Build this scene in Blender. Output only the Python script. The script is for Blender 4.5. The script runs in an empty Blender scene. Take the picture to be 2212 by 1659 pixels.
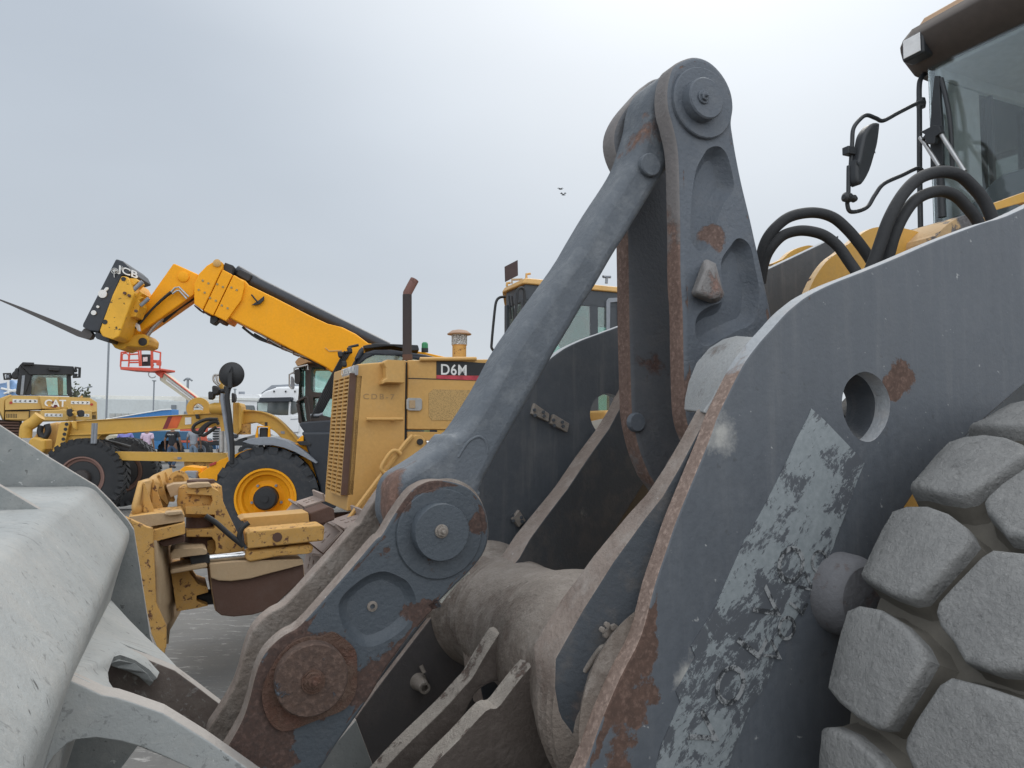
import bpy, bmesh, math, random
from mathutils import Vector, Matrix
from mathutils.geometry import tessellate_polygon
random.seed(7)
S = bpy.context.scene
COL = S.collection
# ---------------------------------------------------------------- camera, world, sun
F_, CX, CY = 1600.0, 1106.0, 829.5
PITCH = math.atan(100.5/1600)
CAMZ = 1.55
cam = bpy.data.cameras.new("camera"); camo = bpy.data.objects.new("camera", cam); COL.objects.link(camo)
camo.location = (0, 0, CAMZ); camo.rotation_euler = (math.pi/2 + PITCH, 0, 0)
cam.sensor_width = 36; cam.lens = 36*F_/2212; cam.clip_end = 4000; cam.clip_start = .02
S.camera = camo
S.view_settings.view_transform = 'Standard'; S.view_settings.look = 'None'; S.view_settings.gamma = 1
S.view_settings.exposure = 0.5
SUN_AZ, SUN_EL = math.radians(17), math.radians(48)
sdir = Vector((math.sin(SUN_AZ)*math.cos(SUN_EL), math.cos(SUN_AZ)*math.cos(SUN_EL), math.sin(SUN_EL)))
w = bpy.data.worlds.new("World"); S.world = w; w.use_nodes = True
nt = w.node_tree; nt.nodes.clear()
def wn(t, **k):
    n = nt.nodes.new(t)
    for a, b in k.items(): setattr(n, a, b)
    return n
sky = wn('ShaderNodeTexSky', sky_type='NISHITA', sun_disc=False, sun_elevation=SUN_EL, sun_rotation=SUN_AZ,
         air_density=1.5, dust_density=6.0, ozone_density=1.0)
tc = wn('ShaderNodeTexCoord')
dot = wn('ShaderNodeVectorMath', operation='DOT_PRODUCT'); dot.inputs[1].default_value = sdir
nt.links.new(tc.outputs['Generated'], dot.inputs[0])
glow = wn('ShaderNodeMapRange', interpolation_type='SMOOTHSTEP'); glow.inputs[1].default_value = .74; glow.inputs[2].default_value = 1.02
nt.links.new(dot.outputs['Value'], glow.inputs[0])
sep = wn('ShaderNodeSeparateXYZ'); nt.links.new(tc.outputs['Generated'], sep.inputs[0])
cr = wn('ShaderNodeValToRGB'); nt.links.new(sep.outputs['Z'], cr.inputs[0])
e = cr.color_ramp.elements; e[0].position = 0.0; e[0].color = (.50, .535, .57, 1); e[1].position = 1; e[1].color = (.52, .56, .61, 1)
for p, c in ((.06, (.50, .54, .58, 1)), (.2, (.405, .45, .505, 1)), (.45, (.38, .43, .495, 1))):
    q = cr.color_ramp.elements.new(p); q.color = c
nz = wn('ShaderNodeTexNoise'); nz.inputs['Scale'].default_value = 1.6; nz.inputs['Detail'].default_value = 5; nz.inputs['Roughness'].default_value = .5
mpn = wn('ShaderNodeMapping'); mpn.inputs['Scale'].default_value = (1, 1, 2.2)
nt.links.new(tc.outputs['Generated'], mpn.inputs[0]); nt.links.new(mpn.outputs[0], nz.inputs['Vector'])
mr = wn('ShaderNodeMapRange'); mr.inputs[1].default_value = .3; mr.inputs[2].default_value = .7; mr.inputs[3].default_value = .95; mr.inputs[4].default_value = 1.06
nt.links.new(nz.outputs['Fac'], mr.inputs[0])
m1 = wn('ShaderNodeVectorMath', operation='SCALE'); nt.links.new(cr.outputs[0], m1.inputs[0]); nt.links.new(mr.outputs[0], m1.inputs['Scale'])
gl = wn('ShaderNodeVectorMath', operation='SCALE'); gl.inputs[0].default_value = (.29, .285, .27); nt.links.new(glow.outputs[0], gl.inputs['Scale'])
ad = wn('ShaderNodeVectorMath', operation='ADD'); nt.links.new(m1.outputs[0], ad.inputs[0]); nt.links.new(gl.outputs[0], ad.inputs[1])
# unseen fill glow added to the sky behind the camera, brightens camera-facing faces
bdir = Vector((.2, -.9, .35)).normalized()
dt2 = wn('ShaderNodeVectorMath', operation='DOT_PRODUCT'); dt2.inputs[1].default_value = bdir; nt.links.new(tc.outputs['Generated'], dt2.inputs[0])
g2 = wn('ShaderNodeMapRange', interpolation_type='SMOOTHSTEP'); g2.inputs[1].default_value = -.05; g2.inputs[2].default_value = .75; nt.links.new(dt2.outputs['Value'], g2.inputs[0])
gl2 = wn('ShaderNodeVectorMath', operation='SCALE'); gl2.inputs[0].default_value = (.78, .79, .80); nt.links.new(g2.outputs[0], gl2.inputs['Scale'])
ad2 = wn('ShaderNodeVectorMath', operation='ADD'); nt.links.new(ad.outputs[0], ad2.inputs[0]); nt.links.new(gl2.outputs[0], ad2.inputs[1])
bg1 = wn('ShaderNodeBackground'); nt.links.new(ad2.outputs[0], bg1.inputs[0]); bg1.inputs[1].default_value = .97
hs = wn('ShaderNodeHueSaturation'); hs.inputs['Saturation'].default_value = .35; nt.links.new(sky.outputs[0], hs.inputs['Color'])
bg2 = wn('ShaderNodeBackground'); nt.links.new(hs.outputs[0], bg2.inputs[0]); bg2.inputs[1].default_value = .05
mx = wn('ShaderNodeMixShader'); mx.inputs[0].default_value = .12
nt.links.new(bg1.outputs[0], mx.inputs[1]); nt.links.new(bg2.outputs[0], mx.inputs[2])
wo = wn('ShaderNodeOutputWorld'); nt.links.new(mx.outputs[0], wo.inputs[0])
sl = bpy.data.lights.new("sun", 'SUN'); sl.energy = .9; sl.angle = math.radians(25); sl.color = (1, .97, .92)
so = bpy.data.objects.new("sun", sl); COL.objects.link(so)
so.rotation_euler = (-sdir).to_track_quat('-Z', 'Y').to_euler(); so.location = (0, 0, 30)

# ---------------------------------------------------------------- pixel tools (photo pixels -> rays -> real planes)
REG = {'U': (0, 0, 1), 'J': (3132, 0, .2232)}
for k, x, y in (('A', 0, 900), ('B', 1000, 900), ('C', 0, 1700), ('D', 400, 1700), ('E', 0, 2124), ('F', 1200, 1700), ('G', 800, 2124),
                ('H', 2200, 150), ('I', 2200, 900), ('K', 2832, 600), ('L', 2832, 1400), ('M', 2832, 2124), ('N', 1900, 2124), ('O', 1900, 1500)):
    REG[k] = (x, y, .29762)
for k, x, y in (('P', 0, 1350), ('Q', 600, 1350), ('S', 1900, 1000), ('T', 1300, 1650)): REG[k] = (x, y, .15873)
REG['V'] = (1575, 1457, .9029)
K_ = 2212/4032
def R(k, *pts):
    x0, y0, s = REG[k]
    return [(x0*K_ + p[0]*s, y0*K_ + p[1]*s) + tuple(p[2:]) for p in pts]
def ray(x, y):
    dx = (x-CX)/F_; dy = -(y-CY)/F_
    return Vector((dx, math.cos(PITCH)-dy*math.sin(PITCH), math.sin(PITCH)+dy*math.cos(PITCH)))
C0 = Vector((0, 0, CAMZ))
class Frame:
    def __init__(s, az):
        a = math.radians(az); s.n = Vector((math.sin(a), math.cos(a), 0)); s.r = Vector((math.cos(a), -math.sin(a), 0))
    def at(s, x, y, D): d = ray(x, y); return C0 + d*(D/d.dot(s.n))
    def ats(s, x, y, q): d = ray(x, y); return C0 + d*(q/d.dot(s.r))
    def sz(s, x, y, D): p = s.at(x, y, D); return (p.dot(s.r), p.z)
    def P(s, q, D, z): v = s.r*q + s.n*D; return Vector((v.x, v.y, z))
    def SZ(s, pts, D): return [s.sz(p[0], p[1], D) for p in pts]
def atz(x, y, z):
    d = ray(x, y); return C0 + d*((z-CAMZ)/d.z)
def crv(pts, k=4, closed=True):
    """Catmull-Rom through the points; a point given twice stays a corner"""
    P_ = [Vector(p) for p in pts]; n = len(P_); out = []
    for i in range(n if closed else n-1):
        if closed: a, b, c, d = P_[i-1], P_[i], P_[(i+1) % n], P_[(i+2) % n]
        else: a, b, c, d = P_[max(i-1, 0)], P_[i], P_[i+1], P_[min(i+2, n-1)]
        if (b-c).length < 1e-6: continue
        kk = k
        for j in range(kk):
            t = j/kk
            out.append(.5*((2*b)+(c-a)*t+(2*a-5*b+4*c-d)*t*t+(3*b-a-3*c+d)*t*t*t))
    if not closed: out.append(P_[-1])
    return [tuple(v) for v in out]
def circ(c, r, n=40, a0=0, a1=360):
    full = abs(a1-a0) >= 360
    return [(c[0]+r*math.cos(math.radians(a0+(a1-a0)*i/(n if full else n-1))), c[1]+r*math.sin(math.radians(a0+(a1-a0)*i/(n if full else n-1)))) for i in range(n)]
# ---------------------------------------------------------------- objects
def empty(name, loc, label, cat, group=None):
    o = bpy.data.objects.new(name, None); COL.objects.link(o); o.location = loc; o.empty_display_size = .2
    o['label'] = label; o['category'] = cat
    if group: o['group'] = group
    return o
def wloc(o):
    v = Vector((0, 0, 0))
    while o is not None: v = v + o.location; o = o.parent
    return v
def obj(name, bm, mats, parent=None, bev=0, smooth=35, seg=2, sub=0, solid=0, off=-1, label=None):
    bmesh.ops.remove_doubles(bm, verts=bm.verts, dist=1e-5)
    bmesh.ops.recalc_face_normals(bm, faces=bm.faces)
    me = bpy.data.meshes.new(name)
    if parent is not None: bmesh.ops.translate(bm, verts=bm.verts, vec=-wloc(parent))
    bm.to_mesh(me); bm.free()
    for m in (mats if isinstance(mats, (list, tuple)) else [mats]): me.materials.append(m)
    o = bpy.data.objects.new(name, me); COL.objects.link(o)
    if parent is not None: o.parent = parent
    if solid:
        md = o.modifiers.new('s', 'SOLIDIFY'); md.thickness = solid; md.offset = off
    if bev:
        md = o.modifiers.new('b', 'BEVEL'); md.width = bev; md.segments = seg; md.limit_method = 'ANGLE'; md.angle_limit = math.radians(38); md.harden_normals = True
    if sub:
        md = o.modifiers.new('u', 'SUBSURF'); md.levels = sub; md.render_levels = sub
    if smooth:
        me.shade_smooth(); me.set_sharp_from_angle(angle=math.radians(smooth if not bev else 60))
    if label: o['label'] = label
    return o
def tag(o, label, cat, group=None, kind=None):
    o['label'] = label; o['category'] = cat
    if group: o['group'] = group
    if kind: o['kind'] = kind
    return o
def area2(p): return sum(p[i-1][0]*p[i][1]-p[i][0]*p[i-1][1] for i in range(len(p)))/2
def ccw(p): return list(p) if area2(p) > 0 else list(p)[::-1]
def inset(p, d):
    n = len(p); out = []
    for i in range(n):
        a, b, c = Vector(p[i-1]), Vector(p[i]), Vector(p[(i+1) % n])
        e1, e2 = (b-a), (c-b)
        if e1.length < 1e-9 or e2.length < 1e-9: out.append(tuple(b)); continue
        e1.normalize(); e2.normalize()
        nn = Vector((-(e1.y+e2.y), e1.x+e2.x))
        if nn.length < 1e-6: nn = Vector((-e1.y, e1.x))
        nn.normalize(); out.append(tuple(b+nn*d))
    return out
def add_plate(bm, pts, fr, D, T, holes=(), pockets=(), mi=0, me_=1, rnd=0, wear=0):
    wl_ = bm.verts.layers.float.get('wear') or bm.verts.layers.float.new('wear')
    """solid plate: outline pts (s,z) on the plane D of frame fr, T deep (away from camera); pockets: (outline, depth, inset)"""
    outer = ccw(pts); H = [ccw(h)[::-1] for h in holes]; PK = [(ccw(p[0]), p[1], p[2]) for p in pockets]
    def fill(loops, D, mi):
        vs = [[Vector((q[0], q[1], 0)) for q in l] for l in loops]
        tri = tessellate_polygon(vs)
        flat = [q for l in loops for q in l]
        bv = [bm.verts.new(fr.P(q[0], D, q[1])) for q in flat]
        for t in tri:
            try: bm.faces.new([bv[i] for i in t]).material_index = mi
            except ValueError: pass
    core = inset(outer, rnd) if rnd else outer
    inner = core
    if wear:
        inner = inset(core, wear*.4); in2 = inset(core, wear)
        A1 = [bm.verts.new(fr.P(q[0], D, q[1])) for q in core]; A2 = [bm.verts.new(fr.P(q[0], D, q[1])) for q in inner]; A3 = [bm.verts.new(fr.P(q[0], D, q[1])) for q in in2]
        for v in A1: v[wl_] = 1.0
        for v in A2: v[wl_] = .7
        for i in range(len(core)):
            for X, Y in ((A1, A2), (A2, A3)):
                f = bm.faces.new((X[i-1], X[i], Y[i], Y[i-1])); f.material_index = mi
        inner = in2
    fill([inner]+H+[p[0][::-1] for p in PK], D, mi)
    fill([outer]+H, D+T, mi)
    def wall(l, D0, D1, mi, l2=None):
        l2 = l2 or l; n = len(l)
        a = [bm.verts.new(fr.P(q[0], D0, q[1])) for q in l]; b = [bm.verts.new(fr.P(q[0], D1, q[1])) for q in l2]
        for i in range(n): bm.faces.new((a[i-1], a[i], b[i], b[i-1])).material_index = mi
    if rnd:
        prev, pd = core, 0
        for q in (.25, .5, .75, 1):
            a_ = q*math.pi/2; nx = inset(outer, rnd*(1-math.sin(a_))); dd = rnd*(1-math.cos(a_)); wall(prev, D+pd, D+dd, mi if q < .7 else me_, nx); prev, pd = nx, dd
        wall(outer, D+rnd, D+T, me_)
    else: wall(outer, D, D+T, me_)
    for h in H: wall(h, D, D+T, me_)
    for l, dep, ins in PK:
        prev, pd = l, 0
        for a, b in ((.12, .18), (.35, .5), (.65, .82), (1, 1)):
            nx = inset(l, ins*a); wall(prev, D+pd, D+dep*b, mi, nx); prev, pd = nx, dep*b
        fill([prev], D+dep, mi)
def plate(name, pts, fr, D, T, mats, parent, holes=(), pockets=(), bev=.006, seg=2, label=None, rnd=0, wear=0):
    bm = bmesh.new(); add_plate(bm, pts, fr, D, T, holes, pockets, rnd=rnd, wear=wear)
    o = obj(name, bm, mats, parent, bev=0 if (rnd or wear) else bev, seg=seg, label=label, smooth=50 if (rnd or pockets or wear) else 0)
    if o.data.polygons:
        for f in o.data.polygons:
            if abs(f.normal.dot(fr.n)) > .9995: f.use_smooth = False
    return o
def add_lathe(bm, c, ax, prof, n=48, mi=0, cap=True):
    """prof: (radius, offset along ax)"""
    ax = ax.normalized(); u = ax.orthogonal().normalized(); v = ax.cross(u)
    rings = []
    for r, h in prof:
        if r < 1e-6: rings.append([bm.verts.new(c+ax*h)])
        else: rings.append([bm.verts.new(c+ax*h+(u*math.cos(2*math.pi*i/n)+v*math.sin(2*math.pi*i/n))*r) for i in range(n)])
    for a, b in zip(rings, rings[1:]):
        for i in range(n):
            f = [a[i % len(a)], a[(i+1) % len(a)], b[(i+1) % len(b)], b[i % len(b)]]
            f = list(dict.fromkeys(f))
            if len(f) > 2: bm.faces.new(f).material_index = mi
    if cap:
        for rg in (rings[0], rings[-1]):
            if len(rg) > 2:
                try: bm.faces.new(rg).material_index = mi
                except ValueError: pass
def lathe(name, c, ax, prof, mats, parent, n=48, bev=0, smooth=35, label=None):
    bm = bmesh.new(); add_lathe(bm, c, ax, prof, n); return obj(name, bm, mats, parent, bev=bev, smooth=smooth, label=label)
def add_tube(bm, pts, r, n=10, mi=0, k=6, sm=True, closed=False):
    P_ = [Vector(p) for p in pts]
    if sm and len(P_) > 2: P_ = [Vector(q) for q in crv(P_, k, closed)]
    m = len(P_); rr = r if isinstance(r, (list, tuple)) else None
    up = None; rings = []
    for i, p in enumerate(P_):
        if closed: t = P_[(i+1) % m]-P_[i-1]
        else: t = P_[min(i+1, m-1)]-P_[max(i-1, 0)]
        t.normalize()
        if up is None: up = t.orthogonal().normalized()
        up = (up-t*up.dot(t)).normalized(); v = t.cross(up)
        q = rr[0]+(rr[1]-rr[0])*i/(m-1) if rr else r
        rings.append([bm.verts.new(p+(up*math.cos(2*math.pi*j/n)+v*math.sin(2*math.pi*j/n))*q) for j in range(n)])
    for i in range(m if closed else m-1):
        a, b = rings[i], rings[(i+1) % m]
        for j in range(n): bm.faces.new((a[j], a[(j+1) % n], b[(j+1) % n], b[j])).material_index = mi
    if not closed:
        for q in (rings[0], rings[-1]): bm.faces.new(q).material_index = mi
def tube(name, pts, r, mats, parent, n=12, k=6, sm=True, label=None, closed=False):
    bm = bmesh.new(); add_tube(bm, pts, r, n, 0, k, sm, closed); return obj(name, bm, mats, parent, smooth=50, label=label)
def add_box(bm, fr, s0, s1, d0, d1, z0, z1, mi=0):
    v = [bm.verts.new(fr.P(a, b, c)) for a in (s0, s1) for b in (d0, d1) for c in (z0, z1)]
    for f in ((0, 1, 3, 2), (4, 6, 7, 5), (0, 4, 5, 1), (2, 3, 7, 6), (0, 2, 6, 4), (1, 5, 7, 3)): bm.faces.new([v[i] for i in f]).material_index = mi
def box(name, fr, s0, s1, d0, d1, z0, z1, mats, parent, bev=.01, label=None):
    bm = bmesh.new(); add_box(bm, fr, s0, s1, d0, d1, z0, z1); return obj(name, bm, mats, parent, bev=bev, label=label)
def ruled(name, A, B, mats, parent, solid=.02, bev=0, off=0, smooth=50):
    """sheet between two rows of 3-D points"""
    bm = bmesh.new(); a = [bm.verts.new(p) for p in A]; b = [bm.verts.new(p) for p in B]
    for i in range(len(a)-1): bm.faces.new((a[i], a[i+1], b[i+1], b[i]))
    return obj(name, bm, mats, parent, solid=solid, off=off, bev=bev, smooth=smooth)
def lift(name, fr, pts, mats, parent, solid=.03, bev=.004, off=0, thick_n=None):
    """sheet whose corners have their own depth: (x, y, D)"""
    fl = [Vector((p[0], -p[1], 0)) for p in pts]
    tri = tessellate_polygon([fl]); bm = bmesh.new()
    v = [bm.verts.new(fr.at(*p)) for p in pts]
    for t in tri: bm.faces.new([v[i] for i in t])
    if thick_n is not None:
        r = bmesh.ops.extrude_face_region(bm, geom=bm.faces[:]); ov = [g for g in r['geom'] if isinstance(g, bmesh.types.BMVert)]
        ed = [f for f in bm.faces if f not in r['geom']]
        bmesh.ops.translate(bm, verts=ov, vec=thick_n)
        bmesh.ops.recalc_face_normals(bm, faces=bm.faces)
        tn = thick_n.normalized()
        for f in bm.faces:
            if abs(f.normal.dot(tn)) < .35: f.material_index = 1
        return obj(name, bm, mats, parent, bev=bev)
    return obj(name, bm, mats, parent, solid=solid, off=off, bev=bev)
def text(name, body, org, xa, za, h, mat, parent, ext=.002, off=0.0, wide=1.0, spacing=1.0):
    cu = bpy.data.curves.new(name, 'FONT'); cu.body = body; cu.size = h/.7; cu.extrude = ext*1; cu.offset = off*h; cu.space_character = spacing
    to = bpy.data.objects.new(name+'_tmp', cu); COL.objects.link(to)
    dg = bpy.context.evaluated_depsgraph_get(); dg.update()
    me = bpy.data.meshes.new_from_object(to.evaluated_get(dg)); me.name = name
    bpy.data.objects.remove(to); bpy.data.curves.remove(cu)
    xa = xa.normalized(); za = za.normalized(); na = xa.cross(za)
    base = wloc(parent) if parent else Vector((0, 0, 0))
    for v in me.vertices: v.co = org + xa*(v.co.x*wide) + za*v.co.y - na*v.co.z*-1 - base
    me.materials.clear(); me.materials.append(mat)
    o = bpy.data.objects.new(name, me); COL.objects.link(o)
    if parent: o.parent = parent
    return o
# ---------------------------------------------------------------- materials
def mat_base(name):
    m = bpy.data.materials.new(name); m.use_nodes = True; t = m.node_tree; t.nodes.clear()
    o = t.nodes.new('ShaderNodeOutputMaterial'); b = t.nodes.new('ShaderNodeBsdfPrincipled'); t.links.new(b.outputs[0], o.inputs[0])
    return m, t, b
def N(t, ty, **k):
    n = t.nodes.new(ty)
    for a, b in k.items():
        if a[0] == '_': n.inputs[a[1:].replace('_', ' ')].default_value = b
        else: setattr(n, a, b)
    return n
def noise(t, vec, scale, detail=6, rough=.6, dist=0):
    n = N(t, 'ShaderNodeTexNoise'); n.inputs['Scale'].default_value = scale; n.inputs['Detail'].default_value = detail
    n.inputs['Roughness'].default_value = rough; n.inputs['Distortion'].default_value = dist
    if vec is not None: t.links.new(vec, n.inputs['Vector'])
    return n.outputs['Fac']
def rmap(t, pos, rot, scale):
    m1_ = N(t, 'ShaderNodeMapping'); t.links.new(pos, m1_.inputs[0]); m1_.inputs['Rotation'].default_value = rot
    m2_ = N(t, 'ShaderNodeMapping'); t.links.new(m1_.outputs[0], m2_.inputs[0]); m2_.inputs['Scale'].default_value = scale
    return m2_.outputs[0]
def mix(t, fac, a, b):
    n = N(t, 'ShaderNodeMix', data_type='RGBA')
    for sock, v in ((n.inputs[0], fac), (n.inputs[6], a), (n.inputs[7], b)):
        if hasattr(v, 'is_linked'): t.links.new(v, sock)
        elif isinstance(v, (int, float)): sock.default_value = v
        else: sock.default_value = (*v[:3], 1)
    return n.outputs[2]
def mrange(t, v, a, b, c=0, d=1, smooth=False):
    n = N(t, 'ShaderNodeMapRange'); t.links.new(v, n.inputs[0])
    if smooth: n.interpolation_type = 'SMOOTHSTEP'
    for i, q in enumerate((a, b, c, d)): n.inputs[i+1].default_value = q
    return n.outputs[0]
def mth(t, op, a, b=0, clamp=False):
    n = N(t, 'ShaderNodeMath', operation=op, use_clamp=clamp)
    for s_, v in ((n.inputs[0], a), (n.inputs[1], b)):
        if hasattr(v, 'is_linked'): t.links.new(v, s_)
        else: s_.default_value = v
    return n.outputs[0]
def paint(name, base, rust=(.11, .05, .03), rust2=(.055, .03, .022), amount=0.0, sc=7, patches=(), streak=.0, dust=.0, dustc=(.33, .31, .28),
          rough=.55, bump=.25, grain=90, rsharp=.04, var=.12, metal=0, scratch=0, topdust=0, spec=.4, light=(), edge=0, specks=0):
    m, t, b = mat_base(name)
    g = N(t, 'ShaderNodeNewGeometry'); pos = g.outputs['Position']
    n1 = noise(t, pos, sc, 9, .68); n2 = noise(t, pos, sc*9, 4, .6); n3 = noise(t, pos, grain, 3, .6); n4 = noise(t, pos, sc*.35, 4, .55)
    c = mix(t, mrange(t, n4, .3, .7), [x*(1-var) for x in base], [x*(1+var) for x in base])
    c = mix(t, mrange(t, n2, .35, .7, 0, .35), c, [x*1.25+.008 for x in base])
    if streak:
        mp = N(t, 'ShaderNodeMapping'); t.links.new(pos, mp.inputs[0]); mp.inputs['Scale'].default_value = (28, 28, 2.2)
        ns = noise(t, mp.outputs[0], 1, 5, .6)
        c = mix(t, mrange(t, ns, .52, .75, 0, streak), c, dustc)
        c = mix(t, mrange(t, ns, .46, .3, 0, streak*.6), c, [x*.6 for x in base])
    if dust:
        nd = noise(t, pos, sc*1.7, 8, .7)
        c = mix(t, mrange(t, nd, .48, .72, 0, dust), c, dustc)
    if topdust:
        sp = N(t, 'ShaderNodeSeparateXYZ'); t.links.new(g.outputs['Normal'], sp.inputs[0])
        td = mth(t, 'MULTIPLY', mrange(t, sp.outputs['Z'], .35, .95, 0, topdust), mrange(t, n1, .3, .6, .55, 1), True)
        c = mix(t, td, c, dustc)
    if specks:
        nsp = noise(t, rmap(t, pos, (.6, .9, 0), (48, 48, 15)), 1, 3, .6); nm_ = mth(t, 'MULTIPLY', mrange(t, nsp, .66, .70), mrange(t, n1, .38, .52))
        c = mix(t, mth(t, 'MULTIPLY', nm_, specks), c, (.05, .05, .048))
        c = mix(t, mth(t, 'MULTIPLY', mrange(t, nsp, .30, .26), specks), c, (.62, .62, .60))
    val = mth(t, 'ADD', n1, amount)
    if edge:
        at_ = N(t, 'ShaderNodeAttribute', attribute_name='wear'); val = mth(t, 'ADD', val, mth(t, 'MULTIPLY', at_.outputs['Fac'], edge))
    lv = None
    for i, (p, r, s_) in enumerate(list(patches)+[tuple(l) for l in light]):
        d = N(t, 'ShaderNodeVectorMath', operation='DISTANCE'); t.links.new(pos, d.inputs[0]); d.inputs[1].default_value = p
        v = mrange(t, d.outputs['Value'], 0, r, s_, 0)
        if i < len(patches): val = mth(t, 'ADD', val, v)
        else: lv = v if lv is None else mth(t, 'ADD', lv, v)
    rm = mrange(t, val, .66, .66+rsharp)
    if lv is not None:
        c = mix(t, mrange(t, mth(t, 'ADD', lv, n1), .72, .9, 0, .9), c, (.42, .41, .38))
    rc = mix(t, mrange(t, n2, .3, .7), rust, rust2)
    rc = mix(t, mrange(t, n3, .5, .8, 0, .5), rc, [min(1, x*2.2+.03) for x in rust])
    c = mix(t, rm, c, rc)
    if scratch:
        for rt_, sc_ in (((.7, .2, .42), (60, 2.5, 45)), ((-.5, .6, .3), (50, 3, 50)), ((0, .3, -.9), (2.5, 40, 40))):
            ns = noise(t, rmap(t, pos, rt_, sc_), 1.0, 4, .65)
            c = mix(t, mrange(t, ns, .62, .70, 0, scratch), c, (.42, .42, .40)); c = mix(t, mrange(t, ns, .37, .31, 0, scratch*.8), c, (.10, .10, .098))
    t.links.new(c, b.inputs['Base Color'])
    rr = mrange(t, rm, 0, 1, rough, .9); rr = mth(t, 'ADD', rr, mrange(t, n2, .3, .7, -.08, .08))
    t.links.new(rr, b.inputs['Roughness']); b.inputs['Metallic'].default_value = metal
    b.inputs['Specular IOR Level'].default_value = spec
    if bump:
        h = mth(t, 'ADD', mth(t, 'MULTIPLY', n3, .35), mth(t, 'MULTIPLY', n2, .5))
        h = mth(t, 'ADD', h, mth(t, 'MULTIPLY', rm, -.5))
        bp = N(t, 'ShaderNodeBump'); bp.inputs['Strength'].default_value = bump; bp.inputs['Distance'].default_value = .009
        t.links.new(h, bp.inputs['Height']); t.links.new(bp.outputs[0], b.inputs['Normal'])
    return m
def flat(name, c, rough=.5, metal=0, var=.1, sc=20, bump=0, emis=None, spec=.5):
    m, t, b = mat_base(name)
    g = N(t, 'ShaderNodeNewGeometry')
    n1 = noise(t, g.outputs['Position'], sc, 5, .6)
    t.links.new(mix(t, mrange(t, n1, .3, .7), [x*(1-var) for x in c], [min(1, x*(1+var)) for x in c]), b.inputs['Base Color'])
    b.inputs['Roughness'].default_value = rough; b.inputs['Metallic'].default_value = metal; b.inputs['Specular IOR Level'].default_value = spec
    if bump:
        bp = N(t, 'ShaderNodeBump'); bp.inputs['Strength'].default_value = bump; bp.inputs['Distance'].default_value = .01
        t.links.new(n1, bp.inputs['Height']); t.links.new(bp.outputs[0], b.inputs['Normal'])
    return m
def glass(name, tint=(.75, .9, .86), refl=.12, dirt=.15):
    m = bpy.data.materials.new(name); m.use_nodes = True; t = m.node_tree; t.nodes.clear()
    o = t.nodes.new('ShaderNodeOutputMaterial')
    tr = N(t, 'ShaderNodeBsdfTransparent'); tr.inputs[0].default_value = (*tint, 1)
    gs = N(t, 'ShaderNodeBsdfGlossy'); gs.inputs['Roughness'].default_value = .05; gs.inputs[0].default_value = (.9, .93, .95, 1)
    fr = N(t, 'ShaderNodeFresnel'); fr.inputs[0].default_value = 1.5
    fa = mth(t, 'ADD', fr.outputs[0], refl, True)
    ms = N(t, 'ShaderNodeMixShader'); t.links.new(fa, ms.inputs[0]); t.links.new(tr.outputs[0], ms.inputs[1]); t.links.new(gs.outputs[0], ms.inputs[2])
    df = N(t, 'ShaderNodeBsdfDiffuse'); df.inputs[0].default_value = (.45, .46, .44, 1)
    g = N(t, 'ShaderNodeNewGeometry'); nn = noise(t, g.outputs['Position'], 5, 6, .6)
    m2 = N(t, 'ShaderNodeMixShader'); t.links.new(mrange(t, nn, .3, .8, dirt*.3, dirt*1.4), m2.inputs[0]); t.links.new(ms.outputs[0], m2.inputs[1]); t.links.new(df.outputs[0], m2.inputs[2])
    t.links.new(m2.outputs[0], o.inputs[0]); return m
# ================================================================ WHEEL LOADER (foreground)
LF = Frame(-24.4)
DN, DF = 1.25, 2.40                       # near and far lift arm planes
root_l = LF.P(2.0, 1.83, 0)
loader = empty('wheel_loader', root_l, 'huge weathered dark grey and yellow wheel loader with rusty linkage filling the foreground', 'wheel loader')
def pz(k, x, y, D): return LF.at(*R(k, (x, y))[0], D)
GREY = (.088, .098, .112)
def pp(k, x, y, D, r, s): return (pz(k, x, y, D), r, s)
m_arm = paint('grey_arm_paint', GREY, sc=6, amount=-.16, edge=.24, streak=.22, dust=.10, dustc=(.20, .20, .20), specks=.35, rust=(.11, .066, .05), rust2=(.075, .048, .038), var=.10, rough=.5, bump=.2, rsharp=.03,
    patches=[pp('L', 1330, 150, DN, .10, .55), pp('L', 1240, 240, DN, .05, .5), pp('N', 1180, 620, DN, .10, .32), pp('N', 1050, 1000, DN, .14, .34), pp('N', 960, 1400, DN, .22, .34), pp('N', 1400, 1500, DN, .16, .2)],
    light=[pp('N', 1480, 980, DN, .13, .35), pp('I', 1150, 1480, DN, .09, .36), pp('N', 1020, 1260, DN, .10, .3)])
m_edge = paint('worn_arm_edge', (0.352, 0.368, 0.384), rust=(.27, .20, .165), rust2=(.19, .135, .11), sc=9, amount=-.02, patches=[pp('N', 900, 1200, 1.27, .75, .45), pp('I', 1150, 1400, 1.27, .28, .35), pp('O', 1400, 900, 1.27, .4, .3)], rsharp=.12, rough=.8, bump=.5, dust=.5, dustc=(0.468, 0.403, 0.364), var=.15)
m_edge2 = paint('rusty_dusty_edge', (0.235, 0.19, 0.162), rust=(.155, .105, .083), rust2=(.12, .08, .064), sc=8, amount=.13, rsharp=.25, rough=.85, bump=.8, dust=.65, dustc=(.36, .325, .295), var=.25, specks=.3)
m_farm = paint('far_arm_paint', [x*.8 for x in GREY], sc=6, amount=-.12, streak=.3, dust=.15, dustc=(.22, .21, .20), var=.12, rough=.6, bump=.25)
m_cast = paint('dusty_brown_casting', (0.175, 0.145, 0.122), rust=(.115, .078, .06), rust2=(.085, .056, .044), sc=8, amount=.13, rsharp=.25, rough=.85, bump=1.0, dust=.8, dustc=(.33, .295, .262), var=.35, grain=70, specks=.35, topdust=.5, streak=.25)
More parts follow.
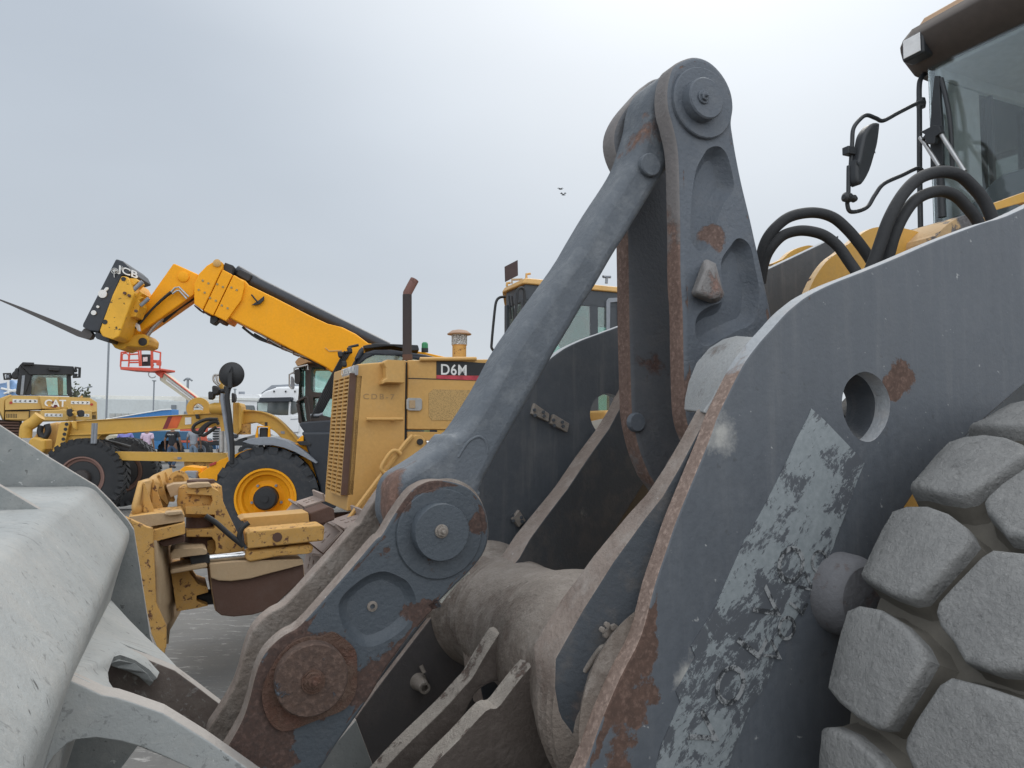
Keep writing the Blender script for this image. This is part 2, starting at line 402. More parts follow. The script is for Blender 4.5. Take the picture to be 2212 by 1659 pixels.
m_bc = paint('bell_crank_paint', (0.098, 0.112, 0.132), edge=.22, rust=(.15, .10, .082), rust2=(.11, .072, .06), sc=9, amount=-.09, dust=.25, dustc=(0.204, 0.204, 0.204), var=.15, rough=.6, bump=.5, rsharp=.06,
    patches=[pp('I', 1100, 60, 1.68, .09, .26), pp('H', 1130, 1450, 1.68, .06, .3), pp('I', 1060, 420, 1.68, .07, .3), pp('I', 930, 1150, 1.68, .12, .28), pp('I', 1500, 660, 1.68, .06, .3), pp('I', 870, 500, 1.68, .10, .2)])
m_bcedge = paint('bell_crank_edge_rust', (0.182, 0.169, 0.165), rust=(.19, .125, .10), rust2=(.13, .085, .07), patches=[pp('I', 820, 900, 1.7, .55, .3), pp('I', 460, 800, 1.95, .6, .3)], sc=7, amount=.02, rsharp=.1, rough=.8, bump=.6, dust=.3, dustc=(.26, .22, .21), var=.2)
m_rod = paint('tilt_rod_paint', (0.095, 0.108, 0.124), rust=(.17, .10, .075), rust2=(.12, .075, .06), sc=9, amount=-.12, dust=.4, dustc=(0.260, 0.273, 0.280), var=.12, rough=.65, bump=.5, rsharp=.1, grain=60, topdust=.35,
    patches=[pp('H', 520, 560, 1.8, .17, .33), pp('F', 930, 240, 1.8, .07, .28), pp('F', 600, 330, 1.8, .12, .36), pp('H', 600, 800, 1.8, .12, .2), pp('F', 520, 560, 1.8, .16, .4)])
m_link = paint('link_paint', (0.060, 0.072, 0.085), rust=(.088, .052, .041), rust2=(.058, .042, .037), sc=11, amount=-.10, edge=.30, var=.10, rough=.5, bump=.4, rsharp=.02, dust=.12, dustc=(.14, .14, .14),
    patches=[pp('F', 1240, 660, 1.70, .045, .55), pp('G', 560, 640, 1.7, .07, .5), pp('G', 430, 1020, 1.7, .09, .42), pp('G', 400, 1340, 1.7, .09, .4), pp('G', 800, 1030, 1.7, .155, .5), pp('G', 1180, 1070, 1.7, .06, .4),
             pp('G', 1380, 870, 1.7, .08, .42), pp('G', 230, 1500, 1.7, .14, .55), pp('G', 1500, 500, 1.7, .06, .35), pp('G', 640, 1600, 1.7, .07, .32), pp('G', 1640, 560, 1.7, .05, .5), pp('F', 700, 560, 1.7, .05, .3),
             pp('F', 950, 360, 1.70, .06, .42), pp('F', 720, 420, 1.70, .08, .36), pp('F', 600, 860, 1.7, .05, .3), pp('F', 900, 960, 1.7, .06, .3)])
m_rust = paint('heavy_rust', (.12, .075, .055), rust=(.13, .06, .038), rust2=(.07, .042, .035), sc=10, amount=.25, rsharp=.2, rough=.9, bump=.9, var=.25, dust=.3, dustc=(.20, .16, .13))
m_cap = paint('pin_cap_paint', (0.066, 0.079, 0.093), rust=(.11, .05, .035), rust2=(.06, .035, .03), sc=14, amount=-.04, var=.08, rough=.5, bump=.35, dust=.0)
m_caprust = paint('rusted_pin_cap', (0.104, 0.124, 0.150), rust=(.105, .066, .05), rust2=(.075, .052, .043), sc=8, amount=.26, rsharp=.03, rough=.85, bump=.8, var=.1)
m_bolt = paint('dusty_bolt', (0.210, 0.182, 0.157), sc=30, amount=0, rough=.7, bump=.4, dust=.5)
m_black = flat('black_rubber', (.022, .023, .025), rough=.6, bump=.1, sc=60)
m_hose = paint('dusty_hose_rubber', (.028, .029, .031), sc=12, amount=-.5, topdust=.35, dustc=(.16, .155, .15), rough=.75, bump=.3, var=.15)
m_dark = flat('dark_void_metal', (.03, .032, .036), rough=.7)
m_yel = paint('loader_yellow', (.62, .35, .075), rust=(.14, .07, .045), sc=9, amount=-.12, dust=.2, dustc=(.45, .33, .18), rough=.5, bump=.1, var=.06)
m_yedge = paint('chipped_yellow_edge', (.62, .42, .22), rust=(.12, .06, .04), sc=22, amount=.08, rough=.6, bump=.3)
m_chrome = flat('chrome_rod', (.7, .7, .7), rough=.2, metal=1)

m_foot = paint('greasy_brown_plate', (0.072, 0.066, 0.066), rust=(.07, .048, .04), rust2=(.05, .038, .035), sc=5, amount=.08, rsharp=.3, rough=.7, bump=.3, dust=.4, dustc=(.13, .11, .10))
# ---- lift arms: one outline in (s, z), used for both sides
face = R('U', (2460, 318), (2460, 318), (2212, 449)) + R('K', (1900, 515), (1600, 628), (1300, 757), (1030, 868), (820, 950), (650, 1035), (560, 1100), (480, 1170), (390, 1270), (300, 1370), (200, 1500)) \
     + R('I', (1300, 1060), (1230, 1200), (1150, 1370), (1090, 1540)) + R('O', (1480, 830), (1400, 1030), (1330, 1240)) + R('N', (1250, 330), (1150, 700), (1000, 1000), (850, 1350), (740, 1659)) \
     + R('U', (1190, 1800), (1060, 2060), (1060, 2060), (1500, 2300), (1500, 2300), (1780, 1900), (1850, 1640), (1905, 1250), (1975, 1065), (2190, 850), (2460, 640), (2460, 640))
arm = crv(LF.SZ(face, DN), 4)
hole = crv(LF.SZ(R('L', (1065, 117), (1160, 165), (1225, 270), (1240, 370), (1215, 490), (1150, 590), (1080, 627), (990, 590), (920, 480), (890, 350), (915, 220), (980, 145)), DN), 4)
plate('lift_arm', arm, LF, DN, .042, [m_arm, m_edge], loader, holes=[hole], rnd=.005, wear=.02)
# boss ring round the hole gives the deep bore seen through it
hc = (sum(p[0] for p in hole)/len(hole), sum(p[1] for p in hole)/len(hole))
bm = bmesh.new()
ho = inset(ccw(hole), -.012)
add_plate(bm, ho, LF, DN+.042, .085, holes=[hole]); obj('arm_bore', bm, [m_farm, m_farm], loader)
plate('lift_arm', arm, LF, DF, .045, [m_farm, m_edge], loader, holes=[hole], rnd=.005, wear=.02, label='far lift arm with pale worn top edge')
plate('lift_arm_foot', LF.SZ(R('G', (1760, 430), (1560, 690), (1240, 1110), (1105, 1300), (1240, 1659), (1300, 1800), (2300, 1800), (2300, 700), (2000, 500)), 2.36), LF, 2.36, .03, [m_foot, m_edge2], loader, bev=.004)
# ---- inner bracket plates of both arms (edges run down to the cross tube)
def bracket(name, rows, mats, T):
    bm = bmesh.new(); fr = [LF.at(*p[:3]) for p in rows]
    fl = [Vector((p[0], -p[1], 0)) for p in rows]; tri = tessellate_polygon([fl]); v = [bm.verts.new(p) for p in fr]
    for t in tri: bm.faces.new([v[i] for i in t])
    v2 = [bm.verts.new(p+LF.n*(r_[3] if len(r_) > 3 else T)) for p, r_ in zip(fr, rows)]
    for t in tri: bm.faces.new([v2[i] for i in t])
    n = len(v)
    for i in range(n):
        f = bm.faces.new((v[i-1], v[i], v2[i], v2[i-1])); f.material_index = 1
    return obj(name, bm, mats, loader, bev=.005)
nb = R('V', (745, 90, 1.296, .05), (705, 165, 1.296, .05), (668, 235, 1.30, .055), (630, 300, 1.31, .062), (590, 350, 1.33, .07), (550, 405, 1.34, .078), (510, 460, 1.35, .085), (475, 515, 1.36, .092), (440, 570, 1.37, .10), (400, 640, 1.38, .105), (372, 690, 1.38, .105), (370, 760, 1.38, .09), (382, 830, 1.38, .08), (405, 895, 1.38, .07), (450, 980, 1.38, .06), (560, 900, 1.30, .04), (640, 500, 1.30, .04), (720, 260, 1.296, .04))
bracket('arm_bracket', nb, [paint('bracket_inner_dusty', (0.055, 0.062, 0.071), rust=(.17, .12, .095), rust2=(.13, .09, .07), sc=7, amount=-.05, rsharp=.25, dust=.5, dustc=(.16, .135, .115), rough=.8, bump=.5,
    patches=[pp('N', 800, 1000, 1.4, .16, .35)]), m_edge2], .055)
fb = R('V', (575, -20, 2.34, .06), (548, 45, 2.33, .08), (524, 95, 2.32, .08), (500, 140, 2.30, .09), (450, 210, 2.26, .095), (400, 285, 2.22, .095), (350, 350, 2.18, .10), (310, 405, 2.14, .11), (285, 450, 2.12, .12), (250, 495, 2.10, .13), (215, 535, 2.08, .14), (183, 568, 2.06, .15), (184, 640, 2.06, .14), (188, 740, 2.06, .12), (205, 820, 2.06, .10), (330, 780, 2.06, .1), (430, 600, 2.2, .1), (480, 440, 2.3, .05), (640, 180, 2.37, .03), (660, -20, 2.37, .03))
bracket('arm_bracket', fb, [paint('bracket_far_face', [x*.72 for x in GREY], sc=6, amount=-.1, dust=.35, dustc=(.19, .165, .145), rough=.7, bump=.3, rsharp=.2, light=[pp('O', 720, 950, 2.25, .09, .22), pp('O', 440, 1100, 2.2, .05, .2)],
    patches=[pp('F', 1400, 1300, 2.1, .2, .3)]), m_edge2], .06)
# ---- cross tube with fillets flaring into both sides
tc_ = LF.sz(*R('N', (330, 800))[0], 1.75)
prof = []
for i in range(141):
    d = 1.29 + (2.42-1.29)*i/140
    r = .182 + .082/(1+math.exp((d-1.55)/.035)) + .038*math.exp(-((d-1.74)/.15)**2) - .045/(1+math.exp((d-1.375)/.004)) + .035*math.exp(-((d-1.29)/.035)**2) + .03/(1+math.exp(-(d-2.33)/.02)) + .004*math.sin((d-1.38)*260)*(1 if d < 1.47 or d > 2.12 else .15)
    prof.append((r, d))
TC = LF.P(.985, 0, .958)
lathe('cross_tube', TC, LF.n, prof, m_cast, loader, n=96, smooth=60)
m_dkc = paint('greasy_lug_side', (.085, .068, .058), rust=(.085, .055, .043), rust2=(.06, .042, .035), sc=7, amount=.05, rsharp=.3, rough=.75, bump=.6, dust=.5, dustc=(.19, .16, .14))
m_worn = paint('scraped_lug_edge', (.27, .24, .21), rust=(.13, .095, .078), rust2=(.10, .07, .058), sc=16, amount=.10, rsharp=.06, rough=.8, bump=.8, dust=.5, dustc=(.42, .39, .34))
# ---- cylinder lugs (two prongs in front of the tube)
p1 = R('V', (300, 660), (245, 628), (222, 652), (195, 695), (172, 735), (148, 762), (100, 815), (0, 912), (-60, 980), (-60, 980), (-70, 1120), (-70, 1120), (20, 1100), (60, 1010), (105, 925), (145, 845), (178, 778), (210, 752), (245, 742), (300, 735), (340, 660))
plate('cylinder_lug', crv(LF.SZ(p1, 1.80), 3), LF, 1.80, .065, [m_dkc, m_worn], loader, bev=.010, seg=3)
p2 = R('V', (430, 610), (375, 640), (330, 690), (290, 735), (255, 780), (232, 808), (205, 815), (140, 885), (70, 955), (0, 1040), (-40, 1120), (-40, 1120), (440, 1120), (440, 1120), (400, 950), (395, 850), (400, 740))
plate('cylinder_lug', crv(LF.SZ(p2, 1.60), 3), LF, 1.60, .06, [m_dkc, m_worn], loader, bev=.008, seg=3)
# ---- bell crank: two cast plates
bc = R('H', (845, 185), (980, 128), (1100, 160), (1200, 260), (1260, 380), (1278, 500), (1265, 610), (1275, 700), (1300, 850), (1340, 1050), (1400, 1300), (1440, 1480), (1480, 1659)) + R('I', (1500, 370), (1550, 610), (1640, 1000), (1640, 1400)) \
   + R('O', (1700, 900), (1500, 1000), (1300, 900), (1225, 760), (1130, 420), (1060, 300)) 
bcn = R('H', (845, 188), (980, 128), (1100, 160), (1200, 260), (1260, 380), (1278, 500), (1265, 610), (1275, 700), (1300, 850), (1340, 1050), (1400, 1300), (1440, 1480), (1480, 1659)) + R('I', (1500, 370), (1550, 610), (1610, 1000), (1600, 1500), (1300, 1750), (1060, 1700), (975, 1540), (920, 1350), (905, 1000), (897, 600), (882, 350), (880, 0)) + R('H', (878, 1300), (865, 850), (830, 650), (795, 520), (785, 400), (800, 290))
pk1 = R('H', (1050, 850), (1090, 800), (1160, 785), (1215, 835), (1250, 940), (1272, 1060), (1255, 1120), (1200, 1200), (1150, 1330), (1100, 1480), (1060, 1560), (1000, 1530), (960, 1460), (957, 1300), (972, 1100), (1000, 950))
pk2 = R('I', (1245, 130), (1290, 75), (1345, 80), (1395, 140), (1425, 280), (1455, 450), (1440, 620), (1390, 700), (1300, 740), (1180, 800), (1080, 855), (1010, 815), (990, 720), (1010, 630), (1080, 570), (1180, 530), (1200, 450), (1180, 330), (1185, 220))
bcs = crv(LF.SZ(bcn, 1.68), 4)
plate('bell_crank_plate', bcs, LF, 1.68, .06, [m_bc, m_bcedge], loader, pockets=[(crv(LF.SZ(pk1, 1.68), 4), .04, .03), (crv(LF.SZ(pk2, 1.68), 4), .04, .03)], rnd=.016, wear=.012)
# far cheek: hugs the near one at the top, its lower leg bends to the rear
bcf = R('I', (500, -500), (500, 0), (505, 350), (510, 700), (520, 1100), (530, 1350), (560, 1520), (600, 1659)) + R('O', (1210, 690), (1210, 690), (1500, 1100), (1500, 1100), (1800, 700), (1750, 100)) + R('I', (1300, 700), (1000, 0)) + R('H', (900, 800), (800, 350), (700, 290), (560, 420), (450, 560), (400, 700), (420, 850), (500, 1000))
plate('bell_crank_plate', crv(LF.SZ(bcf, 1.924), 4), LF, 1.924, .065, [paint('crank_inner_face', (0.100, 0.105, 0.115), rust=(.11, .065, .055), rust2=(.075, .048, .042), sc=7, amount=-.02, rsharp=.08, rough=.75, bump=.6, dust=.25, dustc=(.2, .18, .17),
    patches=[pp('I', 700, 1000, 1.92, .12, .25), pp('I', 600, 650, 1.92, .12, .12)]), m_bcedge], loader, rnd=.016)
# rib between the cheeks and the pivot boss
lathe('crank_pivot_boss', LF.P(*((lambda q: (q[0], 0, q[1]))(LF.sz(*R('I', (1100, 1800))[0], 1.80)))), LF.n, [(.075, 1.735), (.085, 1.75), (.085, 1.83), (.085, 1.91), (.075, 1.93)], m_bcedge, loader, smooth=60)
fc = LF.sz(*R('O', (1145, 300))[0], 1.90)
lathe('crank_grease_boss', LF.P(fc[0], 0, fc[1]), LF.n, [(0, 1.912), (.026, 1.912), (.030, 1.917), (.030, 1.93)], m_bc, loader, smooth=50)
# stop block between the pockets
sb = bmesh.new()
tip = [R('I', q)[0] for q in ((1065, 250), (1135, 430), (1205, 490), (1130, 530), (950, 500), (990, 400), (1170, 260))]
b0 = [LF.at(*R('I', q)[0], 1.70) for q in ((1050, 190), (940, 495), (1130, 560), (1215, 500), (1150, 240))]
b1 = [LF.at(*R('I', q)[0], 1.625) for q in ((1070, 275), (990, 470), (1125, 520), (1185, 480), (1110, 290))]
v0 = [sb.verts.new(p) for p in b0]; v1 = [sb.verts.new(p) for p in b1]
sb.faces.new(v1)
for i in range(5): sb.faces.new((v0[i-1], v0[i], v1[i], v1[i-1]))
sb.faces.new(v0[::-1])
obj('stop_block', sb, [paint('rubbed_rust_block', (.20, .19, .185), rust=(.24, .15, .12), rust2=(.2, .13, .11), sc=12, amount=.14, rsharp=.1, rough=.85, bump=.8)], loader, bev=.014, seg=3)
# ---- top pin
def zpt(k, x, y, D): q = LF.sz(*R(k, (x, y))[0], D); return LF.P(q[0], 0, q[1])
def hexbolt(bm, c, D, rh, h, rw, mi=0):
    add_lathe(bm, c, LF.n, [(rw, D), (rw, D-h*.35), (rw*.93, D-h*.45)], 32, mi)
    add_lathe(bm, c, LF.n, [(rh, D-h*.4), (rh, D-h*.95), (rh*.85, D-h*1.05), (0, D-h*1.05)], 6, mi)
    add_lathe(bm, c, LF.n, [(rh*.4, D-h), (rh*.4, D-h*1.6), (rh*.3, D-h*1.75)], 16, mi)
c = zpt('H', 1033, 480, 1.68)
lathe('pin_washer', c, LF.n, [(.104, 1.68), (.104, 1.670), (.101, 1.667), (0, 1.667)], [m_bc], loader, n=64)
pcap = lathe('pin_cap', zpt('H', 1065, 440, 1.64), LF.n, [(.060, 1.668), (.060, 1.636), (.056, 1.632), (0, 1.632)], [m_bc], loader, n=64)
bm = bmesh.new(); hexbolt(bm, zpt('H', 1068, 418, 1.62), 1.632, .013, .013, .019); obj('bolt', bm, m_bc, pcap)
lathe('pin', c, LF.n, [(.075, 1.70), (.075, 2.0)], m_rust, loader)
# ---- tilt rod from the crank pin down to the hitch links
rod = R('H', (980, 200), (850, 215), (740, 280), (680, 370), (650, 470), (635, 570), (600, 700), (550, 850), (480, 980), (330, 1210), (200, 1430), (80, 1630)) + R('B', (1900, 800), (1700, 1160), (1500, 1470)) + R('T', (1640, 210), (1500, 370), (1300, 520), (1100, 650), (930, 760), (830, 900), (790, 1100), (800, 1400), (1000, 1700), (1350, 1900), (1750, 1800), (2000, 1500), (2040, 1200), (2060, 1000), (2110, 800)) \
    + R('S', (820, 1650), (960, 1390), (1190, 1010), (1370, 700), (1530, 450), (1600, 330), (1790, 0)) + R('H', (490, 1430), (600, 1250), (755, 1000), (860, 850), (960, 700), (1130, 520), (1150, 350))
rodsz = crv(LF.SZ(rod, 1.775), 3)
dish = R('T', (1850, 400), (1920, 300), (2010, 260), (2090, 300), (2140, 420), (2100, 560), (2000, 710), (1900, 660), (1740, 540), (1790, 460))
plate('tilt_rod', rodsz, LF, 1.765, .135, [m_rod, m_rod], loader, rnd=.026)
tube('raised_lip', [LF.at(*q, 1.767) for q in R('T', (1740, 520), (1800, 420), (1870, 320), (1950, 260), (2030, 240), (2100, 290), (2135, 380), (2140, 470))], .0045, m_rod, loader, n=8)
lathe('rod_stud', zpt('H', 655, 925, 1.76), LF.n, [(.034, 1.79), (.034, 1.752), (.031, 1.748), (0, 1.747)], m_rod, loader, n=40)
# knuckle drums (rounded ends of the rod)
lathe('rod_knuckle', zpt('T', 1500, 1380, 1.80), LF.n, [(.09, 1.758), (.108, 1.764), (.115, 1.79), (.117, 1.83), (.115, 1.87), (.108, 1.90), (.09, 1.91)], m_cast, loader, n=64, smooth=60)
# ---- hitch links
lk = R('F', (940, 350), (1060, 358), (1180, 400), (1262, 475), (1312, 570), (1336, 690), (1330, 800), (1290, 900), (1200, 1012), (1100, 1110), (970, 1240)) + R('G', (1705, 475), (1560, 640), (1340, 920), (1230, 1110), (1110, 1290), (960, 1500), (860, 1659), (740, 1800), (400, 1900), (100, 1850), (60, 1700), (140, 1560), (230, 1410), (290, 1290), (335, 1150), (372, 1000), (425, 860), (500, 765), (590, 690), (700, 625), (900, 405), (1100, 175), (1250, 0)) + R('F', (560, 745), (640, 610), (760, 440), (850, 375))
link = crv(LF.SZ(lk, 1.70), 3)
kid = R('G', (985, 520), (1000, 430), (1090, 335), (1200, 260), (1310, 232), (1400, 258), (1485, 310), (1535, 400), (1540, 480), (1495, 600), (1400, 695), (1240, 775), (1130, 760), (1030, 660))
m_linkedge = m_edge2
plate('hitch_link', link, LF, 1.70, .052, [m_link, m_linkedge], loader, pockets=[(crv(LF.SZ(kid, 1.70), 4), .018, .022)], rnd=.006, wear=.012)
plate('hitch_link', link, LF, 1.925, .055, [m_cast, m_linkedge], loader, rnd=.006)
c = zpt('F', 978, 738, 1.70)
w1 = lathe('pin_washer', c, LF.n, [(.107, 1.70), (.107, 1.695), (.105, 1.693), (0, 1.693)], m_link, loader, n=72)
pc1 = lathe('pin_cap', zpt('F', 1003, 732, 1.655), LF.n, [(.067, 1.694), (.067, 1.660), (.065, 1.657), (0, 1.656)], m_cap, loader, n=72)
bm = bmesh.new(); hexbolt(bm, zpt('F', 1008, 728, 1.64), 1.657, .012, .013, .016); obj('bolt', bm, m_bolt, pc1)
sh = R('G', (930, 668), (1000, 700), (1095, 790), (1112, 900), (1105, 1080), (1060, 1180), (990, 1240), (800, 1310), (640, 1372), (560, 1378), (490, 1330), (440, 1230), (425, 1100), (470, 970), (540, 850), (640, 745), (760, 700), (850, 700))
plate('wear_plate', crv(LF.SZ(sh, 1.70), 3), LF, 1.690, .012, [m_rust, m_rust], loader, bev=.003)
pc2 = lathe('pin_cap', zpt('G', 797, 1032, 1.65), LF.n, [(.077, 1.692), (.077, 1.660), (.074, 1.656), (0, 1.654)], m_caprust, loader, n=72, label='fully rusted lower pin cap')
bm = bmesh.new(); add_lathe(bm, zpt('G', 800, 1035, 1.65), LF.n, [(.025, 1.656), (.025, 1.649), (.021, 1.649), (.020, 1.645)], 32); hexbolt(bm, zpt('G', 808, 1040, 1.63), 1.646, .013, .014, .018); obj('bolt', bm, m_rust, pc2)
lathe('grease_plug', zpt('G', 1225, 483, 1.72), LF.n, [(.012, 1.728), (.012, 1.715), (.006, 1.713), (.006, 1.722), (0, 1.722)], m_bolt, loader, n=20)
lathe('pin', c, LF.n, [(.09, 1.72), (.09, 1.97)], m_rust, loader)
# weld bead between link and tube
bead = [LF.at(*p, 1.715) for p in R('F', (1190, 1015), (1150, 1045), (1100, 1090), (1040, 1160), (980, 1235))]
tube('weld_bead', bead, .006, flat('chalky_sealant', (.5, .5, .45), rough=.9, bump=.8, sc=150), loader, n=8)
# rounded cover sleeve beside the near arm
A_ = [LF.at(*p, 1.295) for p in R('I', (1420, 800), (1370, 850), (1320, 930), (1250, 1030), (1180, 1150), (1120, 1260), (1060, 1340))]
B_ = [LF.at(*p, 1.50) for p in R('I', (1300, 792), (1200, 818), (1100, 880), (1010, 985), (955, 1120), (930, 1240), (925, 1325))]
ruled('pivot_cover', A_, B_, paint('cover_grey_rust', (0.300, 0.307, 0.307), rust=(.13, .09, .07), rust2=(.10, .075, .06), sc=9, amount=.06, rsharp=.15, rough=.8, bump=.6, dust=.3), loader, solid=.012, bev=.004)
# small fittings
def clampbox(k, pts, D, T=.02):
    pl = plate('hose_clamp', LF.SZ(R(k, *pts), D), LF, D-T, T, [m_bolt, m_bolt], loader, bev=.004)
    cx = sum(p[0] for p in pts)/len(pts); cy = sum(p[1] for p in pts)/len(pts)
    for dx, dy in ((-35, -25), (35, 20), (-30, 15), (30, -10)):
        lathe('bolt', zpt(k, cx+dx, cy+dy, D-T), LF.n, [(.006, D-T), (.006, D-T-.006), (0, D-T-.006)], m_farm, pl, n=8)
clampbox('O', ((360, 160), (470, 240), (465, 300), (340, 240)), DF)
clampbox('O', ((500, 240), (615, 310), (600, 375), (475, 310)), DF)
clampbox('O', ((250, 930), (300, 1010), (250, 1060), (200, 1000)), DF)
fit = lathe('grease_fitting', zpt('G', 1575, 1045, 2.34), LF.n, [(.030, 2.37), (.024, 2.34), (.018, 2.31), (.018, 2.29), (.011, 2.29), (.011, 2.31), (0, 2.31)], m_bolt, loader, n=24)
tube('grease_nipple', [pz('G', 1580, 915, 2.34), pz('G', 1605, 970, 2.33)], .007, m_bolt, loader, n=8, sm=False)
sp = plate('sensor_plate', LF.SZ(R('N', (915, 590), (985, 640), (930, 725), (830, 655)), 1.36), LF, 1.335, .008, [m_bolt, m_bolt], loader, bev=.002)
for q in ((905, 620), (945, 640), (870, 655), (895, 695)): lathe('bolt', zpt('N', *q, 1.33), LF.n, [(.006, 1.335), (.006, 1.328), (0, 1.327)], m_bolt, sp, n=8)
tube('grease_line', [pz('N', 960, 680, 1.33), pz('N', 900, 770, 1.335), pz('N', 860, 790, 1.335), pz('N', 800, 870, 1.35), pz('N', 740, 960, 1.36)], .006, m_bolt, loader, n=8)
tube('grease_line', [pz('N', 740, 960, 1.36), pz('N', 775, 930, 1.36), pz('N', 740, 1030, 1.38), pz('N', 705, 1180, 1.42), pz('N', 695, 1370, 1.45)], .003, m_black, loader, n=8)
# big pin head low on the arm, behind the tyre
lathe('arm_pin_head', zpt('M', 1010, 420, 1.20), LF.n, [(.092, 1.25), (.09, 1.215), (.082, 1.19), (.07, 1.18), (.0, 1.178)], paint('pinhead', (0.136, 0.136, 0.144), rust=(.15, .09, .065), sc=9, amount=.11, rsharp=.1, rough=.8, bump=.5), loader, n=64)
# ---- worn decal strip on the near arm with ghost lettering
m_dec, t, b = mat_base('peeling_decal')
g = N(t, 'ShaderNodeNewGeometry'); gp = g.outputs['Position']
n1 = noise(t, rmap(t, gp, (.3, .8, .4), (7, 7, 9)), 1.4, 12, .8, .5); n2 = noise(t, gp, 70, 5, .7)
n5 = noise(t, rmap(t, gp, (.3, .75, .4), (14, 14, 70)), 1.2, 9, .75, .3)
n6 = noise(t, rmap(t, gp, (.2, -.5, .4), (60, 12, 12)), 1.2, 8, .75, .3)
s3 = N(t, 'ShaderNodeSeparateXYZ'); t.links.new(g.outputs['Position'], s3.inputs[0])
hgt = mrange(t, s3.outputs['Z'], 1.2, 1.6, -.004, .034)
v_ = mth(t, 'ADD', mth(t, 'MULTIPLY', n1, .55), mth(t, 'ADD', mth(t, 'MULTIPLY', n5, .25), mth(t, 'MULTIPLY', n6, .20)))
keep = mrange(t, mth(t, 'ADD', v_, hgt), .493, .503)
c = mix(t, mrange(t, n2, .35, .7), (.20, .225, .235), (.265, .29, .30)); c = mix(t, mrange(t, n2, .72, .75), c, (.45, .46, .46))
t.links.new(mix(t, keep, (.085, .092, .103), c), b.inputs['Base Color']); b.inputs['Roughness'].default_value = .45
dc = LF.SZ(R('L', (665, 385), (760, 470), (980, 700), (1050, 775), (1000, 900), (930, 1100), (840, 1330), (790, 1500), (700, 1659)) + R('N', (2140, 780), (2060, 1040), (1930, 1240), (1850, 1450), (1790, 1600), (1740, 1760), (1230, 1760), (1290, 1500), (1430, 1180), (1400, 1100), (1540, 850), (1510, 770), (1680, 500), (1820, 180), (1900, 0)) + R('L', (210, 1300), (330, 1080), (480, 780), (560, 600), (640, 450)), DN)
dec = plate('decal', dc, LF, DN-.0022, .002, [m_dec, m_dec], loader, bev=0)
m_gl, t, b = mat_base('ghost_letter')
g = N(t, 'ShaderNodeNewGeometry'); n1 = noise(t, g.outputs['Position'], 45, 9, .75)
t.links.new(mix(t, mrange(t, n1, .46, .54), (.035, .038, .042), (.27, .28, .285)), b.inputs['Base Color']); b.inputs['Roughness'].default_value = .5
pA, pB = pz('N', 1560, 1640, DN-.004), pz('L', 950, 760, DN-.004)
xa = (pB-pA); L_ = xa.length; xa.normalize(); za = LF.n.cross(xa)*-1
if za.z < 0 and False: za = -za
text('decal_lettering', 'VOLVO', pA - za*.02 + xa*.03, xa, za, .075, m_gl, dec, ext=.0005, off=.0, wide=1.05, spacing=1.45)
text('decal_lettering', 'VOLVO', pA - za*.075 + xa*.26, xa, za, .05, m_gl, dec, ext=.0005, off=.0, wide=1.0, spacing=1.3)
# ---- hoses arching over the arms
def kz(pts, D0, D1=None):
    D1 = D1 or D0; q = R('K', *pts); n = len(q)
    return [LF.at(*p, D0+(D1-D0)*i/(n-1)) for i, p in enumerate(q)]
tube('hydraulic_hose', kz(((300, 900), (305, 760), (340, 640), (410, 545), (520, 465), (680, 437), (820, 470), (930, 560), (1030, 680), (1110, 800), (1160, 900)), 1.95, 1.75), .0185, m_hose, loader, n=16)
tube('hydraulic_hose', kz(((300, 950), (325, 800), (370, 700), (450, 612), (540, 575), (640, 570), (760, 602), (860, 680), (940, 790), (1000, 880), (1040, 980)), 1.95, 1.72), .0180, m_hose, loader, n=16)
tube('hydraulic_hose', kz(((1040, 1000), (1100, 850), (1160, 690), (1230, 490), (1330, 310), (1450, 190), (1600, 142), (1740, 165), (1850, 260), (1920, 350), (1965, 440), (2000, 540)), 1.72, 1.60), .0205, m_hose, loader, n=16)
tube('hydraulic_hose', kz(((1190, 920), (1225, 770), (1265, 620), (1325, 480), (1410, 360), (1510, 300), (1620, 282), (1720, 320), (1800, 400), (1870, 490), (1930, 620)), 1.72, 1.62), .0195, m_hose, loader, n=16)
# ---- front frame towers in yellow between the arms
ft = R('K', (600, 1150), (640, 1030), (700, 900), (780, 790), (860, 728), (930, 672), (1000, 615), (1070, 568), (1140, 543), (1260, 540), (1350, 552), (1470, 588), (1510, 645), (1700, 900), (1700, 1200))
plate('frame_tower', crv(LF.SZ(ft, 1.98), 3), LF, 1.98, .03, [m_yel, m_yedge], loader, bev=.003)
plate('frame_tower', crv(LF.SZ(R('K', (500, 800), (560, 745), (620, 690), (700, 655), (780, 648), (900, 700), (900, 900)), 2.42), 3), LF, 2.50, .03, [m_yel, m_yedge], loader, bev=.003)
box('frame_body', LF, 1.9, 4.2, 1.50, 2.2, .55, 1.5, m_yel, loader, bev=.03)
box('axle_housing', LF, 1.75, 2.3, 1.05, 2.7, .6, 1.0, m_yel, loader, bev=.06)
plate('cab_base_panel', LF.SZ(R('K', (1985, 372), (2212, 290), (2500, 190), (2500, 420), (2212, 362), (1990, 425)), 1.80), LF, 1.80, .03, [m_yel, m_yedge], loader, bev=.003)
m_flk = paint('flaking_fender', (.50, .34, .18), rust=(.14, .14, .145), rust2=(.09, .08, .08), sc=9, amount=.14, rsharp=.04, rough=.8, bump=.4)
plate('inner_fender', crv(LF.SZ(R('K', (1560, 640), (1590, 590), (1640, 535), (1720, 480), (1810, 450), (1900, 470), (2500, 440), (2500, 440), (2500, 900), (2500, 900), (1560, 900), (1560, 900)), 1.86), 3), LF, 1.86, .4, [m_flk, m_flk], loader, bev=.006)
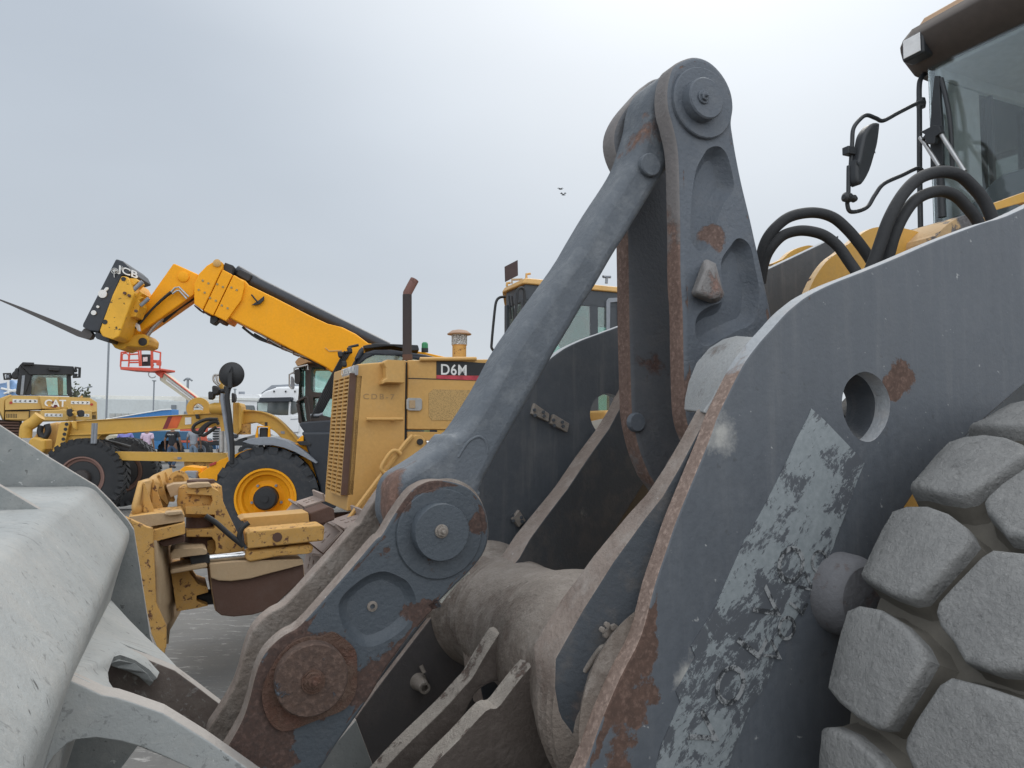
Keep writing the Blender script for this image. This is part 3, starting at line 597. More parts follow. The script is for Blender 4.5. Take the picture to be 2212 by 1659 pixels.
# stuff seen through the bore of the near arm
tube('lift_cylinder', [pz('L', 860, 480, 1.6), pz('L', 1120, 190, 1.75)], .030, m_hose, loader, n=20, sm=False)
tube('hydraulic_hose', [pz('L', 1200, 60, 1.95), pz('L', 985, 160, 1.95), pz('L', 955, 240, 1.95), pz('L', 1100, 300, 1.95)], .024, m_hose, loader, n=14)
tube('hydraulic_hose', [pz('L', 1150, 560, 1.8), pz('L', 1060, 470, 1.8), pz('L', 1080, 380, 1.85), pz('L', 1200, 300, 1.9)], .02, m_hose, loader, n=14)
# ---- cab
m_cabg = paint('cab_grey', (0.130, 0.150, 0.169), sc=8, amount=-.3, rough=.5, bump=.1, var=.08)
m_roof = paint('sun_faded_roof', (.50, .34, .22), rust=(.22, .12, .08), sc=6, amount=0.0, rsharp=.2, rough=.7, bump=.2, var=.15)
m_gl = glass('cab_glass', (.96, .99, .985), .01, .05)
m_rpl = flat('black_plastic', (.025, .028, .032), rough=.5)
m_gas = flat('brushed_steel', (.45, .45, .45), rough=.35, metal=.8)
cab = LF
SC = LF.at(2013, 300, 2.60).dot(LF.r); CD0, CD1, CZ0 = 1.12, 2.60, 1.7; CZ1 = LF.at(2015, 150, 2.60).z
cb = box('cab_floor', cab, SC-.02, SC+1.6, CD0, CD1, CZ0-.5, CZ0+.55, m_cabg, loader, bev=.03)
for s_, d_ in ((SC+.02, CD0+.03), (SC+1.5, CD0+.03), (SC+1.5, CD1-.03), (SC+.85, CD1-.03)):
    box('cab_pillar', cab, s_-.035, s_+.035, d_-.035, d_+.035, CZ0+.5, CZ1+.05, m_rpl, loader, bev=.01)
box('cab_pillar', cab, SC+.0, SC+.012, CD1-.014, CD1, CZ0+.5, CZ1+.05, m_rpl, loader, bev=.003)
m_cl = glass('clean_mint_glass', (.93, 1, .975), 0, .01)
pane = box('windshield', cab, SC-.012, SC-.004, CD0, CD1, CZ0+.45, CZ1+.12, m_gl, loader, bev=0)
box('rear_window', cab, SC+1.50, SC+1.508, CD0, CD1, CZ0+.5, CZ1+.05, m_cl, loader, bev=0)
box('side_window', cab, SC, SC+1.5, CD1-.006, CD1, CZ0+.5, CZ1+.05, m_cl, loader, bev=0)
box('side_window', cab, SC, SC+1.5, CD0, CD0+.006, CZ0+.5, CZ1+.05, m_gl, loader, bev=0)
sW = LF.at(2110, 300, CD1-.02).dot(LF.r); zW = LF.at(2112, 203, CD1-.02).z
m_trim = flat('cab_trim_grey', (.52, .55, .56), rough=.8)
box('cab_header', cab, SC+.02, SC+1.5, CD1-.05, CD1-.012, zW, CZ1, m_trim, loader, bev=.01)
box('door_post', cab, SC+.03, sW, CD1-.05, CD1-.012, CZ0+.5, zW, m_trim, loader, bev=.02)
box('window_divider', cab, sW+.10, sW+.125, CD1-.04, CD1-.015, CZ0+.5, zW, m_rpl, loader, bev=.002)
box('dashboard', cab, SC+.05, SC+.4, CD0+.3, CD1-.1, CZ0+.5, CZ0+.78, m_rpl, loader, bev=.08)
bm = bmesh.new(); vv = [LF.ats(*q, SC+.04) for q in R('K', (1560, 640), (1620, 500), (1760, 430), (1900, 290), (1980, 205), (2050, 155), (2212, 108), (2700, -20), (2700, 700), (1560, 800))]
a = [bm.verts.new(q) for q in vv]; b_ = [bm.verts.new(q+LF.r*.3) for q in vv]; bm.faces.new(a); bm.faces.new(b_[::-1])
for i in range(len(a)): bm.faces.new((a[i-1], a[i], b_[i], b_[i-1]))
obj('cab_cowl', bm, m_cabg, loader, bev=.02)
st = box('seat', cab, SC+.7, SC+.85, 1.55, 2.05, CZ0+.55, CZ0+1.35, m_rpl, loader, bev=.07)
box('headlining', cab, SC+.02, SC+1.55, CD0+.02, CD1-.02, CZ1-.02, CZ1+.06, flat('headlining', (.62, .64, .66), rough=.9), loader, bev=.02)
# roof: brow with a rounded nose, lofted across the cab
tip = LF.at(1927, 103, 2.72); ts, tz = tip.dot(LF.r)-SC, tip.z
rp = [(ts, tz), (ts+.02, tz-.06), (ts+.12, CZ1+.0), (.10, CZ1-.01), (1.7, CZ1), (1.78, tz), (1.7, tz+.11), (.25, tz+.17), (.0, tz+.15), (ts+.12, tz+.11), (ts+.03, tz+.06)]
def roofring(D, k): return [LF.P(SC+.8+(a-.8)*k, D, tz+(b-tz)*(1 if k > .97 else .8)) for a, b in rp]
bm = bmesh.new(); rings = [[bm.verts.new(q) for q in roofring(D, k)] for D, k in ((.90, .9), (.93, .96), (1.0, 1), (1.86, 1.02), (2.62, 1), (2.70, .96), (2.74, .9))]
for a, b_ in zip(rings, rings[1:]):
    for i in range(len(a)):
        f = bm.faces.new((a[i-1], a[i], b_[i], b_[i-1]))
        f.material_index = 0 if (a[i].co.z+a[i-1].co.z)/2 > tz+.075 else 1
bm.faces.new(rings[0]); bm.faces.new(rings[-1])
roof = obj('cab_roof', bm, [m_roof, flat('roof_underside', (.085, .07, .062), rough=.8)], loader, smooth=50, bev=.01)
lp = LF.at(1976, 101, 2.60); lS, lZ = lp.dot(LF.r), lp.z
wl = box('work_lamp', LF, lS-.02, lS+.07, 2.535, 2.665, lZ-.065, lZ+.065, m_rpl, loader, bev=.015)
box('lamp_lens', LF, lS-.026, lS-.021, 2.55, 2.65, lZ-.05, lZ+.05, flat('lamp_glass', (.8, .8, .8), rough=.4), wl, bev=.004)
box('work_lamp', LF, lS-.02, lS+.07, 1.2, 1.34, lZ-.065, lZ+.065, m_rpl, loader, bev=.015)
def jz(pts, D, k='J'): return [LF.at(*p, D) for p in R(k, *pts)]
tube('roof_rail', jz(((1430, 175), (1475, 135), (1560, 75), (1700, 8)), 2.5) + [LF.P(SC-.05, 2.0, tz+.30), LF.P(SC-.05, 1.2, tz+.30)], .016, m_rpl, loader)
# mirror frame
tube('grab_rail', jz(((1330, 690), (1270, 705), (1215, 760), (1198, 850), (1200, 1100), (1202, 1659)), 2.66) + [LF.at(*R('K', (1462, 600))[0], 2.66), LF.at(*R('K', (1462, 760))[0], 2.66)], .0135, m_rpl, loader, n=12)
tube('mirror_bracket', jz(((1240, 990), (1180, 1000), (1000, 1090), (850, 1168), (780, 1145), (690, 1115), (620, 1160), (560, 1250), (548, 1400), (530, 1659)), 2.62) + [LF.at(*p, 2.62) for p in R('K', (940, 100), (937, 300), (930, 380), (960, 432), (1070, 400), (1130, 310), (1195, 228), (1330, 165), (1440, 115), (1480, 140))], .0105, m_rpl, loader, n=12)
ms = crv(LF.SZ(R('J', (700, 1212), (765, 1206), (774, 1250), (755, 1400), (735, 1480)) + R('K', (1100, 20), (1060, 150), (1005, 240), (970, 225), (962, 150), (965, 60)) + R('J', (565, 1580), (600, 1420), (630, 1300)), 2.60), 3)
mir = plate('mirror', ms, LF, 2.57, .05, [m_rpl, m_rpl], loader, rnd=.015)
box('mirror_clamp', LF, *sorted((LF.sz(*R('J', (512, 1400))[0], 2.6)[0], LF.sz(*R('J', (610, 1400))[0], 2.6)[0])), 2.60, 2.64, LF.sz(*R('J', (512, 1480))[0], 2.6)[1], LF.sz(*R('J', (512, 1405))[0], 2.6)[1], m_rpl, loader, bev=.004)
lathe('mirror_joint', LF.at(*R('K', (945, 330))[0], 2.60), LF.r, [(.012, -.04), (.024, -.03), (.024, 0), (.016, .01), (.02, .03), (.012, .045)], m_rpl, loader, n=16)
lathe('mirror_joint', LF.at(*R('J', (1215, 1000))[0], 2.66), Vector((0, 0, 1)), [(.022, -.025), (.026, 0), (.022, .025)], m_rpl, loader, n=12)
# wiper and its linkage
def sj(pts, k='J', q=SC-.06): return [LF.ats(*p, q) for p in R(k, *pts)]
lift_pts = R('J', (1370, 740), (1415, 740), (1425, 1000), (1440, 1200), (1450, 1659), (1330, 1659), (1325, 1250), (1345, 960))
bm = bmesh.new(); vv = [LF.ats(*p, SC-.05) for p in lift_pts]; a = [bm.verts.new(p) for p in vv]; b_ = [bm.verts.new(p-LF.r*.02) for p in vv]
bm.faces.new(a); bm.faces.new(b_[::-1])
for i in range(8): bm.faces.new((a[i-1], a[i], b_[i], b_[i-1]))
obj('wiper_arm', bm, m_rpl, loader, bev=.003)
tube('wiper_arm', sj(((1410, 760), (1460, 960), (1500, 1200), (1520, 1640))), .012, m_rpl, loader, n=8)
tube('wiper_arm', sj(((1400, 1630),)) + [LF.ats(*R('K', (1620, 470))[0], SC-.06)], .02, m_rpl, loader, n=8, sm=False)
tube('washer_link', sj(((1205, 1330), (1260, 1400), (1390, 1610)), q=SC-.11), .011, m_gas, loader, n=10, sm=False)
tube('washer_link', sj(((1380, 1245), (1430, 1330), (1640, 1659)), q=SC-.11), .012, m_gas, loader, n=10, sm=False)
bm = bmesh.new(); vv = [LF.ats(*p, SC-.10) for p in R('J', (1245, 1285), (1370, 1222), (1430, 1225), (1450, 1290), (1390, 1330), (1380, 1400), (1300, 1400), (1290, 1350), (1250, 1360), (1290, 1310))]
a = [bm.verts.new(p) for p in vv]; b_ = [bm.verts.new(p-LF.r*.03) for p in vv]; bm.faces.new(a); bm.faces.new(b_[::-1])
for i in range(len(a)): bm.faces.new((a[i-1], a[i], b_[i], b_[i-1]))
obj('wiper_motor_bracket', bm, m_rpl, loader, bev=.003)
# ---- rear frame and rear body so other viewpoints stay plausible
box('hood', LF, SC+1.7, SC+4.2, 1.15, 2.5, 1.2, 2.45, m_yel, loader, bev=.08)
box('counterweight', LF, SC+4.2, SC+4.9, 1.0, 2.65, .7, 1.7, m_cabg, loader, bev=.1)
box('rear_fender', LF, SC+1.2, SC+2.9, .62, 1.15, 1.78, 1.85, m_cabg, loader, bev=.03)
# ---- tyres
m_tg, t, b = mat_base('dusty_tyre')
g = N(t, 'ShaderNodeNewGeometry'); pos = g.outputs['Position']
n1 = noise(t, pos, 9, 8, .7); n2 = noise(t, pos, 120, 4, .7); n3 = noise(t, pos, 35, 5, .65)
c = mix(t, mrange(t, n1, .3, .7), (.20, .20, .196), (.275, .273, .265)); c = mix(t, mrange(t, n2, .60, .75, 0, .7), c, (.36, .355, .34)); c = mix(t, mrange(t, n3, .40, .28, 0, .6), c, (.10, .10, .098))
t.links.new(c, b.inputs['Base Color']); b.inputs['Roughness'].default_value = .95; b.inputs['Specular IOR Level'].default_value = .15
bp = N(t, 'ShaderNodeBump'); bp.inputs['Strength'].default_value = .8; bp.inputs['Distance'].default_value = .012
vc = N(t, 'ShaderNodeTexVoronoi', feature='DISTANCE_TO_EDGE'); vc.inputs['Scale'].default_value = 14; dn = N(t, 'ShaderNodeVectorMath', operation='ADD'); t.links.new(pos, dn.inputs[0])
nv = N(t, 'ShaderNodeTexNoise'); nv.inputs['Scale'].default_value = 8; t.links.new(pos, nv.inputs['Vector']); t.links.new(nv.outputs['Color'], dn.inputs[1]); t.links.new(dn.outputs[0], vc.inputs['Vector'])
hh = mth(t, 'ADD', mth(t, 'MULTIPLY', n3, .9), mth(t, 'MULTIPLY', n2, .35)); hh = mth(t, 'ADD', hh, mrange(t, vc.outputs['Distance'], 0, .01, -.08, 0))
t.links.new(hh, bp.inputs['Height']); t.links.new(bp.outputs[0], b.inputs['Normal'])
m_tt = paint('tan_dusty_rubber', (0.17, 0.157, 0.135), sc=6, amount=-.5, rough=.95, bump=.2, var=.15, grain=160, spec=.1)
WD0, WD1, WR = .66, 1.12, .775
def tyre_mesh(bm, SCc, z, D0, D1, Rr, nl, lug_h=.05):
    ax = LF.n; c = LF.P(SCc, 0, z); Wd = D1-D0; mid = (D0+D1)/2
    def crown(v): return Rr - .016*abs(v)**3        # v in -1..1
    prof = [(Rr*.60, D0+.03), (Rr*.72, D0-.01), (Rr*.86, D0-.02), (Rr*.945, D0+.01)]
    for i in range(13):
        v = -1+2*i/12; prof.append((crown(v)-(.01 if abs(v) > .99 else 0), mid+v*Wd/2*.98))
    prof += [(Rr*.945, D1-.01), (Rr*.86, D1+.02), (Rr*.72, D1+.01), (Rr*.60, D1-.03)]
    add_lathe(bm, c, ax, prof, 96, 0)
    return c, mid, Wd, crown
def add_lug(bm, c, mid, Wd, crown, th0, poly, lug_h, jit):
    """poly in (arc radians, v across -1..1)"""
    cu = sum(p[0] for p in poly)/len(poly); cv = sum(p[1] for p in poly)/len(poly)
    rings = []
    for k, h, mi in ((1.26, -.012, 0), (1.17, .000, 0), (1.11, lug_h*.25, 0), (1.085, lug_h*.55, 0), (1.07, lug_h*.86, 1), (1.05, lug_h*.97, 1), (1.0, lug_h*1.03, 1), (.93, lug_h*1.04, 1), (.45, lug_h*1.06, 1)):
        rg = []
        for (u, v) in poly:
            uu, vv = cu+(u-cu)*k, cv+(v-cv)*k
            r = crown(max(-1, min(1, vv)))+h; th = th0+uu
            if abs(vv) > .93: r -= (abs(vv)-.93)*.25
            rg.append(bm.verts.new(c+LF.n*(mid+vv*Wd/2)+(LF.r*math.cos(th)+Vector((0, 0, 1))*math.sin(th))*r))
        rings.append((rg, mi))
    for (a, _), (b2, mi) in zip(rings, rings[1:]):
        for i in range(len(a)): bm.faces.new((a[i-1], a[i], b2[i], b2[i-1])).material_index = mi
    rg = rings[-1][0]; cc = bm.verts.new(sum((q.co for q in rg), Vector())/len(rg))
    for i in range(len(rg)): bm.faces.new((rg[i-1], rg[i], cc)).material_index = 1
def wheel(SCc, D0, D1, nl=23, z=.80, off=.0, name='wheel', full=True):
    bm = bmesh.new(); c, mid, Wd, crown = tyre_mesh(bm, SCc, z, D0, D1, WR, nl)
    rnd = random.Random(5); pt = 2*math.pi/nl
    def dens(poly, m=4):
        out = []
        for i in range(len(poly)):
            a, b2 = poly[i], poly[(i+1) % len(poly)]
            for j in range(m):
                t_ = j/m; out.append((a[0]+(b2[0]-a[0])*t_, a[1]+(b2[1]-a[1])*t_))
        # round the corners
        for _ in range(1): out = [((out[i-1][0]+2*out[i][0]+out[(i+1) % len(out)][0])/4, (out[i-1][1]+2*out[i][1]+out[(i+1) % len(out)][1])/4) for i in range(len(out))]
        return out
    PA = [(-5.8, 1.106), (-6.5, 1.077), (-6.6, 1.03), (-5.6, .98), (-3.9, .936), (-2.3, .916), (.2, .926), (3.4, .944), (6.3, .961), (6.9, .982), (6.6, 1.022), (5.8, 1.068), (4.9, 1.108), (4, 1.117), (.7, 1.12), (-3, 1.115)]
    PB = [(-6.9, .86), (-5.8, .875), (-1.4, .902), (.8, .914), (2, .915), (3.4, .899), (4.7, .873), (6.5, .844), (6.6, .796), (5.8, .757), (4.7, .70), (2, .665), (-3, .665), (-6, .70), (-7, .757), (-7.1, .81)]
    for i in range(nl):
        for PL_, c0 in ((PA, 158.2), (PB, 147.8)):
            jt = rnd.uniform(-.006, .006)
            poly = [(math.radians(a), (d+jt*rnd.random()-mid)/(Wd/2)) for a, d in PL_]
            add_lug(bm, c, mid, Wd, crown, math.radians(c0)+i*pt, poly, .072, 0)
    rt = LF.P(SCc, mid, 0)
    ty = obj('tyre', bm, [m_tt, m_tg], loader, smooth=50, bev=0)
    # rim
    bm = bmesh.new(); add_lathe(bm, c, LF.n, [(WR*.62, D0+.03), (WR*.58, D0+.02), (WR*.55, D0+.06), (WR*.50, D0+.12), (WR*.30, D0+.14), (WR*.28, D0+.05), (0, D0+.04)], 48)
    rim = obj('rim', bm, m_yel, ty)
    return ty
b1 = LF.at(1760, 1440, 1.13); th_b1 = math.atan2(b1.z-.80, b1.dot(LF.r)-1.985)
wheel(1.985, WD0, WD1, nl=22)
for (sc_, d0, d1) in ((1.985, 2.52, 3.15), (5.2, .52, 1.15), (5.2, 2.52, 3.15)):
    c = LF.P(sc_, 0, .8); R_ = WR+.04
    bm = bmesh.new(); md = (d0+d1)/2
    add_lathe(bm, c, LF.n, [(R_*.6, d0+.03), (R_*.8, d0-.02), (R_*.93, d0), (R_, d0+.08), (R_*1.01, md), (R_, d1-.08), (R_*.93, d1), (R_*.8, d1+.02), (R_*.6, d1-.03)], 64)
    ty = obj('tyre', bm, m_tt, loader, smooth=50)
    bm = bmesh.new(); add_lathe(bm, c, LF.n, [(R_*.6, d0+.03), (R_*.5, d0+.1), (R_*.2, d0+.12), (0, d0+.1)], 40); obj('rim', bm, m_yel, ty)
# ---- bucket
m_bk = paint('scuffed_bucket_steel', (0.316, 0.328, 0.322), specks=.8, rust=(.26, .19, .14), rust2=(.20, .16, .13), sc=3, amount=-.08, rsharp=.35, rough=.62, bump=.35, dust=.55, dustc=(0.414, 0.402, 0.374), var=.22, grain=120, spec=.35, scratch=.5,
    patches=[pp('E', 700, 860, 1.95, .30, .30), pp('C', 100, 620, 2.6, .35, .22), pp('E', 480, 1020, 1.7, .1, .2), pp('C', 740, 1000, 3.0, .15, .2)])
m_bkd = paint('dull_bucket_plate', (0.225, 0.238, 0.234), specks=.6, rust=(.16, .12, .10), sc=5, amount=-.1, rsharp=.3, rough=.75, bump=.3, dust=.3, dustc=(0.495, 0.480, 0.450), var=.18)
m_bke = paint('worn_plate_edge', (0.351, 0.325, 0.299), rust=(.25, .17, .13), sc=10, amount=.05, rsharp=.2, rough=.8, bump=.4)
m_bkb = paint('brown_ear_plate', (0.140, 0.112, 0.098), rust=(.10, .057, .04), rust2=(.075, .05, .04), sc=6, amount=.06, rsharp=.25, rough=.85, bump=.5, dust=.5, dustc=(.25, .22, .19), scratch=.5)
shp = crv(LF.SZ(R('C', (-2600, 250), (-1600, 330), (-700, 385), (80, 412), (400, 415), (560, 415), (625, 419), (668, 436), (700, 466), (780, 556), (860, 650), (896, 695), (915, 728), (917, 768), (905, 815), (870, 920), (830, 1050), (795, 1180), (770, 1290), (740, 1500), (600, 1900), (-100, 2700), (-1500, 3300)), 3.25), 4, closed=False)
bm = bmesh.new(); Ds = [.45+2.80*i/6 for i in range(7)]
rows = [[bm.verts.new(LF.P(q[0], D, q[1])) for q in shp] for D in Ds]
for a, b_ in zip(rows, rows[1:]):
    for i in range(len(a)-1): bm.faces.new((a[i], a[i+1], b_[i+1], b_[i]))
bucket = obj('bucket', bm, [m_bk], loader, solid=.02, off=0, smooth=60)
epo = LF.SZ(R('C', (-2600, -1500), (-600, -420), (0, -45), (360, 190), (690, 390), (800, 500), (925, 640), (970, 710), (1010, 960), (1055, 1250), (1090, 1480), (1120, 1560), (1210, 1659)) + R('E', (1265, 945), (1000, 1500), (400, 2300), (-1200, 2700)), 3.27)
plate('side_plate', epo, LF, 3.27, .03, [m_bkd, m_bke], bucket, bev=.003)
plate('side_plate', epo, LF, .42, .03, [m_bkd, m_bke], bucket, bev=.003)
plate('stiffener', LF.SZ(R('C', (-1400, -500), (-500, 80), (0, 392), (345, 598), (378, 640), (375, 655), (300, 664), (-700, 680), (-1400, 690)), 2.35), LF, 2.35, .03, [m_bkd, m_bke], bucket, bev=.004)
plate('ear_foot', LF.SZ(R('G', (1110, 1310), (1180, 1500), (1240, 1659), (1290, 1800), (600, 1800), (860, 1600)), 2.15), LF, 2.15, .05, [m_bkd, m_bke], bucket, bev=.003)
tube('weld_bead', [LF.P(*((lambda q, D: (q[0], D, q[1]))(LF.sz(*R('C', (768, 1262))[0], 3.25), D))) for D in (3.2, 2.6, 2.0, 1.4, .8, .5)], .012, m_bke, bucket, n=8)
# hinge ears and their cover web
near = R('E', (745, 1128), (850, 1145), (960, 1180), (1190, 1260), (1500, 1450), (1800, 1659), (2000, 1800), (1850, 1900), (1500, 1760), (1400, 1672), (1150, 1565), (1000, 1505), (850, 1462), (700, 1440), (560, 1455), (480, 1490), (400, 1565), (340, 1659), (280, 1800), (150, 1800), (230, 1659), (330, 1400), (490, 1012), (600, 1060))
plate('hinge_ear', LF.SZ(near, 1.60), LF, 1.60, .055, [m_bk, m_bke], bucket, bev=.004)
far = R('E', (740, 900), (860, 790), (1000, 840), (1270, 950), (1420, 1060), (1590, 1190), (1750, 1330), (1700, 1600), (1300, 1500), (1000, 1300), (740, 1100))
plate('hinge_ear', LF.SZ(far, 2.22), LF, 2.22, .05, [m_bkb, m_bke], bucket, bev=.004)
web = R('E', (490, 1010, 1.63), (620, 1068, 1.63), (745, 1132, 1.65), (800, 1115, 1.75), (765, 1060, 1.82), (754, 990, 1.9), (768, 920, 1.98), (800, 872, 2.03), (860, 866, 2.07), (960, 900, 2.12), (1060, 965, 2.15), (1115, 1025, 2.16), (1135, 985, 2.2), (1040, 880, 2.22), (900, 800, 2.24), (860, 775, 2.26), (1000, 830, 2.26), (1265, 945, 2.28), (1180, 850, 2.45), (1050, 730, 2.7), (930, 610, 2.95), (840, 510, 3.15), (780, 440, 3.24), (745, 428, 3.22), (700, 520, 2.8), (600, 760, 2.1))
lift('ear_web', LF, web, m_bk, bucket, solid=.02, bev=.004)
tng = R('E', (860, 868, 2.07), (960, 900, 2.12), (1060, 965, 2.15), (1115, 1020, 2.16), (1085, 1052, 2.17), (1000, 985, 2.14), (930, 935, 2.11), (800, 905, 2.06), (785, 880, 2.04))
lift('ear_lip', LF, tng, m_bkd, bucket, solid=.015, bev=.003)
# ================================================================ SETTING
def PL(name, k, pts, fr, D, T, mat, parent, bev=.006, sm=0, holes=(), label=None, edge=None):
    q = fr.SZ(R(k, *pts), D)
    if sm: q = crv(q, sm)
    return plate(name, q, fr, D, T, [mat, edge or mat], parent, bev=bev, holes=holes, label=label)
def TB(name, k, pts, fr, D, r, mat, parent, n=8, sm=True, D1=None):
    m = len(pts); return tube(name, [fr.at(*p, D+((D1 or D)-D)*i/max(1, m-1)) for i, p in enumerate(R(k, *pts))], r, mat, parent, n=n, sm=sm, k=4)
WF = Frame(0)
m_gr, t, b = mat_base('dusty_concrete_yard')
g = N(t, 'ShaderNodeNewGeometry'); pos = g.outputs['Position']
n1 = noise(t, pos, .35, 8, .6); n2 = noise(t, pos, 4, 8, .7); n3 = noise(t, pos, 40, 4, .7)
n0_ = noise(t, pos, 1.1, 6, .65, .6)
c = mix(t, mrange(t, n1, .35, .65), (.135, .132, .124), (.19, .184, .172)); c = mix(t, mrange(t, n2, .4, .65, 0, .6), c, (.145, .144, .14)); c = mix(t, mrange(t, n3, .6, .75, 0, .4), c, (.33, .32, .305))
mp = N(t, 'ShaderNodeMapping'); t.links.new(pos, mp.inputs[0]); mp.inputs['Scale'].default_value = (3.5, 14, 1); mp.inputs['Rotation'].default_value = (0, 0, .35)
ns = noise(t, mp.outputs[0], 1.6, 6, .75, 1.2); c = mix(t, mrange(t, ns, .57, .64, 0, .8), c, (.40, .39, .37)); c = mix(t, mrange(t, ns, .36, .28, 0, .5), c, (.12, .12, .118))
c = mix(t, mrange(t, n0_, .58, .68, 0, .45), c, (.07, .069, .066)); c = mix(t, mrange(t, n0_, .40, .32, 0, .4), c, (.27, .26, .24))
t.links.new(c, b.inputs['Base Color']); b.inputs['Roughness'].default_value = .9
bp = N(t, 'ShaderNodeBump'); bp.inputs['Strength'].default_value = .3; bp.inputs['Distance'].default_value = .02; t.links.new(n2, bp.inputs['Height']); t.links.new(bp.outputs[0], b.inputs['Normal'])
bm = bmesh.new()
N_ = 40
vs = [[bm.verts.new((-900+1800*(i/N_), -200+1400*(j/N_)**2, 0)) for j in range(N_+1)] for i in range(N_+1)]
for i in range(N_):
    for j in range(N_): bm.faces.new((vs[i][j], vs[i+1][j], vs[i+1][j+1], vs[i][j+1]))
gr = obj('ground', bm, m_gr, None, smooth=0); gr['kind'] = 'structure'

# yellow paints of the machines behind
m_y2 = paint('weathered_machine_yellow', (.54, .315, .10), rust=(.17, .075, .035), rust2=(.10, .055, .035), sc=4, amount=-.12, dust=.18, dustc=(.42, .32, .18), rough=.5, bump=.1, var=.07)
m_y2r = paint('rust_flecked_yellow', (.53, .30, .085), rust=(.16, .072, .036), rust2=(.11, .06, .04), sc=24, amount=.10, rsharp=.05, dust=.4, dustc=(.42, .30, .17), rough=.7, bump=.3, var=.12)
m_tan = paint('tan_dirt_on_steel', (.42, .30, .18), rust=(.22, .13, .08), rust2=(.15, .09, .06), sc=6, amount=.03, rsharp=.1, rough=.9, bump=.4, dust=.5, dustc=(.46, .36, .24))
m_rb = paint('red_brown_steel', (.10, .055, .04), rust=(.16, .07, .035), rust2=(.08, .04, .03), sc=6, amount=-.02, rsharp=.1, rough=.8, bump=.3, dust=.35, dustc=(.14, .10, .085))
m_ty = flat('tyre_rubber_black', (.035, .036, .038), rough=.8, var=.3, sc=14, bump=.3)
m_jy = paint('bright_machine_yellow', (.84, .36, .012), sc=4, amount=-.4, rough=.5, bump=.03, var=.06, spec=.18, dust=.12, dustc=(.55, .30, .08), streak=.08)
m_navy = flat('dark_blue_grey_panel', (.022, .027, .036), rough=.45, var=.15)
m_grey = flat('mid_grey_plastic', (.24, .26, .29), rough=.5)
m_white = flat('white_paint', (.72, .72, .70), rough=.4, var=.04)
m_blk = flat('matt_black', (.02, .021, .023), rough=.6)
m_steel = flat('bare_steel', (.42, .42, .41), rough=.4, metal=.6)
m_red = flat('signal_red', (.42, .04, .03), rough=.4)
m_gla = glass('mint_machine_glass', (.62, .86, .80), .05, .25)

# ================================================================ TRACK DOZER (D6M)
DZ = Frame(-25)
def dz(name, k, pts, D, T, mat, par, bev=.006, sm=0, **kw): return PL(name, k, pts, DZ, D, T, mat, par, bev, sm, **kw)
rt = DZ.P(2.9, 6.7, 0)
doz = empty('track_dozer', rt, 'tan yellow track dozer with rusty blade and a vertical exhaust stack, side marked D6M', 'dozer', None)
B0 = 6.17
hood = dz('engine_cover', 'U', R('B', (748, 984), (1104, 955), (1096, 1500)) + [(873, 1100), (749, 1105)], B0, .95, m_y2, doz, bev=.012)
door = dz('engine_door', 'B', ((1119, 955), (1330, 952), (1760, 948), (2000, 946), (2000, 1470), (1500, 1462), (1114, 1458)), B0, .93, m_y2, doz, bev=.010)
dz('lower_panel', 'B', ((1114, 1474), (1500, 1478), (2000, 1480), (2000, 1900), (1114, 1900)), B0+.01, .9, m_y2, doz, bev=.006)
dz('hood_gap', 'B', ((1098, 970), (1120, 970), (1112, 1600), (1094, 1600)), B0+.03, .85, m_blk, doz, bev=0)
dz('hood_top_seam', 'B', ((1119, 1083), (1700, 1100), (1700, 1106), (1119, 1089)), B0-.004, .003, m_blk, door, bev=0)
dz('tool_box', 'B', ((938, 972), (965, 950), (1098, 957), (1098, 1122), (965, 1118), (930, 1132), (935, 1100), (960, 1085), (958, 1010)), B0-.12, .12, m_y2, doz, bev=.012)
m_mesh, t, b = mat_base('perforated_mesh')
g = N(t, 'ShaderNodeNewGeometry'); vo = N(t, 'ShaderNodeTexVoronoi', feature='F1'); vo.inputs['Scale'].default_value = 110; t.links.new(g.outputs['Position'], vo.inputs['Vector'])
t.links.new(mix(t, mrange(t, vo.outputs['Distance'], .30, .42), (.26, .17, .07), (.48, .31, .12)), b.inputs['Base Color']); b.inputs['Roughness'].default_value = .7
dz('vent_mesh', 'B', ((1268, 1195), (1300, 1167), (1620, 1172), (1620, 1385), (1560, 1393), (1290, 1390), (1268, 1360)), B0-.004, .004, m_mesh, door, bev=0)
lt = dz('door_latch', 'B', ((1108, 1240), (1122, 1228), (1208, 1230), (1222, 1242), (1222, 1308), (1208, 1322), (1122, 1320), (1108, 1308)), B0-.02, .02, m_steel, door, bev=.006)
dz('latch_paddle', 'B', ((1128, 1246), (1172, 1246), (1172, 1304), (1128, 1304)), B0-.028, .008, m_tan, lt, bev=.003)
dk = dz('name_panel', 'B', ((1325, 962), (1500, 964), (1712, 978), (1712, 1068), (1325, 1062)), B0-.005, .005, m_blk, door, bev=0)
dz('red_stripe', 'B', ((1325, 1064), (1712, 1070), (1712, 1106), (1325, 1089)), B0-.006, .006, flat('faded_red_stripe', (.45, .05, .07), rough=.5, var=.35, sc=12), door, bev=0)
text('model_letters', 'D6M', DZ.at(*R('B', (1352, 1058))[0], B0-.009), DZ.r, Vector((0, 0, 1)), .092, m_white, dk, ext=.001, off=.022, wide=.92, spacing=1.08)
text('scratched_letters', 'CDB-7', DZ.at(*R('B', (790, 1236))[0], B0-.003), DZ.r, Vector((0, 0, 1)), .045, flat('marker_brown', (.34, .22, .10), rough=.6), hood, ext=.0005, wide=1.2, spacing=1.35)
TB('hand_rail', 'B', ((815, 1383), (1080, 1383)), DZ, B0-.05, .016, m_y2, doz, sm=False)
for x in (835, 1000): TB('rail_foot', 'B', ((x, 1390), (x+4, 1392)), DZ, B0-.05, .012, m_y2, doz, sm=False, D1=B0+.02)
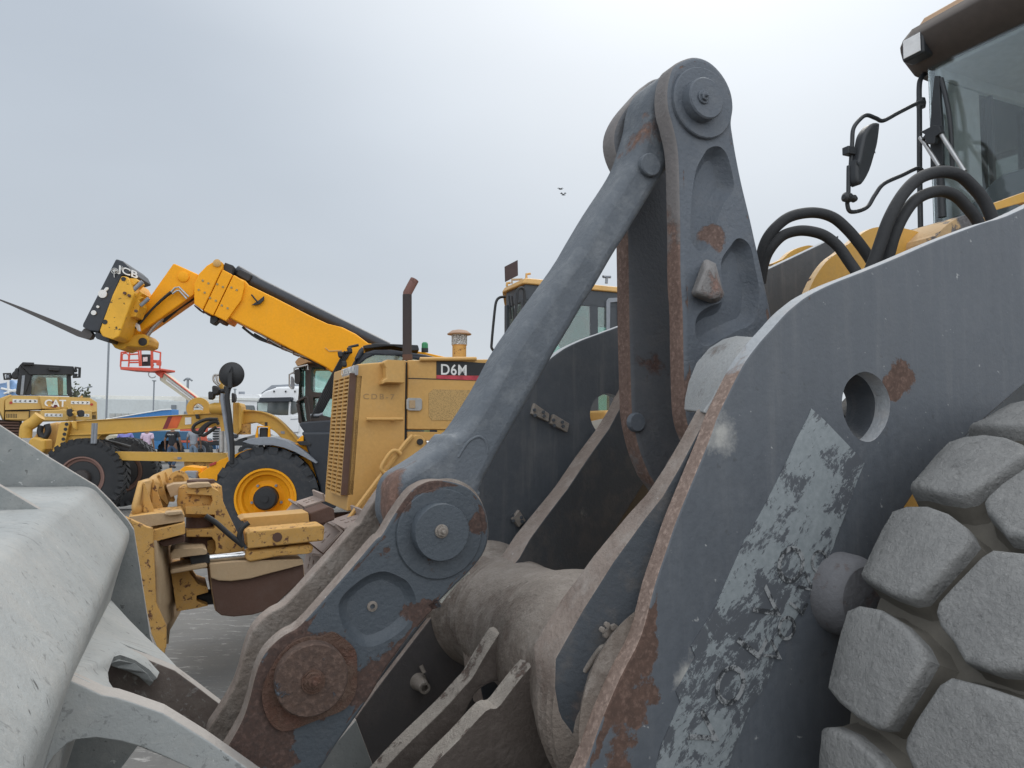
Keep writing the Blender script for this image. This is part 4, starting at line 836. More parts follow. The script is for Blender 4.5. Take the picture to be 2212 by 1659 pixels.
TB('top_rail', 'B', ((1205, 948), (1612, 945)), DZ, B0-.02, .018, m_y2, doz, sm=False)
# grille: front face, bars in a frame
sg = DZ.at(*R('B', (748, 1000))[0], B0).dot(DZ.r)-.02
def gs(k, *p): return [DZ.ats(q[0], q[1], sg) for q in R(k, *p)]
d0 = B0+.0; d1 = DZ.ats(*R('B', (616, 1110))[0], sg).dot(DZ.n)
zt_, zb_ = DZ.at(*R('B', (738, 1068))[0], B0).z, DZ.at(*R('D', (1781, 458))[0], B0).z
st_, sb_ = DZ.at(*R('B', (740, 1068))[0], B0).dot(DZ.r), DZ.at(*R('D', (1781, 458))[0], B0).dot(DZ.r)
def gf(z): return sb_+(st_-sb_)*(z-zb_)/(zt_-zb_)
def gbar(bm, a, b2, z0, z1, o0, o1_):
    v = [bm.verts.new(DZ.P(gf(z)+o, d, z)) for z in (z0, z1) for d in (a, b2) for o in (o0, o1_)]
    for f in ((0, 1, 3, 2), (4, 6, 7, 5), (0, 4, 5, 1), (2, 3, 7, 6), (0, 2, 6, 4), (1, 5, 7, 3)): bm.faces.new([v[k] for k in f])
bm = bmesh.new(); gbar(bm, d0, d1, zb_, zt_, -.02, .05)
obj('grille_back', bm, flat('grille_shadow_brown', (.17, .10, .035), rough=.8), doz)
bm = bmesh.new(); nb_ = 30
for i in range(nb_+1):
    z = zb_+(zt_-zb_)*i/nb_; gbar(bm, d0, d1, z-.008, z+.008, -.05, -.018)
for f in (0, .33, .66, 1):
    d = d0+(d1-d0)*f; gbar(bm, d-.010, d+.010, zb_, zt_, -.055, -.018)
obj('grille', bm, m_y2, doz, smooth=0)
bm = bmesh.new(); gbar(bm, d0-.012, d0+.004, zb_, zt_+.02, -.055, .0); obj('grille_edge', bm, m_rb, doz)
q = gs('B', (742, 990), (650, 1022), (636, 1092), (738, 1062))
bm = bmesh.new(); a = [bm.verts.new(v) for v in q]; b_ = [bm.verts.new(v+DZ.r*.02) for v in q]; bm.faces.new(a); bm.faces.new(b_[::-1])
for i in range(4): bm.faces.new((a[i-1], a[i], b_[i], b_[i-1]))
lab = obj('front_label', bm, flat('silver_grey_label', (.35, .36, .38), rough=.4), doz)
text('maker_letters', 'CATERPILLAR', q[2]+Vector((0, 0, .03))-DZ.r*.004, (q[3]-q[2]), Vector((0, 0, 1)), .055, m_white, lab, ext=.001, off=.005, wide=(q[3]-q[2]).length/.50, spacing=.98)
# exhaust, pre-cleaner
TB('exhaust_stack', 'B', ((1112, 955), (1112, 480)), DZ, 6.65, .043, paint('sooty_brown_stack', (.05, .042, .042), rust=(.09, .055, .045), sc=6, amount=0, rsharp=.3, rough=.9, bump=.2), doz, n=16, sm=False)
TB('exhaust_elbow', 'B', ((1112, 490), (1113, 470), (1150, 400), (1166, 372)), DZ, 6.65, .042, paint('rusted_elbow', (.17, .09, .075), rust=(.13, .07, .055), sc=9, amount=.05, rough=.9, bump=.2), doz, n=16, sm=False)
TB('exhaust_foot', 'B', ((1114, 955), (1113, 915)), DZ, 6.65, .047, m_rb, doz, n=16, sm=False)
pc = DZ.at(*R('B', (1490, 935))[0], 6.75); zt = lambda y: DZ.at(*R('B', (1490, y))[0], 6.75).z
Z = Vector((0, 0, 1)); b0 = Vector((pc.x, pc.y, 0))
lathe('precleaner_stem', b0, Z, [(.068, zt(945)), (.068, zt(850)), (.074, zt(848)), (.074, zt(835))], m_y2r, doz, n=24)
m_net, t, b = mat_base('wire_screen')
g = N(t, 'ShaderNodeNewGeometry'); wv = N(t, 'ShaderNodeTexBrick'); wv.inputs['Scale'].default_value = 1
vo = N(t, 'ShaderNodeTexVoronoi', feature='DISTANCE_TO_EDGE'); vo.inputs['Scale'].default_value = 60; t.links.new(g.outputs['Position'], vo.inputs['Vector'])
t.links.new(mix(t, mrange(t, vo.outputs['Distance'], .08, .14), (.13, .12, .11), (.55, .58, .60)), b.inputs['Base Color'])
lathe('precleaner_screen', b0, Z, [(.076, zt(845)), (.076, zt(768))], m_net, doz, n=24)
lathe('precleaner_cap', b0, Z, [(.118, zt(770)), (.118, zt(764)), (.075, zt(742)), (.03, zt(735)), (0, zt(734))], paint('sunburnt_cap', (.36, .24, .17), sc=9, amount=-.1, rough=.8, bump=.2), doz, n=32)
# cab of the dozer
m_dcab = flat('dark_cab_grey', (.05, .058, .068), rough=.55)
cs, cD = 3.2, 6.56
fp = [(cs, cD), (cs+.02, 7.05), (3.62, 7.85), (5.2, 7.85), (5.2, cD)]
def prism(name, fr, fp, z0, z1, mat, par, bev=.01, top=1.0):
    bm = bmesh.new(); cx = sum(p[0] for p in fp)/len(fp); cy = sum(p[1] for p in fp)/len(fp)
    a = [bm.verts.new(fr.P(p[0], p[1], z0)) for p in fp]; b2 = [bm.verts.new(fr.P(cx+(p[0]-cx)*top, cy+(p[1]-cy)*top, z1)) for p in fp]
    bm.faces.new(a[::-1]); bm.faces.new(b2)
    for i in range(len(fp)): bm.faces.new((a[i-1], a[i], b2[i], b2[i-1]))
    return obj(name, bm, mat, par, bev=bev)
zc = lambda y: DZ.at(*R('S', (575, y))[0], cD).z
prism('cab_base', DZ, fp, 1.2, 1.75, m_dcab, doz)
prism('cab_header', DZ, fp, zc(640), zc(405), m_dcab, doz)
prism('cab_roof', DZ, [(cs-.04, cD-.03), (cs-.02, 7.08), (3.58, 7.9), (5.25, 7.9), (5.25, cD-.03)], zc(412), zc(318), m_y2, doz, bev=.02, top=.95)
for (s_, d_, w_) in ((cs+.03, cD+.03, .05), (cs+.03, 7.02, .035), (4.0, cD+.03, .05), (4.3, cD+.03, .12), (5.15, cD+.03, .05), (3.65, 7.8, .04), (5.15, 7.8, .05)):
    prism('cab_pillar', DZ, [(s_-w_, d_-.03), (s_-w_, d_+.03), (s_+w_, d_+.03), (s_+w_, d_-.03)], 1.7, zc(600), m_dcab, doz)
def quad(name, fr, a, b2, z0, z1, T, mat, par):
    bm = bmesh.new(); n_ = Vector(((b2[1]-a[1]), -(b2[0]-a[0]))).normalized()*T
    for (p, q) in ((a, b2),):
        f = [(p[0], p[1]), (q[0], q[1]), (q[0]+n_.x, q[1]+n_.y), (p[0]+n_.x, p[1]+n_.y)]
    lo = [bm.verts.new(fr.P(x[0], x[1], z0)) for x in f]; hi = [bm.verts.new(fr.P(x[0], x[1], z1)) for x in f]
    bm.faces.new(lo[::-1]); bm.faces.new(hi)
    for i in range(4): bm.faces.new((lo[i-1], lo[i], hi[i], hi[i-1]))
    return obj(name, bm, mat, par)
for a, b2 in (((cs+.01, cD+.02), (cs+.03, 7.03)), ((cs+.05, cD+.01), (5.1, cD+.01)), ((5.15, cD), (5.15, 7.8)), ((3.65, 7.84), (5.1, 7.84))):
    quad('cab_window', DZ, a, b2, 1.75, zc(635), .006, m_gla, doz)
dz('door_trim', 'S', ((1690, 640), (1720, 600), (1900, 590), (1900, 1100), (1850, 1100), (1850, 650), (1740, 660), (1735, 1100), (1690, 1100)), cD-.02, .02, m_grey, doz, bev=.004)
dz('seat_back', 'S', ((1180, 1250), (1190, 1000), (1330, 800), (1500, 900), (1500, 1300)), 7.2, .3, m_blk, doz, bev=.05)
TB('grab_rail', 'S', ((310, 585), (240, 590), (190, 640), (165, 780), (125, 1200), (130, 1290), (200, 1365)), DZ, 6.95, .014, m_blk, doz)
TB('grab_rail', 'S', ((575, 720), (570, 520), (545, 468), (500, 468), (470, 520), (465, 640), (430, 980)), DZ, 6.5, .014, m_blk, doz)
dz('brown_board', 'S', ((305, 170), (480, 80), (485, 292), (312, 380)), 6.95, .015, flat('brown_board', (.055, .035, .035), rough=.7), doz, bev=.003)
TB('board_arm', 'S', ((400, 400), (400, 350), (540, 345)), DZ, 6.9, .012, m_tan, doz, sm=False)
TB('roof_hook', 'S', ((597, 330), (597, 275), (650, 268)), DZ, 6.8, .013, m_y2, doz, sm=False)
TB('roof_hook', 'S', ((332, 440), (332, 398), (375, 392)), DZ, 6.8, .013, m_y2, doz, sm=False)
TB('roof_lamp_arm', 'S', ((1685, 400), (1690, 320), (1640, 310), (1740, 312)), DZ, 6.5, .016, m_grey, doz, sm=False)
for xo in (360, 400): TB('wiper', 'S', ((xo, 570), (xo+20, 780), (xo+30, 890)), DZ, 6.8, .008, m_blk, doz)
# lift yoke with cylinder
yk = dz('lift_yoke', 'T', ((1040, 330), (1110, 240), (1180, 212), (1255, 228), (1298, 290), (1302, 520), (1302, 1100), (700, 1500), (330, 1290)), 5.98, .06, m_y2, doz, bev=.01)
TB('yoke_flange', 'T', ((1120, 225), (1030, 320), (330, 1250), (240, 1370)), DZ, 5.96, .02, m_y2, doz, n=6, sm=False)
lathe('yoke_pin', DZ.at(*R('T', (1217, 310))[0], 5.98), DZ.n, [(.026, 0), (.026, -.02), (0, -.022)], m_blk, yk, n=24)
TB('yoke_handle', 'T', ((965, 478), (900, 430), (840, 440), (770, 520), (700, 640), (705, 700), (770, 745)), DZ, 5.93, .016, m_y2, doz, n=10)
TB('lift_cylinder_rod', 'T', ((1300, 325), (1600, 350)), DZ, 6.08, .026, m_chrome, doz, sm=False, n=14)
TB('lift_cylinder', 'T', ((1300, 410), (1600, 420)), DZ, 6.08, .04, m_y2r, doz, sm=False, n=14)
# push frame, cylinders and blade
pf = dz('push_frame', 'D', ((782, 965), (960, 1000), (1100, 1020), (1465, 945), (1475, 1060), (1230, 1290), (1100, 1330), (960, 1345), (870, 1335), (825, 1300), (800, 1160)), 5.05, .45, m_rb, doz, bev=.05, edge=m_tan)
dz('frame_top', 'D', ((780, 958), (960, 940), (1460, 925), (1468, 962), (1200, 1035), (1080, 1068), (940, 1086), (850, 1082), (792, 1062)), 5.02, .5, m_tan, doz, bev=.02)
PFh = [DZ.SZ(R('D', (620, 450), (780, 455), (800, 482), (790, 535), (640, 545)), 5.15), DZ.SZ(R('D', (640, 600), (815, 600), (818, 700), (640, 715)), 5.15)]
dz('tower', 'D', ((610, 400), (790, 395), (850, 430), (905, 560), (1000, 760), (1045, 870), (1045, 1000), (900, 1000), (785, 960), (830, 860), (825, 800), (800, 765), (615, 765), (612, 720), (822, 705), (822, 602), (608, 597), (608, 548), (790, 536), (806, 500), (800, 465), (610, 452)), 5.12, .16, m_y2r, doz, bev=.012)
dz('tower_back', 'D', ((615, 420), (650, 420), (650, 760), (615, 760)), 5.35, .05, m_y2r, doz)
lathe('pivot_bushing', DZ.at(*R('D', (715, 498))[0], 5.3)+Z*-.10, Z, [(.10, 0), (.13, .02), (.14, .10), (.13, .19), (.10, .21)], m_y2r, doz, n=32)
lathe('pivot_pin', DZ.at(*R('D', (713, 660))[0], 5.3)+Z*-.22, Z, [(.10, 0), (.10, .16), (.085, .20), (.085, .5)], m_rb, doz, n=24)
lathe('pivot_bushing', DZ.at(*R('D', (740, 840))[0], 5.35)+Z*-.12, Z, [(.10, 0), (.14, .02), (.14, .18), (.1, .2)], m_y2r, doz, n=32)
dz('cylinder_guard', 'D', ((1005, 640), (1040, 622), (1500, 585), (1510, 662), (1062, 716), (1050, 640), (1012, 650)), 5.25, .25, m_y2, doz, bev=.02)
dz('guard_end', 'D', ((1510, 590), (1650, 540), (1690, 560), (1695, 640), (1620, 665), (1512, 670)), 5.3, .3, m_rb, doz, bev=.02)
ca = dz('angle_arm', 'D', ((1050, 742), (1080, 722), (1600, 676), (1620, 690), (1612, 792), (1062, 852)), 4.98, .22, m_y2r, doz, bev=.012)
lathe('arm_hole', DZ.at(*R('D', (1275, 765))[0], 4.98), DZ.n, [(.03, 0), (.03, -.004), (0, -.004)], m_rb, ca, n=16)
dz('cylinder_barrel', 'D', ((1048, 862), (1540, 812), (1545, 885), (1300, 905), (1042, 952)), 5.0, .16, m_y2r, doz, bev=.05)
TB('cylinder_rod', 'D', ((770, 918), (1040, 893)), DZ, 5.08, .026, m_chrome, doz, n=18, sm=False)
dz('rod_eye', 'D', ((635, 905), (700, 890), (785, 892), (788, 955), (650, 968)), 5.03, .1, m_blk, doz, bev=.02)
dz('clevis', 'D', ((498, 885), (525, 850), (740, 842), (768, 858), (768, 890), (640, 905), (500, 925)), 4.98, .3, m_tan, doz, bev=.01)
dz('clevis', 'D', ((500, 1005), (700, 965), (768, 958), (768, 988), (500, 1035)), 4.98, .3, m_tan, doz, bev=.01)
dz('blade_knuckle', 'D', ((500, 1000), (630, 985), (645, 1030), (700, 1105), (770, 1130), (775, 1165), (690, 1190), (690, 1230), (775, 1262), (700, 1280), (545, 1305)), 5.15, .35, m_y2r, doz, bev=.015)
TB('frame_ball', 'D', ((680, 1205), (830, 1195)), DZ, 5.3, .05, m_blk, doz, n=14, sm=False)
TB('hydraulic_hose', 'D', ((755, 610), (830, 660), (920, 740), (1000, 805), (1030, 830)), DZ, 5.0, .017, m_black, doz)
TB('hydraulic_hose', 'D', ((1030, 830), (1000, 770), (1020, 700), (1070, 660)), DZ, 5.0, .017, m_black, doz)
# blade: curved mouldboard between near and far ends with edge plates, flanges and ribs
bl = dz('blade', 'C', ((905, 615), (960, 640), (1065, 690), (1108, 700), (1118, 830), (1135, 1250), (1210, 1420), (1208, 1560), (1190, 1612), (1140, 1560), (1100, 1470), (1060, 1270), (1010, 960), (970, 700), (945, 660)), 4.75, .05, m_y2r, doz, bev=.006)
bb = bmesh.new()
near_ = [DZ.at(*p, 4.80) for p in R('D', (375, 790), (395, 1000), (400, 1250), (420, 1420), (465, 1540))]
far_ = [DZ.at(*p, 5.9) for p in R('D', (560, 800), (570, 1000), (600, 1200), (560, 1300), (480, 1440))]
for i in range(4):
    bb.faces.new([bb.verts.new(v) for v in (near_[i], near_[i+1], far_[i+1], far_[i])])
obj('mouldboard', bb, m_tan, doz, solid=.03, off=0)
dz('cutting_edge', 'D', ((410, 1400), (440, 1380), (470, 1415), (465, 1540), (462, 1615), (448, 1600), (408, 1490)), 4.78, .10, m_tan, doz, bev=.01)
dz('top_flange', 'D', ((190, 618), (330, 600), (585, 578), (602, 605), (602, 650), (320, 692), (240, 660)), 4.85, .35, m_tan, doz, bev=.008, edge=m_y2r)
dz('top_flange', 'D', ((350, 720), (605, 658), (608, 742), (375, 802)), 4.82, .35, m_y2r, doz, bev=.008)
dz('top_flange', 'D', ((400, 805), (606, 750), (604, 800), (450, 835)), 4.9, .35, m_rb, doz, bev=.008)
dz('bolt_block', 'D', ((450, 600), (470, 585), (585, 575), (590, 600), (500, 612)), 4.82, .1, m_tan, doz, bev=.008)
fb_ = [DZ.at(*p, d) for p, d in zip(R('D', (222, 600), (216, 540), (265, 360), (310, 345), (345, 335), (475, 270), (492, 330), (500, 400), (440, 590)), (4.95, 4.95, 5.0, 5.1, 5.3, 5.8, 5.8, 5.8, 5.3))]
bm = bmesh.new(); fl = [Vector((p[0], -p[1], 0)) for p in R('D', (222, 600), (216, 540), (265, 360), (310, 345), (345, 335), (475, 270), (492, 330), (500, 400), (440, 590))]
v = [bm.verts.new(p) for p in fb_]
for tr in tessellate_polygon([fl]): bm.faces.new([v[i] for i in tr])
obj('blade_wing', bm, m_y2, doz, solid=.03)
for i, (x, y) in enumerate(((300, 370), (365, 345), (410, 310), (455, 290))):
    dz('blade_rib', 'D', ((x, y), (x+12, y), (x+80, y+205), (x+70, y+220), (x+2, y+215)), 4.98+.2*i, .03, m_y2r, doz, bev=.004)
dz('blade_top_pad', 'D', ((470, 400), (520, 380), (640, 372), (800, 370), (810, 395), (620, 420), (560, 455), (500, 475)), 5.3, .5, m_tan, doz, bev=.02)
dz('blade_pad', 'D', ((620, 385), (700, 372), (785, 372), (805, 400), (700, 410), (625, 405)), 5.1, .3, m_tan, doz, bev=.02)
lathe('lifting_eye', DZ.at(*R('D', (560, 350))[0], 5.5), DZ.n, [(.035, 0), (.062, 0), (.062, .04), (.035, .04), (.0349, 0)], m_y2r, doz, n=32)
# tracks
def track(D0, D1):
    bm = bmesh.new(); pth = []
    ci, zi, r1 = 1.42, .47, .40; ce = 4.6
    for i in range(15): a = math.radians(90+180*i/14); pth.append((ci+r1*math.cos(a), zi+r1*math.sin(a)))
    for i in range(1, 18): pth.append((ci+(ce-ci)*i/17, zi-r1))
    for i in range(15): a = math.radians(-90+180*i/14); pth.append((ce+r1*math.cos(a), zi+r1*math.sin(a)))
    for i in range(1, 18): pth.append((ce-(ce-ci)*i/18, zi+r1))
    n = len(pth)
    L = 0; seg = []
    for i in range(n): a, b2 = pth[i], pth[(i+1) % n]; seg.append(math.dist(a, b2)); L += seg[-1]
    ns = 40; st = L/ns
    tr = None
    objs = []
    def at(s):
        s %= L; i = 0
        while s > seg[i]: s -= seg[i]; i += 1
        a, b2 = pth[i], pth[(i+1) % n]; f = s/seg[i]
        return (a[0]+(b2[0]-a[0])*f, a[1]+(b2[1]-a[1])*f)
    fr_ = prism('track_frame', DZ, [(ci-.1, D0+.15), (ci-.1, D1-.15), (ce+.1, D1-.15), (ce+.1, D0+.15)], zi-.25, zi+.25, m_rb, doz, bev=.05)
    for k in range(ns):
        p, q = at(k*st), at((k+.96)*st); tx, tz = q[0]-p[0], q[1]-p[1]; l = math.hypot(tx, tz); tx /= l; tz /= l; nx, nz_ = tz*-1, tx
        # outward normal
        mx_, mz_ = (p[0]+q[0])/2-(ci+ce)/2, (p[1]+q[1])/2-zi
        if abs(nx*mx_)+abs(nz_*mz_) and (nx*(p[0]-min(max(p[0], ci), ce))+nz_*(p[1]-zi)) < 0: nx, nz_ = -nx, -nz_
        bm = bmesh.new()
        def bxx(u0, u1, h0, h1, a, b2):
            c8 = [bm.verts.new(DZ.P(p[0]+tx*u+nx*h, d, p[1]+tz*u+nz_*h)) for u in (u0, u1) for d in (a, b2) for h in (h0, h1)]
            for f in ((0, 1, 3, 2), (4, 6, 7, 5), (0, 4, 5, 1), (2, 3, 7, 6), (0, 2, 6, 4), (1, 5, 7, 3)): bm.faces.new([c8[i] for i in f])
        bxx(0, l, 0, .015, D0, D1); bxx(0, .018, .015, .075, D0, D1)
        for dd in (.36, .64): 
            for uu in (.35, .6): bxx(l*uu, l*uu+.03, .015, .022, D0+(D1-D0)*dd-.02, D0+(D1-D0)*dd+.02)
        objs.append(obj('track_shoe', bm, m_shoe, fr_, smooth=0))
m_shoe = paint('dusty_track_shoe', (.30, .24, .21), rust=(.20, .13, .10), sc=8, amount=.0, rsharp=.2, rough=.85, bump=.3, dust=.4, dustc=(.36, .31, .27))
track(5.55, 6.1); track(7.3, 7.85)
box('belly', DZ, 1.9, 4.8, 6.15, 7.3, .5, 1.3, m_y2, doz, bev=.03)
box('rear_body', DZ, 3.9, 5.4, 6.2, 7.9, 1.0, 1.75, m_y2, doz, bev=.03)

# ================================================================ TELEHANDLER
TH = Frame(-10)
def th(name, k, pts, D, T, mat, par, bev=.01, sm=0, **kw): return PL(name, k, pts, TH, D, T, mat, par, bev, sm, **kw)
tel = empty('telehandler', TH.P(-1.2, 11.4, 0), 'bright yellow telehandler with its boom raised and black fork carriage pointing left', 'telehandler')
HD = 10.55
bmp = R('A', (1690, 338), (1780, 378)) + R('B', (-40, 408), (150, 500), (400, 628), (535, 690), (640, 715), (740, 765), (830, 832), (1250, 900), (1420, 938), (1420, 1100), (760, 1100), (556, 1032), (520, 1005), (300, 893), (0, 738)) + R('A', (1650, 640))
boom = th('boom', 'U', bmp, HD+.45, .55, m_jy, tel, bev=.02)
th('boom_crease', 'B', ((520, 862), (545, 885), (640, 880), (640, 888), (545, 893), (515, 868)), HD+.44, .01, m_y2, boom, bev=0)
for a in (((1560, 233), (1612, 240), (1612, 292), (1470, 592), (1408, 548), (1408, 400), (1440, 330), (1500, 268)),): th('boom_collar', 'A', a, HD+.40, .65, m_jy, tel, bev=.015)
th('boom_collar', 'A', ((1616, 296), (1688, 334), (1545, 632), (1476, 596)), HD+.40, .65, m_jy, tel, bev=.015)
th('boom_collar', 'A', ((1695, 334), (1768, 378), (1772, 430), (1750, 520), (1640, 672), (1552, 630)), HD+.40, .65, m_jy, tel, bev=.015)
m_bt = flat('recessed_bolt', (.32, .24, .10), rough=.6)
for q in ((1472, 378), (1513, 398), (1443, 445), (1486, 465), (1577, 404), (1618, 424), (1525, 504), (1567, 524), (1680, 428), (1719, 446), (1610, 558), (1652, 578)):
    lathe('collar_bolt', TH.at(*R('A', q)[0], HD+.40), TH.n, [(.016, 0), (.016, -.008), (0, -.008)], m_bt, boom, n=10)
th('black_wear_pad', 'A', ((1632, 245), (1695, 268), (1680, 335), (1615, 300)), HD+.5, .3, m_blk, tel)
th('black_wear_pad', 'A', ((1525, 640), (1580, 628), (1582, 665), (1550, 695), (1522, 685)), HD+.5, .2, m_blk, tel)
for pts in (((1470, 592), (1535, 612), (1535, 640), (1470, 605)), ((1590, 655), (1640, 665), (1620, 690), (1580, 675)), ((1408, 550), (1450, 590), (1448, 598), (1408, 562))): th('wear_shim', 'A', pts, HD+.5, .3, m_rb, tel)
TB('boom_cylinder', 'A', ((1715, 305), (2212, 590), (2212, 590)), TH, HD+.75, .085, m_navy, tel, n=16, sm=False)
TB('boom_cylinder', 'B', ((-20, 378), (450, 612), (970, 868)), TH, HD+.75, .095, m_navy, tel, n=18, sm=False)
th('cylinder_head', 'A', ((1715, 300), (1745, 290), (1835, 335), (1810, 385), (1790, 380), (1700, 330)), HD+.62, .22, m_blk, tel, bev=.04)
TB('boom_hose', 'A', ((1760, 715), (1860, 790), (1960, 830), (2100, 880), (2212, 940)), TH, HD+.6, .018, m_blk, tel)
TB('boom_hose', 'B', ((0, 765), (120, 830), (260, 890), (420, 960), (520, 1020)), TH, HD+.6, .018, m_blk, tel)
TB('boom_hose', 'B', ((10, 740), (150, 830), (300, 905), (420, 945)), TH, HD+.55, .014, m_steel, tel)
for x in (1940, 2045, 2130): TB('hose_guide', 'A', ((x, 795+(x-1940)*.46), (x, 825+(x-1940)*.46), (x+40, 840+(x-1940)*.46)), TH, HD+.5, .01, m_rb, tel, sm=False)
lathe('boom_pin', TH.at(*R('A', (1577, 252))[0], HD+.4), TH.n, [(.055, 0), (.055, -.02), (.03, -.03), (0, -.03)], m_y2, boom, n=24)
th('deflector', 'A', ((1822, 555), (1870, 525), (1918, 487), (1915, 520), (1885, 548), (1850, 556)), HD+.40, .03, m_blk, boom)
TB('deflector_arm', 'A', ((1825, 480), (1870, 535)), TH, HD+.40, .012, m_blk, boom, sm=False)
# drop nose
th('boom_nose', 'A', ((1258, 250), (1440, 332), (1408, 480), (1330, 535), (1180, 640), (1040, 735), (930, 830), (860, 872), (800, 832), (850, 760), (880, 690), (985, 672), (1030, 590), (1082, 500)), HD+.5, .4, m_jy, tel, bev=.02)
lathe('nose_pin', TH.at(*R('A', (1332, 350))[0], HD+.5), TH.n, [(.075, 0), (.075, -.02), (.05, -.03), (0, -.03)], m_jy, boom, n=28)
th('nose_foot', 'A', ((800, 825), (900, 800), (985, 765), (1050, 765), (1082, 800), (1075, 848), (1035, 862), (915, 855), (905, 870), (875, 882), (830, 865)), HD+.42, .5, paint('scraped_yellow', (.62, .33, .03), rust=(.12, .08, .04), sc=9, amount=.03, rough=.6), tel, bev=.03)
lathe('foot_pin', TH.at(*R('A', (1037, 822))[0], HD+.42), TH.n, [(.055, 0), (.055, -.015), (.03, -.02), (0, -.02)], m_blk, boom, n=24)
TB('tilt_cylinder', 'A', ((1060, 790), (1110, 720), (1180, 650)), TH, HD+.6, .03, m_steel, tel, sm=False)
TB('tilt_cylinder_barrel', 'A', ((1170, 665), (1280, 570), (1400, 490)), TH, HD+.65, .055, m_blk, tel, sm=False)
TB('nose_hose', 'A', ((885, 725), (960, 730), (1010, 690), (1090, 600), (1180, 510), (1240, 460)), TH, HD+.42, .018, m_blk, tel)
TB('nose_hose', 'A', ((1000, 690), (1100, 590), (1200, 500), (1250, 465)), TH, HD+.45, .014, m_blk, tel)
TB('nose_pipe', 'A', ((1240, 462), (1270, 430), (1300, 425), (1370, 495)), TH, HD+.44, .014, m_steel, tel, sm=False)
TB('nose_pipe', 'A', ((1250, 475), (1280, 452), (1300, 450), (1355, 510)), TH, HD+.44, .014, m_steel, tel, sm=False)
th('pipe_clip', 'A', ((975, 672), (1010, 700), (1018, 745), (1000, 745), (970, 690)), HD+.38, .05, m_white, tel)
# carriage and forks
cg = th('fork_carriage', 'A', ((840, 218), (893, 236), (930, 270), (955, 322), (880, 345), (720, 752), (660, 745), (596, 712), (600, 690)), HD+.1, .9, m_navy, tel, bev=.02)
text('carriage_letters', 'JCB', TH.at(*R('A', (857, 312))[0], HD+.09), (TH.at(*R('A', (935, 340))[0], HD+.09)-TH.at(*R('A', (857, 312))[0], HD+.09)), Vector((.02, 0, 1)), .09, m_white, cg, ext=.002, off=.03, wide=1.35)
for q, r_ in (((747, 475), .055), ((683, 612), .032), ((713, 569), .018), ((835, 303), .028)): lathe('carriage_pin', TH.at(*R('A', q)[0], HD+.1), TH.n, [(r_, 0), (r_, -.02), (0, -.022)], m_white, cg, n=20)
TB('retaining_clip', 'A', ((808, 300), (830, 288), (855, 300), (850, 320), (820, 325), (806, 305)), TH, HD+.07, .006, m_steel, cg)
TB('retaining_clip', 'A', ((835, 303), (828, 330), (830, 355)), TH, HD+.07, .007, m_steel, cg)
TB('retaining_clip', 'A', ((888, 275), (882, 300)), TH, HD+.07, .007, m_steel, cg)
th('carriage_notch', 'A', ((750, 445), (765, 425), (785, 425), (788, 440), (765, 460)), HD+.085, .02, m_white, cg)
m_jys = paint('scuffed_carriage_yellow', (.72, .38, .03), rust=(.10, .08, .04), sc=14, amount=.045, rsharp=.03, rough=.5)
cw = th('carriage_bracket', 'A', ((880, 342), (928, 350), (952, 395), (975, 470), (945, 560), (895, 700), (862, 785), (820, 806), (740, 780), (720, 742), (762, 625), (815, 480)), HD-.05, .9, m_jys, tel, bev=.02)
for q, r_ in (((897, 366), .03), ((762, 678), .032)): lathe('bracket_hole', TH.at(*R('A', q)[0], HD-.05), TH.n, [(r_, 0), (r_, -.005), (0, -.005)], m_blk, cw, n=18)
th('latch_plate', 'A', ((940, 360), (990, 362), (1002, 380), (985, 400), (960, 420), (950, 400)), HD+.0, .3, m_jys, tel)
th('latch_plate', 'A', ((975, 460), (1000, 470), (1010, 450), (1040, 470), (1015, 490), (1040, 500), (1010, 520), (1020, 560), (985, 640), (940, 640), (930, 600)), HD+.1, .3, m_jys, tel)
TB('latch_pin', 'A', ((970, 445), (1035, 385)), TH, HD+.0, .028, m_grey, tel, n=12, sm=False)
TB('latch_pin', 'A', ((1020, 560), (1080, 505)), TH, HD+.1, .026, m_grey, tel, n=12, sm=False)
for q in ((908, 470), (940, 488), (990, 600)): lathe('latch_bolt', TH.at(*R('A', q)[0], HD-.06), TH.n, [(.02, 0), (.02, -.03), (0, -.03)], m_rb, cw, n=8)
m_fork = paint('fork_steel', (.075, .07, .068), rust=(.11, .075, .06), sc=5, amount=.03, rsharp=.2, rough=.6)
fk = ((0, 512), (150, 568), (400, 668), (590, 748), (610, 725), (640, 722), (672, 768), (655, 798), (632, 803), (560, 782), (300, 660), (100, 568), (0, 524))
th('fork', 'A', ((-60, 494),) + fk[0:] + ((-60, 496),), HD+.15, .12, m_fork, tel, bev=.01)
th('fork', 'A', fk, HD+.95, .12, m_fork, tel, bev=.01)
th('heel_plate', 'A', ((682, 770), (700, 750), (800, 800), (790, 825), (700, 800)), HD+.1, .8, m_navy, tel)
